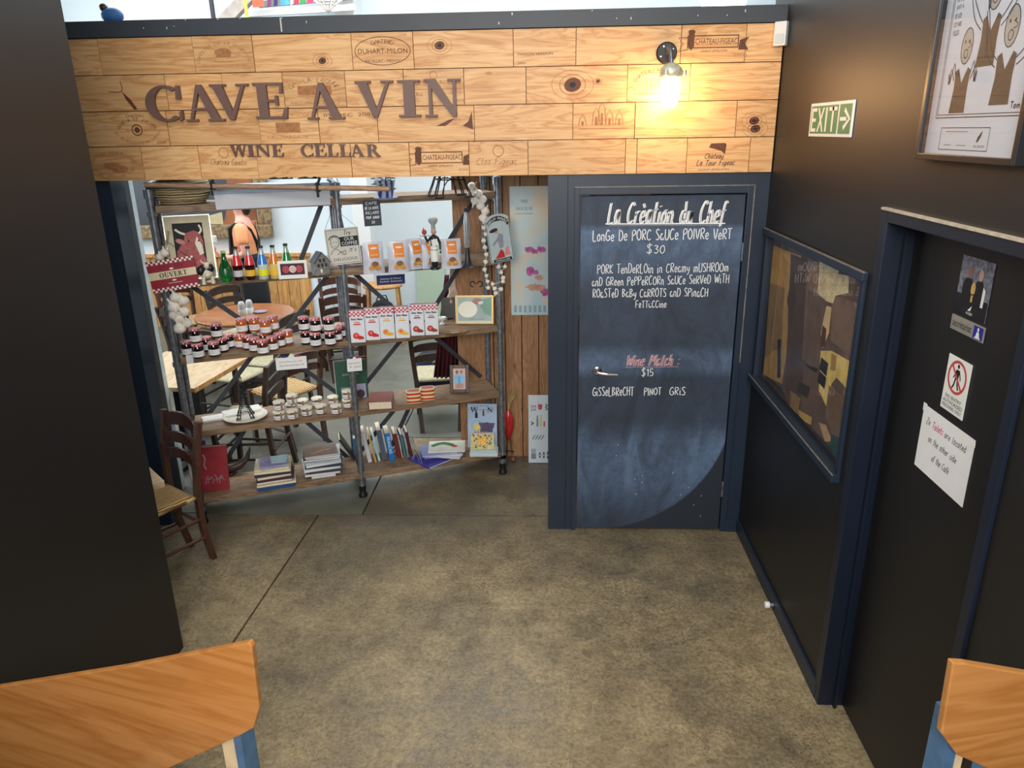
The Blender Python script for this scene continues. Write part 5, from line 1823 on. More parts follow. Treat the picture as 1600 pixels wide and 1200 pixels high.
t = item('blue_flowerpot', 'blue patterned ceramic plant pot on a saucer, top shelf right of the post', 'plant pot', 603, 312, 4, 0)
bp = weave_mat('blue glaze', (46, 70, 150), (206, 214, 232), 9, 0)
q = MB(); q.lathe([(.04, .012), (.05, .05), (.058, .105), (.062, .11), (.054, .11), (.04, .03), (0, .02)], bp, 24); q.build('pot', t)
q = MB(); q.lathe([(.045, 0), (.07, .008), (.072, .014), (.05, .010), (0, .01)], mat('saucer blue grey', (140, 156, 190), .25, var=.1), 24); q.build('saucer', t)
q = MB(); q.lathe([(.0, .098), (.053, .1)], mat('potting soil', (50, 38, 30), .9, var=.3, vs=80), 20); q.build('soil', t)
q = MB()
leafm = mat('leaf dark green', (50, 84, 50), .5, var=.3)
for k in range(12):
    a = k*2.4; r_ = .05+.03*((k*7) % 5)/5
    x, y = math.cos(a)*r_, math.sin(a)*r_
    q.tube([(0, 0, .1), (x*.6, y*.6, .14), (x, y, .12-.03*(k % 3))], .0015, leafm, 5)
    q.ball((x, y, .12-.03*(k % 3)), .013, leafm, 6, (1.2, .8, .3))
o = q.build('foliage', t); o['kind'] = 'stuff'


def wire_tower(t, h_, s_, r_, lv=9, mm=None):
    mm = mm or blackmetal
    def hw(z): f = z/h_; return s_*(.08+.92*(1-f)**2.4)*.5
    q = MB()
    for sx in (-1, 1):
        for sy in (-1, 1):
            q.tube([(sx*hw(h_*k/lv), sy*hw(h_*k/lv), h_*k/lv) for k in range(lv+1)], r_, mm, 6)
            q.tube([(sx*(hw(h_*k/lv)*.62), sy*hw(h_*k/lv), h_*k/lv) for k in range(0, lv-2)], r_*.8, mm, 5)
            q.tube([(sx*hw(h_*k/lv), sy*(hw(h_*k/lv)*.62), h_*k/lv) for k in range(0, lv-2)], r_*.8, mm, 5)
    q.build('leg_wires', t)
    q = MB()
    for k in range(1, 14):
        z = h_*(.12+.045*k) if k < 7 else h_*(.42+.075*(k-7))
        if z > h_: break
        a = hw(z); q.tube([(-a, -a, z), (a, -a, z), (a, a, z), (-a, a, z)], r_*.8, mm, 5, closed=True)
    q.build('cross_rings', t)
    q = MB()
    for sx in (-1, 1):
        for sy in (-1, 1):
            a = hw(0)
            q.tube([(sx*a*1.05, sy*a*1.05, r_), (sx*a*.6, sy*a*1.05, r_), (sx*a*.6, sy*a*.6, r_), (sx*a*1.05, sy*a*.6, r_)], r_, mm, 5, closed=True)
    for sy in (-1, 1):
        q.tube([(.6*hw(0)*math.cos(R(a)), sy*hw(h_*.1), h_*.16*math.sin(R(a))+.01) for a in range(0, 181, 20)], r_*.8, mm, 5)
    q.build('base_arch', t)
    q = MB(); q.tube([(0, 0, h_*.98), (0, 0, h_*1.06)], r_, mm, 6); q.build('spire', t)


t = item('wire_tower', 'large black wire lattice tower on the top shelf, cut off by the sign', 'model', 704, 308, 4, 0)
t.location = t.location+SV*.02
wire_tower(t, .62, .22, .0042)
# model tower on plate, shelf 4
plt_ = item('white_plate', 'large round cream plate under the small wire tower on the fourth shelf', 'plate', 384, 653, 1, 0)
q = MB(); q.lathe([(.0, .004), (.10, .004), (.122, .010), (.138, .018), (.140, .022), (.136, .023), (.118, .014), (.1, .009), (0, .008)], mat('cream ceramic', (222, 220, 204), .3, var=.04, coat=.4), 44); q.build('plate_body', plt_)
t = thing('wire_tower', 'small black wire model tower standing on the cream plate', 'model', plt_.location+Vector((0, .0, .009)), AX)
wire_tower(t, .27, .105, .0026)

# garlic braids
gar = mat('garlic skin', (240, 235, 224), .5, var=.1, vs=50)
gard = mat('garlic stem', (190, 176, 140), .8, var=.2)
def bulb(q, c, r_, d=(0, 0, 1)):
    d = Vector(d).normalized()
    rot = Vector((0, 0, 1)).rotation_difference(d).to_matrix().to_4x4()
    old = q.M; q.M = old @ Matrix.Translation(c) @ rot
    n_ = 14
    prof = [(.02, -r_*.75), (r_*.6, -r_*.62), (r_*.98, -.1*r_), (r_*.85, .45*r_), (r_*.4, .85*r_), (r_*.16, 1.15*r_), (r_*.13, 1.7*r_)]
    vs, fs = [], []
    for R_, z in prof:
        for k in range(n_):
            a = 2*math.pi*k/n_; rr_ = min(R_, r_)*(1+.07*math.cos(6*a))
            vs.append((rr_*math.cos(a) if R_ != .02 else .2*r_*math.cos(a), rr_*math.sin(a) if R_ != .02 else .2*r_*math.sin(a), z))
    for i in range(len(prof)-1):
        for k in range(n_): fs.append((i*n_+k, i*n_+(k+1) % n_, (i+1)*n_+(k+1) % n_, (i+1)*n_+k))
    fs.append(list(range(n_))[::-1]); fs.append([(len(prof)-1)*n_+k for k in range(n_)])
    q.add(vs, fs, gar, True)
    q.M = old


def braid(label, pts, r_, w, top):
    P = [atS(x, y, w) for x, y in pts]
    t = thing('garlic_braid', label, 'garlic', P[0])
    base_ = P[0]
    q = MB(); q.tube([p-base_ for p in ([atS(*top, w)]+sorted(P, key=lambda p: -p.z))], .004, gard, 7); q.build('braided_stem', t)
    for i, p in enumerate(P):
        q = MB(); bulb(q, Vector(), r_*rn.uniform(.9, 1.1), (rn.uniform(-.5, .5), -.4, rn.uniform(.2, 1)*(-1 if rn.random() < .3 else 1)))
        q.build('garlic_bulb', t, p-base_)


braid('braid of large garlic bulbs hanging below the red OUVERT board at the left post',
      [(274, 465), (287, 470), (272, 480), (288, 487), (279, 497), (292, 505), (281, 513), (273, 492)], .035, -.065, (262, 398))
t_b = [(737, 290), (748, 303), (742, 313), (754, 312), (736, 303), (751, 322), (758, 330), (755, 340)]
braid('bunch of garlic at the top of the right post under the sign', t_b, .027, -.045, (745, 285))
braid('thin braid of small garlic bulbs down the right post beside the chocolate board',
      [(757, 334), (758, 345), (756, 356), (759, 366), (756, 376), (758, 387), (760, 398), (759, 409), (757, 421), (760, 431), (762, 440), (763, 450)], .016, -.05, (756, 325))
braid('small garlic bulbs below the chocolate board on the right post',
      [(779, 417), (789, 417), (783, 426), (786, 434), (770, 444), (773, 451), (783, 452), (775, 458), (786, 440)], .016, -.03, (782, 408))
braid('two garlic bulbs on the cow picture above the red OUVERT board', [(257, 396), (250, 402)], .026, -.03, (262, 360))

# OUVERT board
def board(name, label, cat, corners, w, thick, m, parts=None):
    """flat board parallel to the shelf front from its photo corners (bl, br, tr, tl)"""
    P = [atS(x, y, w) for x, y in corners]
    o = P[0]
    ux = (P[1]-P[0]); W_ = ux.length
    t = thing(name, label, cat, o)
    uz = P[3]-P[0]; H_ = uz.length
    ux = ux/W_; uy = Vector((0, 0, 1)).cross(ux).normalized(); uzz = ux.cross(uy)
    t.rotation_euler = Matrix((ux, uy, uzz)).transposed().to_euler()
    return t, W_, H_


t, W_, H_ = board('open_board', 'red hanging board reading OUVERT with red and white checks at the left post', 'sign', [(240, 459), (313, 447), (303, 397), (229, 410)], -.075, .006, red)
q = MB(); q.box(0, W_, 0, .006, 0, H_, mat('board red', (156, 26, 50), .4, var=.05), .002); q.build('board', t)
q = MB()
n_ = 20; c_ = W_/n_
for k in range(n_):
    for j in range(2):
        if (k+j) % 2:
            q.rect(k*c_, H_-.012-j*.0115, (k+1)*c_, H_-.0005-j*.0115, .0008, wplate); q.rect(k*c_, .001+j*.0115, (k+1)*c_, .0125+j*.0115, .0008, wplate)
q.rect(0, H_*.40, W_, H_*.64, .0008, mat('board cream', (232, 220, 186), .5, var=.03))
serif_word(q, 'OUVERT', W_*.22, H_*.44, W_*.8, H_*.6, .0016, ink)
q.ell(W_*.5, H_*.70, .011, .006, .001, wplate); q.ell(W_*.5, H_*.33, .012, .005, .001, wplate); q.rect(W_*.36, H_*.24, W_*.66, H_*.255, .001, wplate)
hand(q, 'Voila Hey', W_*.25, H_*.72, W_*.75, H_*.73, .025, .003, .0007, mat('board dark red', (110, 16, 34), .5, var=0), .2)
q.build('print', t)
q = MB(); q.tube([(W_*.08, .003, H_*.97), (W_*.5, .02, H_+.11), (W_*.9, .003, H_*.97)], .0015, blackmetal, 6); q.build('cord', t)

# coffee sign
t, W_, H_ = board('coffee_sign', 'white hanging sign reading Try our coffee it\'s delicious on the middle post', 'sign', [(514, 416), (566, 410), (559, 353), (506, 359)], -.05, .005, paper)
q = MB(); q.box(0, W_, 0, .005, 0, H_, mat('enamel cream', (214, 212, 202), .35, var=.04), .002); q.build('board', t)
q = MB(); q.frame(.008, .008, W_-.008, H_-.008, .002, .0007, ink)
hand(q, 'Try', W_*.55, H_*.8, W_*.76, H_*.82, .026, .003, .0008, ink, .2)
q.rect(W_*.42, H_*.5, W_*.97, H_*.76, .0008, ink); q.text('OUR', W_*.55, H_*.65, W_*.84, H_*.74, .0012, wplate); q.text('COFFEE', W_*.46, H_*.53, W_*.93, H_*.62, .0012, wplate)
q.ring(W_*.26, H_*.62, .026, .036, .003, .001, ink); q.ring(W_*.26, H_*.7, .034, .026, .006, .0011, ink, 20, 0, math.pi); q.ell(W_*.22, H_*.63, .003, .003, .001, ink, 8); q.ell(W_*.31, H_*.63, .003, .003, .001, ink, 8); q.ribbon([(W_*.22, H_*.53), (W_*.27, H_*.51), (W_*.32, H_*.53)], .002, .001, ink)
q.ribbon([(W_*.1, H_*.3), (W_*.2, H_*.42), (W_*.33, H_*.42), (W_*.45, H_*.28)], .003, .001, ink); q.ribbon([(W_*.3, H_*.28), (W_*.42, H_*.36), (W_*.5, H_*.3)], .003, .001, ink); q.ribbon([(W_*.45, H_*.36), (W_*.55, H_*.38), (W_*.54, H_*.28), (W_*.46, H_*.28)], .003, .001, ink)
hand(q, "It's", W_*.66, H_*.33, W_*.88, H_*.35, .026, .003, .0008, ink, .2)
q.text('DELICIOUS', W_*.18, H_*.11, W_*.88, H_*.19, .0008, ink); q.build('print', t)
q = MB(); q.tube([(W_*.04, .002, H_), (W_*.3, .03, H_+.1), (W_*.35, .04, H_+.13), (W_*.95, .002, H_)], .0013, steel, 6); q.build('hanging_wire', t)

# small chalk menu on top shelf edge
t, W_, H_ = board('small_chalk_menu', 'small black chalk menu hanging from the top shelf edge', 'sign', [(570, 354), (597, 352), (593, 313), (565, 314)], -.028, .004, ink)
q = MB(); q.box(0, W_, 0, .004, 0, H_, mat('small slate', (62, 72, 82), .6, var=.1), .001); q.build('board', t)
q = MB()
for k, (s_, a_, b_) in enumerate((('CAFE', .15, .85), ('DE LA BOITE', .1, .9), ('BILLARD', .12, .9), ('POUR JUNIOR', .12, .9), ('30', .4, .62))):
    hand(q, s_, W_*a_, H_*(.84-.185*k), W_*b_, H_*(.84-.185*k), H_*.1, .0028, .0008, chalk, .1)
q.build('chalk_lettering', t)

# chocolate board on the right post
t, W_, H_ = board('chocolate_board', 'arched enamel board reading CHOCOLAT FRANCAIS with a figure in red, on the right post', 'sign', [(768, 413), (804, 405), (801, 327), (761, 336)], -.06, .005, paper)
q = MB()
arcp = [(W_*(.5-.5*math.cos(R(a))), H_*(.86+.12*math.sin(R(a)))) for a in range(180, -1, -15)]
q.prism([(0, 0), (W_, 0)]+arcp, 0, .005, mat('enamel pale green', (196, 212, 212), .35, var=.06)); q.build('board', t)
q = MB(); q.frame(.003, .003, W_-.003, H_*.85, .003, .0008, ink)
for k in range(11):
    a = R(160-k*14); a2 = R(160-(k+1)*14)
    q.flat([(W_*.5+W_*.47*math.cos(a), H_*(.74+.2*math.sin(a))), (W_*.5+W_*.40*math.cos(a), H_*(.70+.15*math.sin(a))), (W_*.5+W_*.40*math.cos(a2), H_*(.70+.15*math.sin(a2))), (W_*.5+W_*.47*math.cos(a2), H_*(.74+.2*math.sin(a2)))], .001, ink)
q.arctext('CHOCOLAT FRANCAIS', W_*.5, H_*.71, W_*.435, H_*.185, R(158), R(22), .016, .0016, wplate)
q.rect(W_*.12, .004, W_*.9, H_*.075, .001, ink); q.text('MARQUISE', W_*.2, H_*.018, W_*.82, H_*.06, .0014, wplate)
redm = mat('board figure red', (206, 44, 44), .5, var=.1)
q.flat([(W_*.2, H_*.09), (W_*.62, H_*.09), (W_*.6, H_*.2), (W_*.5, H_*.27), (W_*.35, H_*.17)], .001, redm); q.flat([(W_*.64, H_*.12), (W_*.86, H_*.12), (W_*.8, H_*.32), (W_*.68, H_*.25)], .0011, mat('board pink', (232, 140, 140), .5, var=.1))
q.flat([(W_*.45, H_*.28), (W_*.62, H_*.3), (W_*.66, H_*.55), (W_*.5, H_*.6), (W_*.4, H_*.5)], .0009, mat('board grey', (160, 160, 176), .5, var=.1)); q.flat([(W_*.2, H_*.35), (W_*.42, H_*.44), (W_*.4, H_*.5), (W_*.18, H_*.4)], .001, mat('board grey', (160, 160, 176), .5))
q.ell(W_*.4, H_*.64, .013, .015, .001, mat('figurine skin', (206, 160, 136), .5)); q.ell(W_*.3, H_*.665, .03, .012, .0012, mat('hat plum', (60, 40, 54), .5, var=0), 14, .2); q.build('print', t)

# price tags
def tagcard(label, corners, w, lines, name='price_card', cockade=True, bg=None, fg=None):
    t, W_, H_ = board(name, label, 'card', corners, w, .001, paper)
    q = MB(); q.box(0, W_, 0, .0012, 0, H_, bg or paper); q.build('card', t)
    q = MB()
    for k, s_ in enumerate(lines):
        q.text(s_, W_*.12, H_*(.55-.28*k), W_*(.9 if k else .85), H_*(.7-.28*k), .0006, fg or inkgrey)
    if cockade:
        for j, c in enumerate(((40, 50, 120), (236, 238, 240), (190, 40, 50))):
            q.rect(W_*(.2+.22*j), H_*.98, W_*(.38+.22*j), H_*1.12, .0006, mat('tricolor %d' % j, c, .5, var=0))
    q.build('print', t)
    return t


tagcard('white price card with two printed lines clipped under the jam jars', [(432, 579), (480, 575), (478, 556), (428, 560)], -.026, ['Bonne Maman Jam  6.50', 'Bonne Maman Marmalade  6.50'])
tagcard('small white price card with tricolor on the middle post', [(543, 581), (566, 579), (564, 560), (541, 561)], -.028, ['RAVIOLI', '7.50'])
tagcard('navy blue label hanging from the second shelf edge', [(589, 446), (633, 443), (631, 429), (587, 431)], -.026, ['Galettes St Michel', 'butter biscuits'], bg=mat('navy card', (34, 44, 98), .5, var=0), fg=wplate, cockade=False)
tagcard('small white card at the left end of the third shelf', [(292, 569), (303, 568), (300, 556), (286, 556)], -.024, [' '], cockade=False)

# green menu board behind the pots
gb = sh(528, 628, 1); t = thing('green_menu_board', 'dark green menu board standing behind the pots and the middle post', 'board', gb+SV*.03, AX, rot=(R(-7), 0, AX-R(4)))
q = MB(); q.box(0, .215, 0, .008, 0, .27, mat('bottle green', (14, 76, 58), .4, var=.08), .002); q.box(-.004, 0, .0, .01, 0, .27, mat('pale edge', (190, 206, 190), .5, var=0)); q.build('board', t)
q = MB(); q.text('BUNGALOW', .05, .165, .16, .18, .0006, mat('faded lettering', (150, 180, 166), .5, var=0)); q.rect(.12, .0, .2, .10, .0006, mat('board lilac', (170, 170, 200), .5, var=.1)); q.ell(.16, .03, .03, .03, .001, mat('hat plum', (60, 40, 54), .5)); q.rect(.03, .0, .12, .085, .0006, mat('board grey card', (120, 130, 140), .5, var=.1)); q.build('print', t)

# red-brown box book
t = item('red_book_box', 'thick red-brown book lying flat right of the middle post, pages toward us', 'book', 576, 641, 1, -14)
cvr = mat('oxblood cover', (140, 56, 42), .45, var=.1)
pages = mat('cream pages', (226, 214, 190), .8, var=.12, vs=120)
q = MB(); q.box(0, .155, 0, .20, 0, .003, cvr); q.box(0, .155, 0, .20, .053, .056, cvr); q.box(0, .155, .197, .20, 0, .056, cvr); q.box(-.003, 0, 0, .2, 0, .056, cvr); q.build('cover', t)
q = MB(); q.box(.004, .151, .003, .196, .0031, .0529, pages); q.build('pages', t)

# sardine tins (two stacks of three)
tinr = mat('tin red', (196, 66, 40), .3, .2, var=.15, vs=60); tinc = mat('tin cream', (238, 220, 170), .35, .1, var=.05)
first_t = None
for s_i, (px, py, side) in enumerate(((648, 630, 'front left'), (670, 625, 'back right'))):
    bp_ = sh(px, py, 1)+SV*.03
    for k in range(3):
        lab = '%s fish tin in red and cream, %s stack' % (('bottom', 'middle', 'top')[k], side)
        loc = bp_+Vector((0, 0, .0272*k))
        if first_t is None:
            t = first_t = thing('fish_tin', lab, 'tin', loc, AX-R(8), 'red fish tins on the fourth shelf')
            def tin_ring(rx, ry, z0, z1, m, q):
                n_ = 24; P = []
                for a in range(n_):
                    th = 2*math.pi*a/n_; c, s__ = math.cos(th), math.sin(th)
                    P.append((rx*math.copysign(abs(c)**.55, c), ry*math.copysign(abs(s__)**.55, s__)))
                vs = [(x, y, z0) for x, y in P]+[(x, y, z1) for x, y in P]
                q.add(vs, [list(range(n_))[::-1], [n_+i for i in range(n_)]]+[(i, (i+1) % n_, n_+(i+1) % n_, n_+i) for i in range(n_)], m)
            q = MB(); tin_ring(.044, .032, .003, .016, tinr, q); q.build('tin_body', t)
            q = MB(); tin_ring(.046, .034, .016, .0242, tinc, q); tin_ring(.038, .026, .0242, .0246, tinr, q); q.build('lid', t)
            q = MB(); tin_ring(.046, .034, 0, .003, tinc, q); q.build('bottom_rim', t); t.scale = (1.1, 1.1, 1.1)
        else:
            dup(first_t, loc, label=lab, rot=(0, 0, AX-R(8)+rn.uniform(-.1, .1)))

# family photo in dark frame
t = item('photo_frame', 'dark wood photo frame with two people in light blue tops on the fourth shelf', 'picture', 703, 615, 1, -16)
t.rotation_euler = (R(-14), 0, AX-R(20))
q = MB()
FWd, FH, f_ = .135, .195, .024
q.box(0, f_, 0, .016, 0, FH, darkchair, .003); q.box(FWd-f_, FWd, 0, .016, 0, FH, darkchair, .003); q.box(f_, FWd-f_, 0, .016, 0, f_, darkchair, .003); q.box(f_, FWd-f_, 0, .016, FH-f_, FH, darkchair, .003); q.build('frame', t)
q = MB(); q.rect(f_, f_, FWd-f_, FH-f_, -.006, mat('photo pink', (206, 170, 160), .4, var=.1))
for x, c in ((.052, (120, 80, 70)), (.082, (150, 120, 96))):
    q.flat([(x-.017, .06), (x+.017, .06), (x+.02, .11), (x+.01, .13), (x-.01, .13), (x-.02, .11)], -.0055, mat('photo sky blue', (120, 180, 220), .4, var=.1)); q.ell(x, .145, .01, .014, -.005, mat('ph %d' % c[0], c, .5, var=.2), 12)
q.rect(.04, .03, .095, .062, -.0055, mat('photo tan', (190, 140, 120), .4, var=.2)); q.build('photo', t)
q = MB(); q.box(.05, .08, .016, .02, .02, .15, ink); q.bar((.065, .02, .14), (.065, .07, .024), .02, .003, ink); q.build('easel_back', t)

# landscape picture with gold frame on shelf 3 right
t = item('gold_framed_picture', 'gold framed print with a painted white oval reflection at the right of the third shelf', 'picture', 712, 507, 2, -20)
t.rotation_euler = (R(-10), 0, AX-R(22))
goldm = mat('gold frame', (176, 140, 80), .3, .6, var=.1)
FWd, FH, f_ = .262, .195, .007
q = MB(); q.box(0, f_, 0, .014, 0, FH, goldm); q.box(FWd-f_, FWd, 0, .014, 0, FH, goldm); q.box(f_, FWd-f_, 0, .014, 0, f_, goldm); q.box(f_, FWd-f_, 0, .014, FH-f_, FH, goldm); q.build('frame', t)
q = MB(); q.rect(f_, f_, FWd-f_, FH-f_, -.005, mat('print mat cream', (226, 222, 190), .4, var=0)); q.rect(.018, .02, FWd-.014, FH-.014, -.0046, mat('print pale teal', (164, 190, 184), .4, var=.15, vs=9))
q.flat([(.15, .16), (FWd-.014, FH-.014), (FWd-.014, .05), (.2, .07)], -.0042, mat('print green', (110, 160, 140), .4, var=.1)); q.ell(.15, .155, .035, .022, -.004, mat('print red brown', (176, 120, 100), .4, var=.3, vs=50), 14); q.ell(.175, .145, .018, .012, -.0038, paper, 12, .3)
q.ell(.085, .10, .066, .056, -.0036, mat('painted reflection white', (250, 248, 230), .4, var=0), 28); q.text('A L\'AIR DU PATRIMOINE', .1, .028, .2, .036, -.0034, inkgrey); q.build('picture', t)  # white oval is a glass reflection painted onto the picture
q = MB(); q.bar((.13, .014, .15), (.13, .075, .018), .02, .004, goldm); q.build('easel_back', t)

for n_, dz_ in (('photo_frame', .005), ('gold_framed_picture', .003), ('wine_book', .003), ('green_menu_board', .0015), ('cow_picture', .006)):
    o = bpy.data.objects.get(n_)
    if o: o.location.z += dz_

# tray with card, small white bowl
t = item('shallow_tray', 'shallow tan tray with a white slip beside the cartons on the third shelf', 'tray', 712, 520, 2, -6)
q = MB(); q.flat([(0, 0)]*3, 0, paper) if False else None
tr_m = mat('tan tray', (150, 120, 84), .35, var=.1, coat=.3)
pts = [(-.085, -.02), (-.05, -.055), (.06, -.045), (.09, .0), (.05, .04), (-.05, .045)]
k = len(pts)
vs = [(x, y, .014) for x, y in pts]+[(x*.8, y*.8, 0) for x, y in pts]+[(x*.95, y*.95, .014) for x, y in pts]+[(x*.76, y*.76, .003) for x, y in pts]
fs = [[k+i for i in range(k)][::-1], [3*k+i for i in range(k)]]
for i in range(k):
    j = (i+1) % k
    fs += [(i, k+i, k+j, j)[::-1], (i, j, 2*k+j, 2*k+i), (2*k+i, 2*k+j, 3*k+j, 3*k+i)]
q.add(vs, fs, tr_m); q.build('tray_body', t)
q = MB(); q.box(-.03, .02, -.03, .0, .004, .0052, paper); q.build('paper_slip', t)
t = item('egg_cup', 'small white cup on a stem behind the tray', 'cup', 693, 508, 2, 0)
t.location = t.location+SV*.03
q = MB(); q.lathe([(.02, 0), (.018, .005), (.006, .012), (.006, .022), (.02, .03), (.027, .05), (.025, .05), (.016, .034), (0, .03)], wplate, 18); q.build('cup_body', t)
q = MB(); q.tube([(.026, 0, .044), (.038, 0, .04), (.034, 0, .03), (.022, 0, .032)], .0025, wplate, 7); q.build('handle', t)
t = item('grey_card', 'plain grey card standing behind the tray left of the gold picture', 'card', 692, 500, 2, 0)
t.location = t.location+SV*.03
q = MB(); q.box(0, .11, 0, .004, 0, .15, mat('grey card', (96, 98, 94), .6, var=.05)); q.build('card', t)

# paper bundle left of plate
for nm, lab, px, py, w_, d_, rz, h_ in (('napkin_stack', 'flat pile of white napkins at the left end of the fourth shelf', 318, 662, .16, .1, 8, .014), ('paper_bag', 'crumpled white paper bag lying behind the wire tower', 352, 656, .24, .11, 14, .022)):
    t = item(nm, lab, 'paper', px, py, 1, rz)
    for k in range(4):
        q = MB(); o_ = rn.uniform(-.004, .004); z0 = k*h_/4
        q.box(o_, w_+o_, o_, d_+o_, z0, z0+h_/4-.0003, mat('soft white paper', (214, 214, 208), .8, var=.1, vs=40, bmp=.2), .001); q.build('sheet', t)

# ---------------------------------------------- books on the bottom shelf
def book_flat(name, label, base, w_, d_, h_, rz, cov, grp, pagesc=pages, title=None, spine=False):
    """lying book, fore edge or spine toward us"""
    t = thing(name, label, 'book', base, rz, grp)
    m = mat('cover %d %d %d' % cov, cov, .4, var=.12)
    q = MB(); q.box(-w_/2, w_/2, 0, d_, 0, .0022, m); q.box(-w_/2, w_/2, 0, d_, h_-.0022, h_, m); q.box(-w_/2-.0015, -w_/2, 0, d_, 0, h_, m)
    if spine: q.box(-w_/2, w_/2, -.002, .0019, 0, h_, m)
    q.build('cover', t)
    q = MB(); q.box(-w_/2+.001, w_/2-.003, .002, d_-.003, .0023, h_-.0023, pagesc); q.build('pages', t)
    return t


ordn = ['bottom', 'second from the bottom', 'third from the bottom', 'fourth from the bottom', 'fifth from the bottom', 'sixth from the bottom', 'seventh from the bottom', 'eighth from the bottom', 'ninth from the bottom', 'tenth from the bottom', 'top']
pw_ = mat('white pages', (216, 218, 222), .8, var=.1, vs=120)
b0 = sh(432, 764, 0)
z = 0
st1 = [((20, 74, 124), .25, .19, .020, 'blue spined book'), ((214, 206, 180), .265, .2, .014, 'cream paged book'), ((60, 44, 60), .24, .19, .016, 'plum covered book'), ((70, 40, 56), .245, .19, .012, 'dark maroon book'),
       ((150, 140, 120), .23, .18, .016, 'grey-tan book'), ((52, 46, 66), .25, .2, .014, 'dark violet book'), ((212, 196, 150), .245, .2, .016, 'yellowed hardback'), ((200, 190, 160), .235, .19, .012, 'beige softcover'), ((150, 158, 176), .19, .16, .014, 'grey-blue book')]
off_ = [0, .006, -.004, .004, -.002, -.006, -.010, -.012, .01]
for k, (c, w_, d_, h_, nm) in enumerate(st1):
    book_flat('book', '%s, %s in the left book pile on the bottom shelf' % (nm, 'top' if k == len(st1)-1 else ordn[k]), b0+SU*off_[k]+Vector((0, 0, z)), w_*.93, d_, h_*1.2, AX+R(rn.uniform(-5, 5)), c, 'left pile of books', spine=k in (0, 3, 5, 8))
    z += h_*1.2+.0006
t = thing('book', 'violet and pale blue patterned booklet crowning the left book pile', 'book', b0+SU*.0+SV*.01+Vector((0, 0, z)), AX-R(6), 'left pile of books')
q = MB(); q.box(-.085, .085, 0, .13, 0, .009, mat('booklet violet', (112, 102, 150), .3, var=.2, vs=20), .001); q.build('cover', t)
q = MB(); q.add([(-.01, .001, .0094), (.085, .001, .0094), (.085, .13, .0094), (-.03, .13, .0094)], [(0, 1, 2, 3)], mat('booklet pale blue', (160, 188, 204), .3, var=.15)); q.build('print', t)
b1 = sh(507, 746, 0)
z = 0
st2 = [((200, 204, 210), .17, .014, 'small white book'), ((196, 200, 206), .25, .014, 'white paged book'), ((60, 62, 66), .245, .014, 'charcoal book'), ((226, 228, 232), .26, .016, 'thick white book'), ((40, 54, 74), .265, .012, 'dark navy book'),
       ((206, 210, 214), .25, .016, 'soft white magazine'), ((170, 190, 196), .25, .012, 'pale teal magazine'), ((60, 58, 60), .26, .014, 'black edged book'), ((210, 212, 216), .24, .010, 'thin white book'), ((122, 108, 96), .235, .010, 'brown magazine with an orange branch')]
for k, (c, w_, h_, nm) in enumerate(st2):
    book_flat('book', '%s, %s in the right book pile on the bottom shelf' % (nm, 'top' if k == len(st2)-1 else ordn[k]), b1+SU*rn.uniform(-.008, .008)+Vector((0, 0, z)), w_*.93, .2, h_*1.2, AX+R(rn.uniform(-6, 3)), c, 'right pile of books', pw_, spine=k in (2, 4, 6))
    z += h_*1.2+.0006
q = MB(); q.add([(-.06, .04, .0126), (.08, .09, .0126), (.085, .1, .0126), (.02, .1, .0126), (-.07, .06, .0126)], [(0, 1, 2, 3, 4)], mat('orange branch', (196, 130, 90), .5, var=.3, vs=40))
lastb = [o for o in bpy.data.objects if o.get('label', '').startswith('brown magazine')][0]
q.build('print', lastb)

# upright / leaning books: px of spine bottom, thickness, height, depth, colour, lean deg (top leans left)
def book_up(label, px, py, th, h_, d_, cov, lean, title=None, tcol=None):
    b_ = sh(px, py, 0)
    t = thing('book', label, 'book', b_+SV*.012+Vector((0, 0, th/2*math.sin(R(lean)))), 0, 'standing books on the bottom shelf', rot=(0, R(-lean), AX-R(4)))
    m = mat('cover %d %d %d' % cov, cov, .4, var=.12)
    q = MB(); q.box(-th/2, th/2, 0, .003, 0, h_, m, .001); q.box(-th/2, -th/2+.002, 0, d_, 0, h_, m); q.box(th/2-.002, th/2, 0, d_, 0, h_, m); q.build('cover', t)
    q = MB(); q.box(-th/2+.0021, th/2-.0021, .0032, d_-.004, .002, h_-.004, pages); q.build('pages', t)
    if title:
        q = MB(); vs, fs, bb = font_mesh(title)
        L_ = h_*.6; sx = L_/(bb[1]-bb[0]); sz = th*.6/(bb[3]-bb[2])
        q.add([(-th*.3+(v[1]-bb[2])*sz, -.0006, h_*.87-(v[0]-bb[0])*sx) for v in vs], fs, tcol or wplate); q.build('spine_print', t)
    return t


ups = [('blue paperback just left of the middle post', 561, 721, .022, .17, .15, (26, 118, 176), 6, None),
       ('white book with dark top right of the middle post', 579, 724, .028, .225, .17, (216, 214, 222), 9, None),
       ('narrow tan book beside the white book', 588, 724, .014, .215, .17, (196, 158, 98), 9, None),
       ('pale aqua book beside the tan book', 593.5, 722, .016, .205, .17, (160, 206, 218), 9, None),
       ('thick slate grey book in the standing row', 602, 720, .034, .23, .18, (84, 92, 110), 7, None),
       ('bright blue thick book with white spine lettering', 614, 722, .036, .215, .17, (20, 116, 196), 6.5, 'FRANCAIS'),
       ('maroon hardback right of the bright blue book', 625, 718, .026, .195, .16, (106, 38, 40), 7, None),
       ('thin cream booklet beside the maroon hardback', 629.5, 716, .007, .185, .15, (204, 190, 168), 8, None),
       ('narrow teal book in the standing row', 634, 715, .018, .175, .15, (74, 112, 136), 7, None),
       ('thin grey booklet right of the teal book', 638.5, 715, .009, .17, .14, (150, 150, 158), 8, None),
       ('dark plum book at the right end of the standing row', 644, 714, .018, .19, .15, (76, 36, 44), 8, None)]
for e in ups:
    book_up(*e[:8], title=e[8])
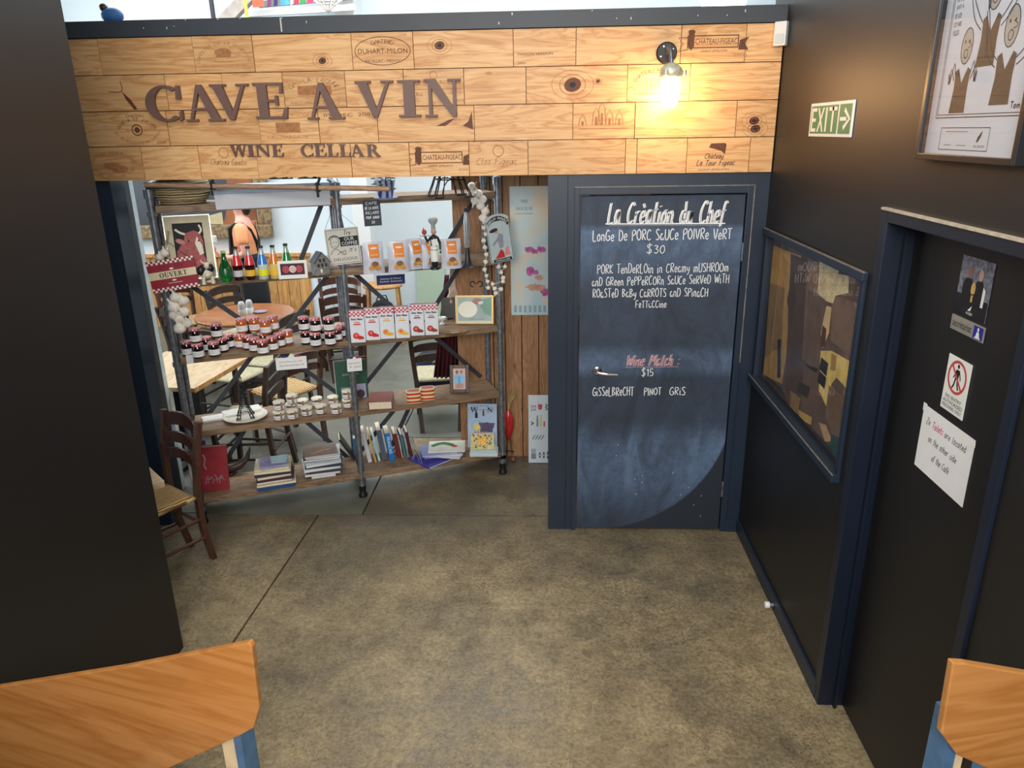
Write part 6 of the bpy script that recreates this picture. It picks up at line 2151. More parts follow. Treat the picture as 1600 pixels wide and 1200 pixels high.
bk_l = book_up('thin black book leaning against the brace left of the middle post', 554, 721, .014, .19, .15, (44, 38, 36), 28)
for k in range(2):
    b_ = sh(656+3*k, 722-1*k, 0)
    t = thing('magazine', ('thin magazine slumped right of the standing books', 'second thin magazine slumped beside the first')[k], 'magazine', b_+SV*.01, 0, rot=(0, 0, AX-R(4)))
    q = MB(); P = [(0, 0), (-.018, .05), (-.035, .10), (-.045, .16)]
    n_ = len(P); vs = []
    for y in (0, .15):
        for x, zz in P: vs += [(x, y, zz), (x+.003, y, zz)]
    m_ = 2*n_; fs = []
    for i in range(n_-1):
        a = 2*i; fs += [(a, a+1, a+3, a+2), (m_+a, m_+a+2, m_+a+3, m_+a+1), (a, a+2, m_+a+2, m_+a), (a+1, m_+a+1, m_+a+3, a+3)]
    fs += [(2*n_-2, 2*n_-1, m_+2*n_-1, m_+2*n_-2), (0, m_, m_+1, 1)]
    q.add(vs, fs, mat('magazine grey', (176, 178, 186), .35, var=.2)); q.build('pages', t)

# children's books pile
vio = (70, 62, 160)
b2 = sh(697, 724, 0)
def flatb(label, loc, w_, d_, h_, rz, c, extra=None):
    t = thing('picture_book', label, 'book', loc, rz, 'picture books piled on the bottom shelf')
    m = mat('cover %d %d %d' % c, c, .3, var=.08, coat=.2)
    q = MB(); q.box(-w_/2, w_/2, 0, d_, 0, .002, m); q.box(-w_/2, w_/2, 0, d_, h_-.002, h_, m); q.box(-w_/2, -w_/2+.002, 0, d_, .002, h_-.002, m); q.build('cover', t)
    q = MB(); q.box(-w_/2+.0021, w_/2-.003, .002, d_-.002, .0021, h_-.0021, pw_); q.build('pages', t)
    if extra:
        q = MB(); extra(q, h_); q.build('print', t)
    return t


flatb('large violet picture book at the bottom of the pile', b2+Vector((.0, -.0, 0))-SU*.02, .25, .24, .012, AX+R(26), vio)
flatb('second violet book sticking out behind the pile', b2+SU*.0+SV*.07+Vector((0, 0, .0126)), .27, .19, .010, AX-R(14), (78, 76, 176))
flatb('white softcover slanting to the right in the pile', b2+SU*.0+SV*.035+Vector((0, 0, .0232)), .22, .16, .010, AX-R(30), (208, 210, 216))
flatb('white book under the caterpillar picture book', b2+SU*.01+SV*.035+Vector((0, 0, .0338)), .24, .17, .011, AX-R(10), (196, 196, 204))
flatb('blue and white comic at the upper left of the pile', b2-SU*.03+SV*.04+Vector((0, 0, .0454)), .25, .18, .010, AX-R(6), (120, 140, 196))
def cat(q, h_):
    gm = mat('caterpillar green', (64, 120, 62), .5, var=.35, vs=60); rm = mat('head red', (190, 70, 56), .5, var=.1)
    for k in range(9):
        a = k/8; x = -.095+.13*a; y = .11+.035*math.sin(a*math.pi)
        q.add([(x+.018*math.cos(b*.52), y+.024*math.sin(b*.52), h_+.0006+.0001*k) for b in range(12)], [list(range(12))], gm)
    q.add([(.055+.02*math.cos(b*.52), .085+.018*math.sin(b*.52), h_+.0016) for b in range(12)], [list(range(12))], rm)
flatb('white picture book with a green caterpillar on top of the pile', b2+SU*.02+SV*.055+Vector((0, 0, .056)), .26, .19, .009, AX-R(16), (226, 226, 214), cat)

# WIN book upright + boxes in front
t = item('wine_book', 'tall pale blue book about wine standing upright near the right post', 'book', 736, 706, 0, -20)
t.location = t.location+SV*.08
t.rotation_euler = (R(-8), 0, AX-R(24))
q = MB(); q.box(0, .215, 0, .018, 0, .33, mat('book sky', (172, 196, 224), .35, var=.06, vs=4), .002); q.build('cover', t)
q = MB(); q.rect(.006, .285, .2, .288, .0006, inkgrey)
serif_word(q, 'W', .022, .268, .08, .305, .001, ink); serif_word(q, 'N', .145, .268, .185, .305, .001, ink)
q.rect(.055, .225, .075, .262, .001, ink); q.rect(.06, .26, .07, .275, .001, ink); q.rect(.11, .24, .124, .275, .001, mat('rose bottle', (120, 60, 60), .4, var=0)); q.rect(.114, .27, .12, .29, .001, ink); q.text('THE BOOK', .04, .31, .16, .32, .001, inkgrey)
q.flat([(.09, .12), (.185, .12), (.18, .17), (.15, .195), (.12, .19), (.1, .165)][::1], .0008, mat('glass violet', (88, 76, 112), .4, var=.1)); q.flat([(.08, .19), (.2, .19), (.19, .15), (.16, .13), (.12, .13), (.09, .15)], .0012, mat('glass violet', (88, 76, 112), .4))
q.ell(.068, .155, .026, .026, .0014, mat('lemon', (230, 208, 110), .4, var=.1)); q.ring(.068, .17, .038, .038, .002, .0016, inkgrey)
for k in range(5): q.rect(.05+.022*k, .07, .06+.022*k, .125, .001, mat('stripe rose', (200, 110, 126), .4, var=0))
q.build('print', t)
for k, (lab, w_, h_, c) in enumerate((('white box at the foot of the wine book', .2, .025, (206, 220, 226)), ('smaller white box second from the bottom by the wine book', .185, .02, (190, 212, 220)))):
    bb_ = sh(734, 714, 0)
    t = thing('flat_box', lab, 'box', bb_+SU*.006*k+Vector((0, 0, .0256*k)), AX-R(20))
    q = MB(); q.box(0, w_, 0, .12, 0, h_*.55, mat('box %d' % c[0], c, .5, var=.05), .001); q.build('box', t); q = MB(); q.box(-.001, w_+.001, -.001, .121, h_*.55+.0002, h_, mat('box %d' % c[0], c, .5), .001); q.build('lid', t)
t = thing('patterned_book', 'book with black and yellow floral cover propped on the flat boxes', 'book', bb_+SU*.012+SV*.02+Vector((0, 0, .048)), AX-R(20), rot=(R(-38), 0, AX-R(20)))
q = MB(); q.box(0, .17, 0, .012, 0, .12, mat('floral ground', (196, 182, 120), .4, var=.3, vs=50), .002); q.build('cover', t)
q = MB()
for k in range(34):
    x, z = rn.uniform(.012, .158), rn.uniform(.01, .11); q.ell(x, z, .008, .0035, .0006+.00002*k, ink, 8, rn.uniform(0, 3))
q.ell(.085, .06, .03, .022, .0016, mat('floral yellow', (232, 170, 50), .4, var=.2, vs=70), 14)
for k in range(8): q.ell(.085+.03*math.cos(k*.785), .06+.026*math.sin(k*.785), .013, .007, .0018, mat('floral yellow', (232, 170, 50), .4), 8, k*.785)
q.build('print', t)

# red album at the left end
t = item('red_album', 'large red album with silver lettering standing at the left end of the bottom shelf', 'book', 322, 770, 0, -4)
t.rotation_euler = (R(-6), R(3), AX-R(2))
t.location.z += .007
q = MB(); q.box(-.03, .145, 0, .002, 0, .30, mat('album red', (150, 40, 52), .45, var=.12)); q.box(-.03, .145, .036, .038, 0, .30, mat('album red', (150, 40, 52), .45)); q.build('cover', t)
q = MB(); q.box(-.028, .142, .0022, .0358, .003, .297, pages); q.build('pages', t)
q = MB(); sil = mat('silver lettering', (176, 160, 160), .4, .4, var=.3, vs=60); [q.ribbon([(.005+.014*k_, .05+.03*((k_*5) % 3)), (.012+.014*k_, .10-.02*(k_ % 2)), (.022+.014*k_, .055+.012*((k_*7) % 4))], .004, .0008+.0001*k_, sil) for k_ in range(8)]; q.ribbon([(.0, .25), (.012, .22), (.004, .18), (.016, .15)], .008, .0008, sil); q.build('print', t)
# grey-green magazine behind the album
t = item('magazine', 'pale magazine leaning in the corner behind the red album', 'magazine', 312, 768, 0, 10)
t.location = t.location+SV*.1
t.rotation_euler = (R(-10), 0, AX+R(14))
q = MB(); q.box(-.05, .12, 0, .01, 0, .33, mat('magazine pale', (190, 196, 196), .4, var=.3, vs=20), .001); q.build('cover', t)
q = MB(); q.rect(-.03, .26, .08, .29, .0006, mat('magazine blue', (60, 80, 140), .4, var=0)); q.build('print', t)
# curved horn sculpture between albums
t = item('carved_horn', 'dark carved wooden horn curving up behind the left book pile', 'ornament', 362, 744, 0, 0)
q = MB(); q.tube([(-.05, .03, .05), (.0, .03, .045), (.06, .03, .06), (.11, .03, .10), (.135, .03, .16), (.14, .03, .185)], [.03, .034, .03, .02, .009, .003], darkchair, 12); q.build('horn', t)
q = MB(); q.tube([(-.05, .02, .012), (.0, .0, .010), (.03, .03, .012), (.0, .055, .010)], .01, darkchair, 10, closed=True); q.tube([(-.01, .03, .015), (-.01, .03, .05)], .014, darkchair, 10); q.build('base', t)
# ------------------------------------------------------------------ posters on / at the plank wall
pm_ = atY(799, 493, PY-.03)
mp_w, mp_h = .55, .90
t = thing('wine_map', 'large pale wine map poster headed VINS & EAUX DE VIE on the plank wall', 'poster', (pm_.x, PY-.012, pm_.z))
def mapmat():
    m, nt, b = node_mat('map wash')
    tc = N(nt, 'ShaderNodeTexCoord')
    f = noise(nt, tc.outputs['Object'], 3.2, 4, .6, .5)
    c = ramp(nt, f, [(0.35, lin((182, 214, 224))), (0.5, lin((208, 222, 220))), (0.62, lin((232, 212, 182)))])
    nt.links.new(c, b.inputs['Base Color']); b.inputs['Roughness'].default_value = .45
    return m
q = MB(); q.box(0, mp_w, -.004, 0, 0, mp_h, mapmat()); q.build('sheet', t)
q = MB(); mg = mat('map ink', (90, 120, 130), .5, var=0)
q.text('VINS', .075, .79, .125, .812, .0047, mg); q.text('EAUX DE VIE', .045, .74, .155, .762, .0046, mg); q.rect(.04, .715, .16, .718, .0046, mg)
mgt = mat('map magenta', (190, 90, 160), .5, var=.4, vs=40); mor = mat('map salmon', (210, 160, 136), .5, var=.2)
def blob(cx_, cz_, rx, rz, m, off, sd):
    r2 = random.Random(sd); n_ = 22
    q.flat([(cx_+rx*(.7+.5*r2.random())*math.cos(2*math.pi*k/n_), cz_+rz*(.6+.6*r2.random())*math.sin(2*math.pi*k/n_)) for k in range(n_)], off, m)
for i, e in enumerate(((.135, .47, .035, .02, mgt), (.17, .455, .03, .02, mgt), (.215, .47, .035, .022, mgt), (.14, .32, .03, .035, mgt), (.17, .31, .03, .02, mgt), (.24, .17, .03, .03, mgt), (.2, .27, .03, .02, mor), (.18, .2, .07, .03, mor), (.33, .4, .05, .06, mgt), (.4, .2, .06, .04, mgt))):
    blob(*e[:4], e[4], .0046+.0001*i, i)
for k in range(14):
    q.rect(.02+.035*k, .02, .04+.035*k, .07, .0045, mat('map table ink', (150, 176, 190), .5, var=0))
q.build('print', t)

pl_ = atY(826, 716, 5.14)
t = thing('drinks_poster', 'white poster with small pictures of drinks and bottles leaning on the plank wall', 'poster', (pl_.x, 5.12, .004), rot=(R(-9), 0, 0))
q = MB(); q.box(0, .36, 0, .006, 0, .52, mat('poster pale', (206, 216, 224), .4, var=.02)); q.build('sheet', t)
q = MB()
gl_ = mat('poster grey', (120, 132, 146), .5, var=0); gn_ = mat('poster green', (70, 96, 80), .5, var=0); rd_ = mat('poster red', (190, 70, 80), .5, var=0); ye_ = mat('poster yellow', (206, 196, 130), .5, var=0)
for dx in (0, .17):
    for k in range(6): q.rect(.02+dx+.014*(k % 3), .40+.025*(k//3), .028+dx+.014*(k % 3), .418+.025*(k//3), .0008, gl_)
    q.flat([(.075+dx, .41), (.1+dx, .41), (.105+dx, .45), (.07+dx, .45)], .0008, rd_); q.ribbon([(.08+dx, .45), (.07+dx, .475)], .002, .001, rd_)
    for k in range(4): q.ell(.135+dx, .41+.012*k, .013, .004, .0008, gn_, 8, .6*(-1)**k)
    q.rect(.06+dx, .28, .074+dx, .34, .0008, gl_); q.rect(.064+dx, .34, .07+dx, .365, .0009, ink); q.rect(.085+dx, .28, .1+dx, .345, .0008, ye_); q.rect(.09+dx, .345, .096+dx, .375, .0009, ye_)
    q.rect(.113+dx, .28, .124+dx, .32, .0008, rd_); q.ell(.03+dx, .3, .016, .005, .0008, gn_, 8, .7); q.ell(.03+dx, .31, .016, .005, .0009, gn_, 8, -.7)
    for k in range(4): q.ribbon([(.03+.022*k+dx, .18), (.05+.022*k+dx, .215)], .006, .0008, brn)
    q.rect(.02+dx, .03, .055+dx, .07, .0008, gl_); q.rect(.02+dx, .07, .055+dx, .11, .0008, mat('poster light grey', (160, 168, 178), .5, var=0))
    for k in range(3): q.ell(.085+.03*k+dx, .06, .007, .022+.004*k, .0008, ink, 10); q.ell(.085+.03*k+dx, .06, .003, .008, .0012, wplate, 8)
q.build('print', t)

# red hen ornament with straw tail and wooden feet
hb = atZ(795, 723, 0)
t = thing('straw_bird', 'red painted bird ornament with straw crest and brown wooden feet by the right post', 'ornament', (hb.x-.0, hb.y+.05, 0))
q = MB(); q.lathe([(.006, .17), (.022, .20), (.038, .26), (.04, .32), (.03, .37), (.016, .40), (.012, .41)], mat('glossy red', (196, 40, 44), .25, var=.06, coat=.5), 20, (0, 0, 0)); q.build('body', t)
q = MB()
for k in range(16):
    a = k*.9; q.tube([(0, 0, .40), (.01*math.cos(a)+.01, .01*math.sin(a), .47), (.028*math.cos(a)+.045, .02*math.sin(a), .55+.01*(k % 4))], [.004, .003, .001], mat('straw', (186, 160, 110), .8, var=.2), 5)
q.build('straw_crest', t)
for k, sx in enumerate((-.022, .026)):
    q = MB(); q.tube([(sx*.4, 0, .18), (sx, 0, .05)], .004, brn, 6); q.ball((sx*1.3, -.02, .02), .024, mat('brown foot', (122, 82, 56), .4, var=.2), 12, (.8, 1.5, .8)); q.build('leg', t)
q = MB(); q.ribbon([(-.02, .24), (.0, .30), (.012, .33)], .004, .045, mat('dark red line', (110, 20, 26), .4, var=0)); q.tube([(-.03, -.01, .075), (.0, -.02, .085), (.04, 0, .07)], .004, blackmetal, 6); q.build('wing_line', t)

# ------------------------------------------------------------------ chairs
def make_chair(wm, seatm, label, h_=.88, w_=.41, arch=.03):
    """ladder back: origin under the middle of the back, seat toward -Y, sitter faces -Y"""
    t = thing('dining_chair', label, 'chair', (0, 0, 0), 0, None)
    wt = w_/2
    for sx in (-1, 1):
        q = MB()
        pts = [(sx*(wt-.05), .05, 0), (sx*(wt-.035), .01, .22), (sx*(wt-.02), 0, .45), (sx*wt, .02, .68), (sx*(wt+.008), .06, h_)]
        for a, b_ in zip(pts, pts[1:]): q.bar(a, b_, .036, .03, wm, up=(0, 1, 0))
        q.build('back_leg', t)
    for sx in (-1, 1):
        q = MB(); q.bar((sx*(wt-.01), -.40, 0), (sx*(wt), -.385, .455), .034, .034, wm, up=(0, 1, 0)); q.build('front_leg', t)
    for z0, z1, yy in ((.60, .655, .012), (.69, .75, .028), (.79, .865, .05)):
        q = MB(); n_ = 10; vs = []; fs = []
        for i in range(n_+1):
            a = -1+2*i/n_; x = a*(wt-.01); y = yy+.02*(1-a*a); up_ = arch*(1-a*a)
            vs += [(x, y-.008, z0+up_*.8), (x, y-.008, z1+up_-.012*(abs(a) > .9)), (x, y+.008, z1+up_-.012*(abs(a) > .9)), (x, y+.008, z0+up_*.8)]
        for i in range(n_):
            for k in range(4):
                a = 4*i+k; b_ = 4*i+(k+1) % 4; fs.append((a, a+4, b_+4, b_))
        fs += [(0, 1, 2, 3), (4*n_+3, 4*n_+2, 4*n_+1, 4*n_)]
        q.add(vs, fs, wm); q.build('back_slat', t)
    q = MB()
    n_ = 10; vs = []; fs = []
    for lay, zz in ((0, .425), (1, .455)):
        for j in range(n_+1):
            for i in range(n_+1):
                a, b_ = -1+2*i/n_, j/n_
                wd_ = wt*(.93+.12*b_)
                dip = -.012*(1-a*a)*math.sin(b_*math.pi) if lay else 0
                e_ = .012 if lay and (abs(a) > .95 or b_ in (0, 1)) else 0
                vs.append((a*wd_, -.015-b_*.40, zz+dip-e_))
    M_ = (n_+1)**2
    for j in range(n_):
        for i in range(n_):
            a = j*(n_+1)+i
            fs += [(a, a+1, a+n_+2, a+n_+1), (M_+a+n_+1, M_+a+n_+2, M_+a+1, M_+a)]
    for k in range(n_):
        fs += [(k+1, k, M_+k, M_+k+1), (n_*(n_+1)+k, n_*(n_+1)+k+1, M_+n_*(n_+1)+k+1, M_+n_*(n_+1)+k),
               (k*(n_+1), (k+1)*(n_+1), M_+(k+1)*(n_+1), M_+k*(n_+1)), ((k+1)*(n_+1)+n_, k*(n_+1)+n_, M_+k*(n_+1)+n_, M_+(k+1)*(n_+1)+n_)]
    q.add(vs, fs, seatm, True); q.build('seat', t)
    for sx in (-1, 1):
        for z in (.17, .29):
            q = MB(); q.tube([(sx*(wt-.03), .02, z), (sx*(wt-.005), -.39, z)], .010, wm, 8); q.build('stretcher', t)
    for z in (.2, .31):
        q = MB(); q.tube([(-wt+.01, -.392, z), (wt-.01, -.392, z)], .010, wm, 8); q.build('stretcher', t)
    q = MB(); q.tube([(-wt+.03, .025, .24), (wt-.03, .025, .24)], .010, wm, 8); q.build('stretcher', t)
    return t


ch0 = make_chair(chairwood, rush, 'reddish brown ladder-back chair with rush seat at the left of the opening, nearest chair', w_=.34)
ch0.location = (-2.115, 3.79, 0); ch0.rotation_euler = (0, 0, R(-34))
# dark cafe chairs
pc_ = make_chair(darkchair, mat('pale rush seat', (176, 170, 140), .8, var=.25, vs=60, bmp=.4), 'dark ladder-back chair with pale seat seen from behind, right half of the shelf')
pc_.location = (-.90, 5.78, 0); pc_.rotation_euler = (0, 0, R(180+8)); 
GR = 'cafe chairs seen through the shelf'
pc_['group'] = GR
brn_ch = make_chair(chairwood, rush, 'brown rush seated chair with arched rails right of the round table')
brn_ch.location = (-2.02, 7.1, 0); brn_ch.rotation_euler = (0, 0, R(200)); brn_ch['group'] = GR
spots = [
 (pc_, -3.42, 6.55, 150, 'dark arched chair with its back to us at the left of the round table'),
 (pc_, -3.35, 7.5, 60, 'dark chair behind the left side of the round table'),
 (pc_, -2.3, 6.3, 250, 'dark slatted chair pushed in at the right of the round table'),
 (brn_ch, -2.28, 7.95, 10, 'rush seated chair against the wainscot behind the round table'),
 (brn_ch, -1.95, 5.45, 235, 'brown chair turned sideways, just above the small wire tower'),
 (pc_, -2.75, 5.75, 165, 'dark chair under the far edge of the pale table'),
 (brn_ch, -4.15, 8.0, 60, 'brown chair at the far left behind the garlic'),
 (pc_, -1.98, 4.97, -90, 'dark chair with legs showing under the fourth shelf board'),
]
for (p_, x, y, rz, lab) in spots:
    dup(p_, (x, y, 0), R(rz), lab, GR)

# near left table corner
t = thing('wooden_table', 'corner of a light wooden table beside the nearest chair, mostly hidden by the black wall', 'table', (-2.36, 3.31, 0), R(45))
q = MB(); q.box(-.3, .3, -.3, .3, .70, .735, paletop, .004); q.build('tabletop', t)
q = MB(); q.box(-.25, .25, -.25, .25, .63, .70, chairwood); q.build('apron', t)
q = MB(); q.box(-.04, .04, -.04, .04, .03, .63, chairwood); q.build('column', t)
q = MB(); q.box(-.16, .16, -.03, .03, 0, .03, chairwood); q.box(-.03, .03, -.16, .16, 0.001, .029, chairwood); q.build('foot', t)

# pale rectangular table behind the left post
P1 = atZ(370, 568, .745); P2 = atZ(303, 607, .745)
dv = (P1-P2); ang = math.atan2(dv.y, dv.x)
t = thing('pale_table', 'square pale wood table behind the left end of the shelf', 'table', (P2.x, P2.y, 0), ang)
L_ = dv.length+.25
q = MB(); q.box(0, L_, 0, .75, .715, .745, paletop, .003); q.build('tabletop', t)
q = MB(); q.box(0, L_, -.004, .0, .712, .744, wainwood); q.build('edge_band', t)
q = MB(); q.box(L_*.4, L_*.6, .3, .4, .06, .715, blackmetal); q.build('column', t)
q = MB(); q.bar((L_*.5-.28, .35, .02), (L_*.5+.28, .35, .02), .06, .03, blackmetal); q.bar((L_*.5, .07, .02), (L_*.5, .63, .02), .06, .03, blackmetal); q.build('foot', t)

# round table
t = thing('round_table', 'round brown wooden cafe table beyond the jam jars', 'table', (-2.92, 6.88, 0))
q = MB(); q.lathe([(.44, .722), (.46, .73), (.46, .745), (.455, .75)], tablewood, 40); q.build('tabletop', t)
q = MB(); q.lathe([(.24, 0), (.22, .02), (.04, .05), (.035, .60), (.12, .71), (.12, .722)], blackmetal, 20); q.build('pedestal', t)
for lab, px, py, c in (('clear glass shaker with a white base on the round table', 391, 489, (206, 216, 220)), ('second clear shaker on the round table, to the left', 379, 492, (170, 172, 160))):
    p = atZ(px, py, .751)
    s2_ = thing('glass_shaker', lab, 'shaker', (p.x, p.y, .7505))
    q = MB(); q.lathe([(.034, 0), (.036, .05), (.030, .055)], mat('shaker %d' % c[0], c, .4, var=.1), 16); q.build('base', s2_)
    q = MB(); q.lathe([(.03, .055), (.033, .10), (.022, .13), (.0, .135)], mat('shaker glass', (200, 214, 222), .08, var=0, trans=.4), 16); q.build('glass_body', s2_)
t = thing('tea_light_bowl', 'small lilac dish on the round table', 'dish', atZ(407, 488, .751))
q = MB(); q.lathe([(.03, 0), (.06, .006), (.065, .012), (.05, .008), (0, .006)], mat('lilac dish', (160, 150, 170), .3, var=0), 20); q.build('dish_body', t)
t = thing('wooden_table', 'second light table top at the far left behind the garlic braid', 'table', (-4.6, 7.2, 0))
q = MB(); q.box(-.5, .35, -.35, .35, .71, .745, paletop, .004); q.build('tabletop', t)
for x in (-.42, .28):
    for y in (-.28, .28):
        q = MB(); q.box(x-.025, x+.025, y-.025, y+.025, 0, .71, darkchair); q.build('leg', t)

# bar stool with black bag at the white wall
sb = thing('bar_stool', 'pale wooden stool with a black bag hanging on it, against the white wall', 'stool', (-1.95, 8.6, 0), R(8))
q = MB(); q.lathe([(.19, .655), (.23, .665), (.23, .69), (.19, .70)], wainwood, 24); q.build('seat', sb)
for x in (-.17, .17):
    for y in (-.14, .14):
        q = MB(); q.bar((x*1.2, y*1.2, 0), (x, y, .66), .035, .035, wainwood); q.build('leg', sb)
for z in (.18, .36):
    for y in (-.15, .15):
        q = MB(); q.bar((-.18, y, z), (.18, y, z), .02, .02, darksteel); q.build('stretcher', sb)
bgk = thing('black_bag', 'black cloth bag hanging from the pale stool', 'bag', (-1.90, 8.30, .33), R(8))
bgk.scale = (.72, .72, .72)
q = MB(); q.ball((0, 0, .15), .17, mat('black cloth', (20, 22, 30), .8, var=.2, bmp=.3), 16, (1.15, .4, 1.1)); q.ball((.1, -.02, .02), .1, mat('black cloth', (20, 22, 30), .8), 12, (1, .5, 1.4)); q.build('bag_body', bgk)
q = MB(); q.tube([(-.1, 0, .28), (-.06, 0, .4), (.06, 0, .4), (.1, 0, .28)], .012, mat('black cloth', (20, 22, 30), .8), 7); q.build('strap', bgk)

# cabinet, green panel, curtain, dried cloth
t = thing('white_cabinet', 'low white cabinet against the white wall left of the cartons', 'cabinet', (-2.80, 8.75, 0))
q = MB(); q.box(0, .42, 0, .4, 0, .82, white, .005); q.build('carcass', t)
q = MB(); q.box(.01, .2, -.018, 0, .05, .8, bluewhite, .003); q.build('door', t); q = MB(); q.box(.21, .41, -.018, 0, .05, .8, bluewhite, .003); q.build('door', t)
t = thing('green_board', 'pale green panel leaning on the white wall right of the stool', 'panel', (-1.66, 9.22, 0), 0, rot=(R(-3), 0, 0))
q = MB(); q.box(0, .36, 0, .02, 0, 1.12, mat('pale green', (176, 198, 176), .6, var=.08, vs=3), .003); q.build('panel', t)
t = thing('maroon_curtain', 'dark maroon curtain cloth hanging by the left edge of the plank wall', 'curtain', (-.86, 5.30, .62))
q = MB(); vs = []; fs = []; n_ = 24
for j in (0, 1):
    for i in range(n_+1):
        x = i/n_*.19; vs.append((x*(1-.5*j)+.12*j, .02*math.sin(i*1.5), .78*j))
for i in range(n_): fs.append((i, i+1, n_+2+i, n_+1+i))
q.add(vs, fs, mat('maroon cloth', (84, 22, 36), .8, var=.15), True); o = q.build('cloth', t)
sd = o.modifiers.new('s', 'SOLIDIFY'); sd.thickness = .006
t = thing('dried_bouquet', 'hanging pale cloth bouquet at the left edge of the plank wall', 'decoration', atY(709, 470, 5.19))
q = MB(); dm_ = mat('dried pale', (196, 176, 160), .8, var=.2)
for k in range(9):
    a = k*.7; q.tube([(.012*math.cos(a), 0, .24), (-.006+.02*math.cos(a), -.015, .1), (-.05+.02*k*.5, -.02*math.sin(a)-.01, -.01+.02*(k % 3))], [.006, .009, .015], dm_, 6)
q.tube([(-.03, -.01, .0), (.0, 0, -.14)], [.008, .003], dm_, 6); q.build('cloth', t)
t = thing('iron_scroll', 'small black iron scroll hook on the wide plank', 'hook', atY(744, 444, PY-.012))
q = MB(); q.ring(-.025, 0, .022, .022, .006, 0, blackmetal, 18, 0, 5); q.ring(.025, 0, .022, .022, .006, 0, blackmetal, 18, -1.8, 3.2)
o = q.build('scroll', t); s_m = o.modifiers.new('s', 'SOLIDIFY'); s_m.thickness = .005
t = thing('navy_backpack', 'navy backpack on the cafe floor behind the pale seated chair', 'bag', (-1.05, 6.6, 0), R(10))
q = MB(); q.ball((0, 0, .25), .2, mat('navy nylon', (28, 36, 60), .7, var=.15), 16, (1.1, .7, 1.25)); q.build('bag_body', t)
q = MB(); q.tube([(-.05, -.02, .47), (0, -.02, .53), (.05, -.02, .47)], .008, mat('navy nylon', (28, 36, 60), .7), 6); q.build('handle', t)
q = MB(); q.flat([(-.04, .38), (.0, .42), (.05, .37), (.01, .39)], .145, wplate); q.build('logo_patch', t)

# gilt framed painting on far wall
fx0, fx1 = -5.4, atY(429, 378, FY-.05).x
fz0 = 1.16
t = thing('gilt_painting', 'big painting in an ornate gilt frame on the far wall behind the person', 'picture', (fx0, FY-.03, fz0))
gilt = mat('gilt frame', (140, 118, 84), .5, .25, var=.6, vs=24, bmp=.6)
W_, H_ = fx1-fx0, 1.05
q = MB()
q.box(0, W_, -.06, 0, 0, .17, gilt, .02); q.box(W_-.17, W_, -.06, 0, .17, H_-.17, gilt, .02); q.box(0, .17, -.06, 0, .17, H_-.17, gilt, .02); q.box(0, W_, -.06, 0, H_-.17, H_, gilt, .02); q.build('frame', t)
q = MB(); q.box(.17, W_-.17, -.02, 0, .17, H_-.17, mat('painting slate', (58, 62, 70), .5, var=.1, vs=3)); q.build('canvas', t)
q = MB(); q.flat([(W_-.62, .17), (W_-.19, .17), (W_-.19, H_-.17), (W_-.52, H_-.17), (W_-.5, .5)], .021, mat('painting rust', (150, 90, 52), .5, var=.35, vs=4)); q.flat([(W_-1.15, .19), (W_-.62, .17), (W_-.62, .32)], .0215, mat('painting sand', (196, 180, 140), .5, var=.1)); q.build('painted_shapes', t)

# ------------------------------------------------------------------ person
px_, py_ = -3.29, 8.0
person = thing('person', 'person in a peach t-shirt and black apron facing left, holding a patterned tray', 'person', (px_, py_, 0), R(8))
skin = mat('skin', (222, 168, 148), .55, var=.06)
peach = mat('peach cotton', (236, 160, 112), .8, var=.08, vs=10)
blackc = mat('black apron cloth', (24, 26, 32), .8, var=.15)
def skinned(name, nodes, edges_, m, parent, sub=2):
    me = bpy.data.meshes.new(name); me.from_pydata([n_[0] for n_ in nodes], edges_, [])
    o = bpy.data.objects.new(name, me); COL.objects.link(o); o.parent = parent
    md = o.modifiers.new('skin', 'SKIN'); md.use_smooth_shade = True
    if not me.skin_vertices: pass
    for v, n_ in zip(me.skin_vertices[0].data, nodes):
        r_ = n_[1]; v.radius = r_ if isinstance(r_, tuple) else (r_, r_)
    me.skin_vertices[0].data[0].use_root = True
    sb_ = o.modifiers.new('sub', 'SUBSURF'); sb_.levels = sub; sb_.render_levels = sub
    me.materials.append(m)
    return o


# local: faces -X, left/right is Y.  near arm is at y<0 (toward the camera)
nodes = [((0, 0, .97), (.13, .15)), ((.0, 0, 1.15), (.12, .14)), ((.01, 0, 1.34), (.12, .16)), ((.01, 0, 1.47), (.08, .12)), ((-.01, 0, 1.545), (.055, .055)), ((-.02, 0, 1.60), (.055, .055)), ((-.035, 0, 1.70), (.085, .072)), ((-.03, 0, 1.79), (.07, .062)),
         ((.0, -.10, .86), (.09, .09)), ((-.01, -.11, .50), (.06, .06)), ((.02, -.11, .10), (.04, .04)), ((-.12, -.12, .035), (.035, .04)),
         ((.0, .10, .86), (.09, .09)), ((.03, .11, .50), (.06, .06)), ((.08, .11, .10), (.04, .04)), ((-.06, .12, .035), (.035, .04)),
         ((.02, -.19, 1.44), (.055, .055)), ((.045, -.23, 1.18), (.043, .043)), ((-.13, -.22, 1.14), (.033, .033)), ((-.24, -.20, 1.20), (.024, .026)), ((-.28, -.20, 1.23), (.022, .034)),
         ((.02, .19, 1.44), (.055, .055)), ((.08, .24, 1.18), (.043, .043)), ((.02, .22, .98), (.033, .033)), ((-.04, .2, .92), (.026, .026))]
edges_ = [(0, 1), (1, 2), (2, 3), (3, 4), (4, 5), (5, 6), (6, 7), (0, 8), (8, 9), (9, 10), (10, 11), (0, 12), (12, 13), (13, 14), (14, 15), (3, 16), (16, 17), (17, 18), (18, 19), (19, 20), (3, 21), (21, 22), (22, 23), (23, 24)]
skinned('body', nodes, edges_, skin, person)
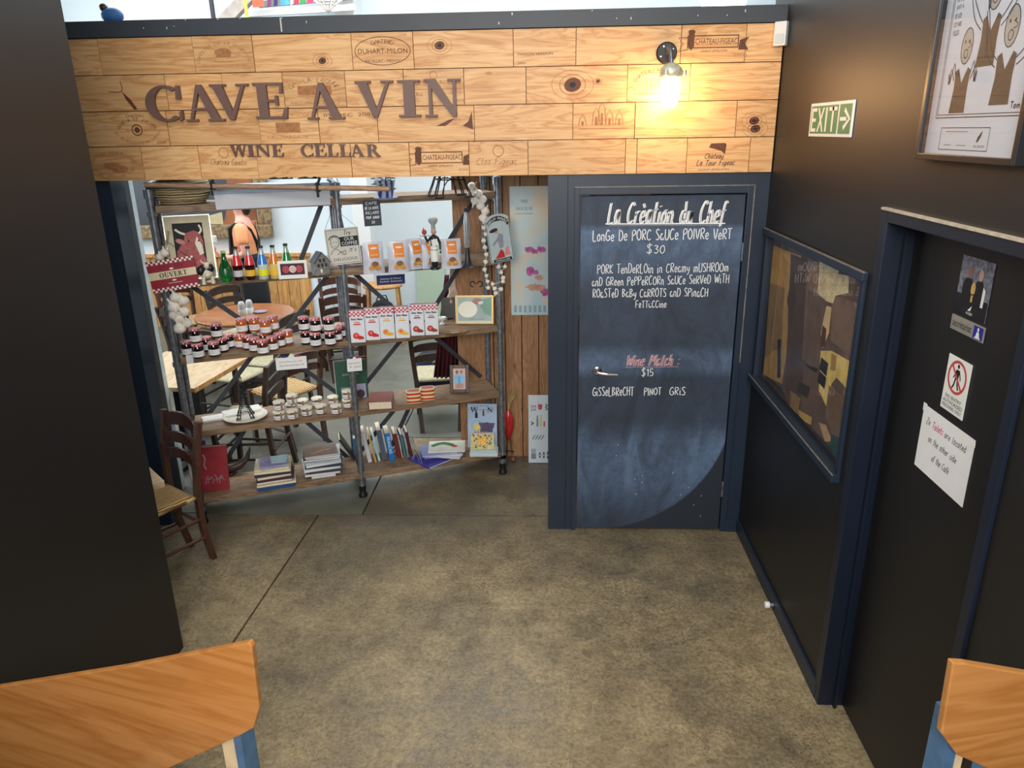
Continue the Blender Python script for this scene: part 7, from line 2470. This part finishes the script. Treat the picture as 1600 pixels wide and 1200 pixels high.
for k, (dy, l_, a) in enumerate(((-.026, .075, .1), (-.009, .085, .15), (.009, .08, .1), (.026, .065, .05))):
    b_ = Vector((-.29, -.20+dy, 1.245))
    skinned('finger', [(tuple(b_), .011), (tuple(b_+Vector((-.022, 0, .03))), .0095), (tuple(b_+Vector((-.015, 0, .03+l_*.4))), .0085), (tuple(b_+Vector((.005, 0, .03+l_*.6))), .007)], [(0, 1), (1, 2), (2, 3)], skin, person, 1)
skinned('thumb', [((-.262, -.228, 1.225), .012), ((-.25, -.25, 1.262), .010), ((-.265, -.25, 1.292), .0085)], [(0, 1), (1, 2)], skin, person, 1)
# face
q = MB()
q.ball((-.122, 0, 1.69), .014, skin, 8, (1.2, .8, 1.3))
for sy in (-1, 1):
    q.ball((-.104, sy*.030, 1.715), .011, wplate, 8); q.ball((-.114, sy*.031, 1.715), .005, ink, 6)
    q.ball((-.02, sy*.076, 1.70), .02, skin, 8, (.7, .4, 1.3))
q.ball((-.112, 0, 1.655), .015, mat('lips', (186, 100, 96), .5, var=0), 8, (.5, 1.4, .4)); q.build('face', person)
q = MB(); hm_ = mat('dark hair', (40, 30, 26), .7, var=.2)
q.ball((-.005, 0, 1.755), .098, hm_, 16, (1.0, .88, 1.0)); q.ball((.06, 0, 1.66), .06, hm_, 12, (.8, 1.1, 1.6)); q.build('hair', person)
# shirt: torso + sleeves
sn = [((.0, 0, 1.0), (.15, .165)), ((0, 0, 1.18), (.14, .16)), ((.01, 0, 1.34), (.138, .175)), ((.01, 0, 1.46), (.09, .13)), ((0, 0, 1.505), (.065, .07)),
      ((.02, -.185, 1.43), (.075, .07)), ((.04, -.222, 1.26), (.068, .062)), ((.02, .185, 1.43), (.075, .07)), ((.06, .222, 1.27), (.068, .062))]
skinned('shirt', sn, [(0, 1), (1, 2), (2, 3), (3, 4), (3, 5), (5, 6), (3, 7), (7, 8)], peach, person)
# apron: bib in front, skirt, straps
q = MB()
q.lathe([(.19, .42), (.195, .7), (.18, .95), (.165, 1.12), (.16, 1.16)], blackc, 24, sx=1.0, sy=1.08)
vs = []; fs = []
for j in range(5):
    z = 1.12+.32*j/4
    for i in range(7):
        a = R(180-52*(1-j*.12)+104*(1-j*.12)*i/6); r_ = .178-.006*j
        vs.append((r_*math.cos(a), r_*1.1*math.sin(a), z))
for j in range(4):
    for i in range(6): a = j*7+i; fs.append((a, a+1, a+8, a+7))
q.add(vs, fs, blackc, True)
o = q.build('apron', person); sd = o.modifiers.new('s', 'SOLIDIFY'); sd.thickness = .008
q = MB()
for sy in (-1, 1):
    q.tube([(-.13, sy*.10, 1.43), (-.05, sy*.115, 1.485), (.03, sy*.125, 1.485), (.10, sy*.10, 1.42), (.135, sy*.06, 1.30), (.14, 0, 1.15)], .016, blackc, 8)
q.build('apron_strap', person)
q = MB()
for sy in (-1, 1):
    q.tube([(0, sy*.10, .88), (-.005 if sy < 0 else .03, sy*.11, .5), (.02 if sy < 0 else .08, sy*.11, .1)], [.105, .08, .06], mat('black trousers', (22, 24, 30), .8, var=.1), 14)
q.build('trousers', person)
for sy, dx in ((-1, 0), (1, .06)):
    q = MB(); q.ball((-.05+dx, sy*.115, .045), .06, blackmetal, 12, (2.0, .85, .85)); q.build('shoe', person)
tr = thing('patterned_tray', 'narrow white tray with yellow pattern held by the person in the peach shirt', 'tray', Vector((px_, py_, 0))+Vector((-.30, -.30, 1.335)), R(12))
q = MB(); q.box(-.15, .12, -.01, .01, -.02, .055, wplate, .01); q.build('tray_body', tr)
q = MB(); q.ell(.05, .018, .035, .028, .0106, mat('lemon', (230, 208, 110), .4), 14); q.ring(-.1, .018, .02, .014, .004, .0106, inkgrey); q.ring(.12, .018, .015, .014, .003, .0106, inkgrey); q.build('print', tr)

# ------------------------------------------------------------------ things above the sign, high in the hall
def at(px, py, Y): return atY(px, py, Y)
b = MB(); p = at(334, 20, 9.0); b.tube([(p.x, 9.0, 2.0), (p.x-.02, 9.0, 5.1)], .025, darksteel, 10); struct(b.build('trim_8'))
t = thing('roof_stair', 'grey and white slatted timber brace high in the hall above the sign', 'beam', at(345, 32, 8.6))
q = MB(); wb = mat('weathered grey beam', (168, 160, 152), .7, var=.15)
q.bar((.03, 0, -.02), (.75, 0, .55), .12, .10, wb, up=(0, 1, 0)); q.build('diagonal_beam', t)
for k in range(5):
    q = MB(); q.bar((.1+.12*k, .25, -.0+.09*k), (1.4, .25, .02+.11*k), .06, .06, white if k % 2 else wb); q.build('slat', t)
q = MB(); q.box(.0, 3.2, .30, .34, -.26, -.0, white); q.build('fascia', t)
# bunting
flags = [((236, 110, 80), 395, 412), ((120, 60, 110), 418, 424), ((50, 50, 110), 428, 434), ((90, 170, 206), 438, 452), ((240, 240, 240), 454, 458), ((200, 60, 80), 460, 467), ((70, 160, 90), 469, 478), ((214, 70, 120), 480, 490)]
p0_ = at(380, 0, 7.4)
t = thing('flag_bunting', 'string of small coloured flags hanging high above the sign at left', 'bunting', p0_)
q = MB()
e_ = at(545, -30, 7.4)-p0_
q.tube([(-.3, 0, .25), (.2, 0, .12), (.6, 0, .12), e_], .006, ink, 6); q.build('string', t)
for i, (c, xa, xb) in enumerate(flags):
    a, b_ = at(xa, 12-i*.9, 7.4)-p0_, at(xb, 12-i*.9, 7.4)-p0_
    q = MB(); q.prism([(a.x, a.z), (b_.x, b_.z+.01), (b_.x+.02, .14), (a.x+.02, .14)], -.004, 0, mat('flag %d %d %d' % c, c, .7, var=.2, vs=15)); o = q.build('flag', t)
    o['label'] = ['orange red flag', 'purple flag', 'navy flag', 'sky blue flag', 'white flag', 'red flag', 'green flag', 'pink flag'][i]
t = thing('yellow_ribbon', 'thin yellow ribbon hanging beside the bunting', 'ribbon', at(386, 28, 7.6))
q = MB(); q.box(-.015, .015, -.003, .003, -.05, .4, mat('yellow ribbon', (214, 214, 90), .6, var=.05)); q.build('ribbon', t)
t = thing('wire_chandelier', 'tip of a white wire chandelier hanging high above the sign', 'lamp', at(513, 21, 7.6))
q = MB(); wm_ = mat('white wire', (226, 222, 214), .5, var=0)
for k in range(12):
    a = k*math.pi/6; q.tube([(0, 0, 0), (.07*math.cos(a), .07*math.sin(a), .07), (.16*math.cos(a), .16*math.sin(a), .13), (.2*math.cos(a), .2*math.sin(a), .3)], .005, wm_, 5)
for r_, z in ((.07, .07), (.16, .13), (.2, .3)): q.tube([(r_*math.cos(R(a)), r_*math.sin(R(a)), z) for a in range(0, 360, 20)], .006, wm_, 5, closed=True)
q.build('wire_cage', t)
t = thing('blue_cushion', 'blue rounded thing peeping over the left end of the beam', 'ornament', Vector((at(177, 33, D+.1).x, D+.1, 2.946)))
q = MB(); q.ball((0, 0, .04), .045, mat('bright blue', (52, 106, 168), .6, var=.1), 14, (1.3, 1, .9)); q.ball((-.04, 0, .08), .022, darkchair, 10); q.build('body', t)
p = at(1128, 4, 9.1)
t = thing('strip_light', 'bright white ceiling strip light far behind the right of the sign', 'light', (p.x, 9.05, p.z-.02))
q = MB(); q.box(-.26, .26, -.05, .05, .02, .12, wplate, .01); q.build('housing', t)
q = MB(); q.box(-.24, .24, -.06, .0, -.02, .1, mat('light diffuser', (255, 255, 255), .4, var=0, em=4), .008); q.build('diffuser', t)
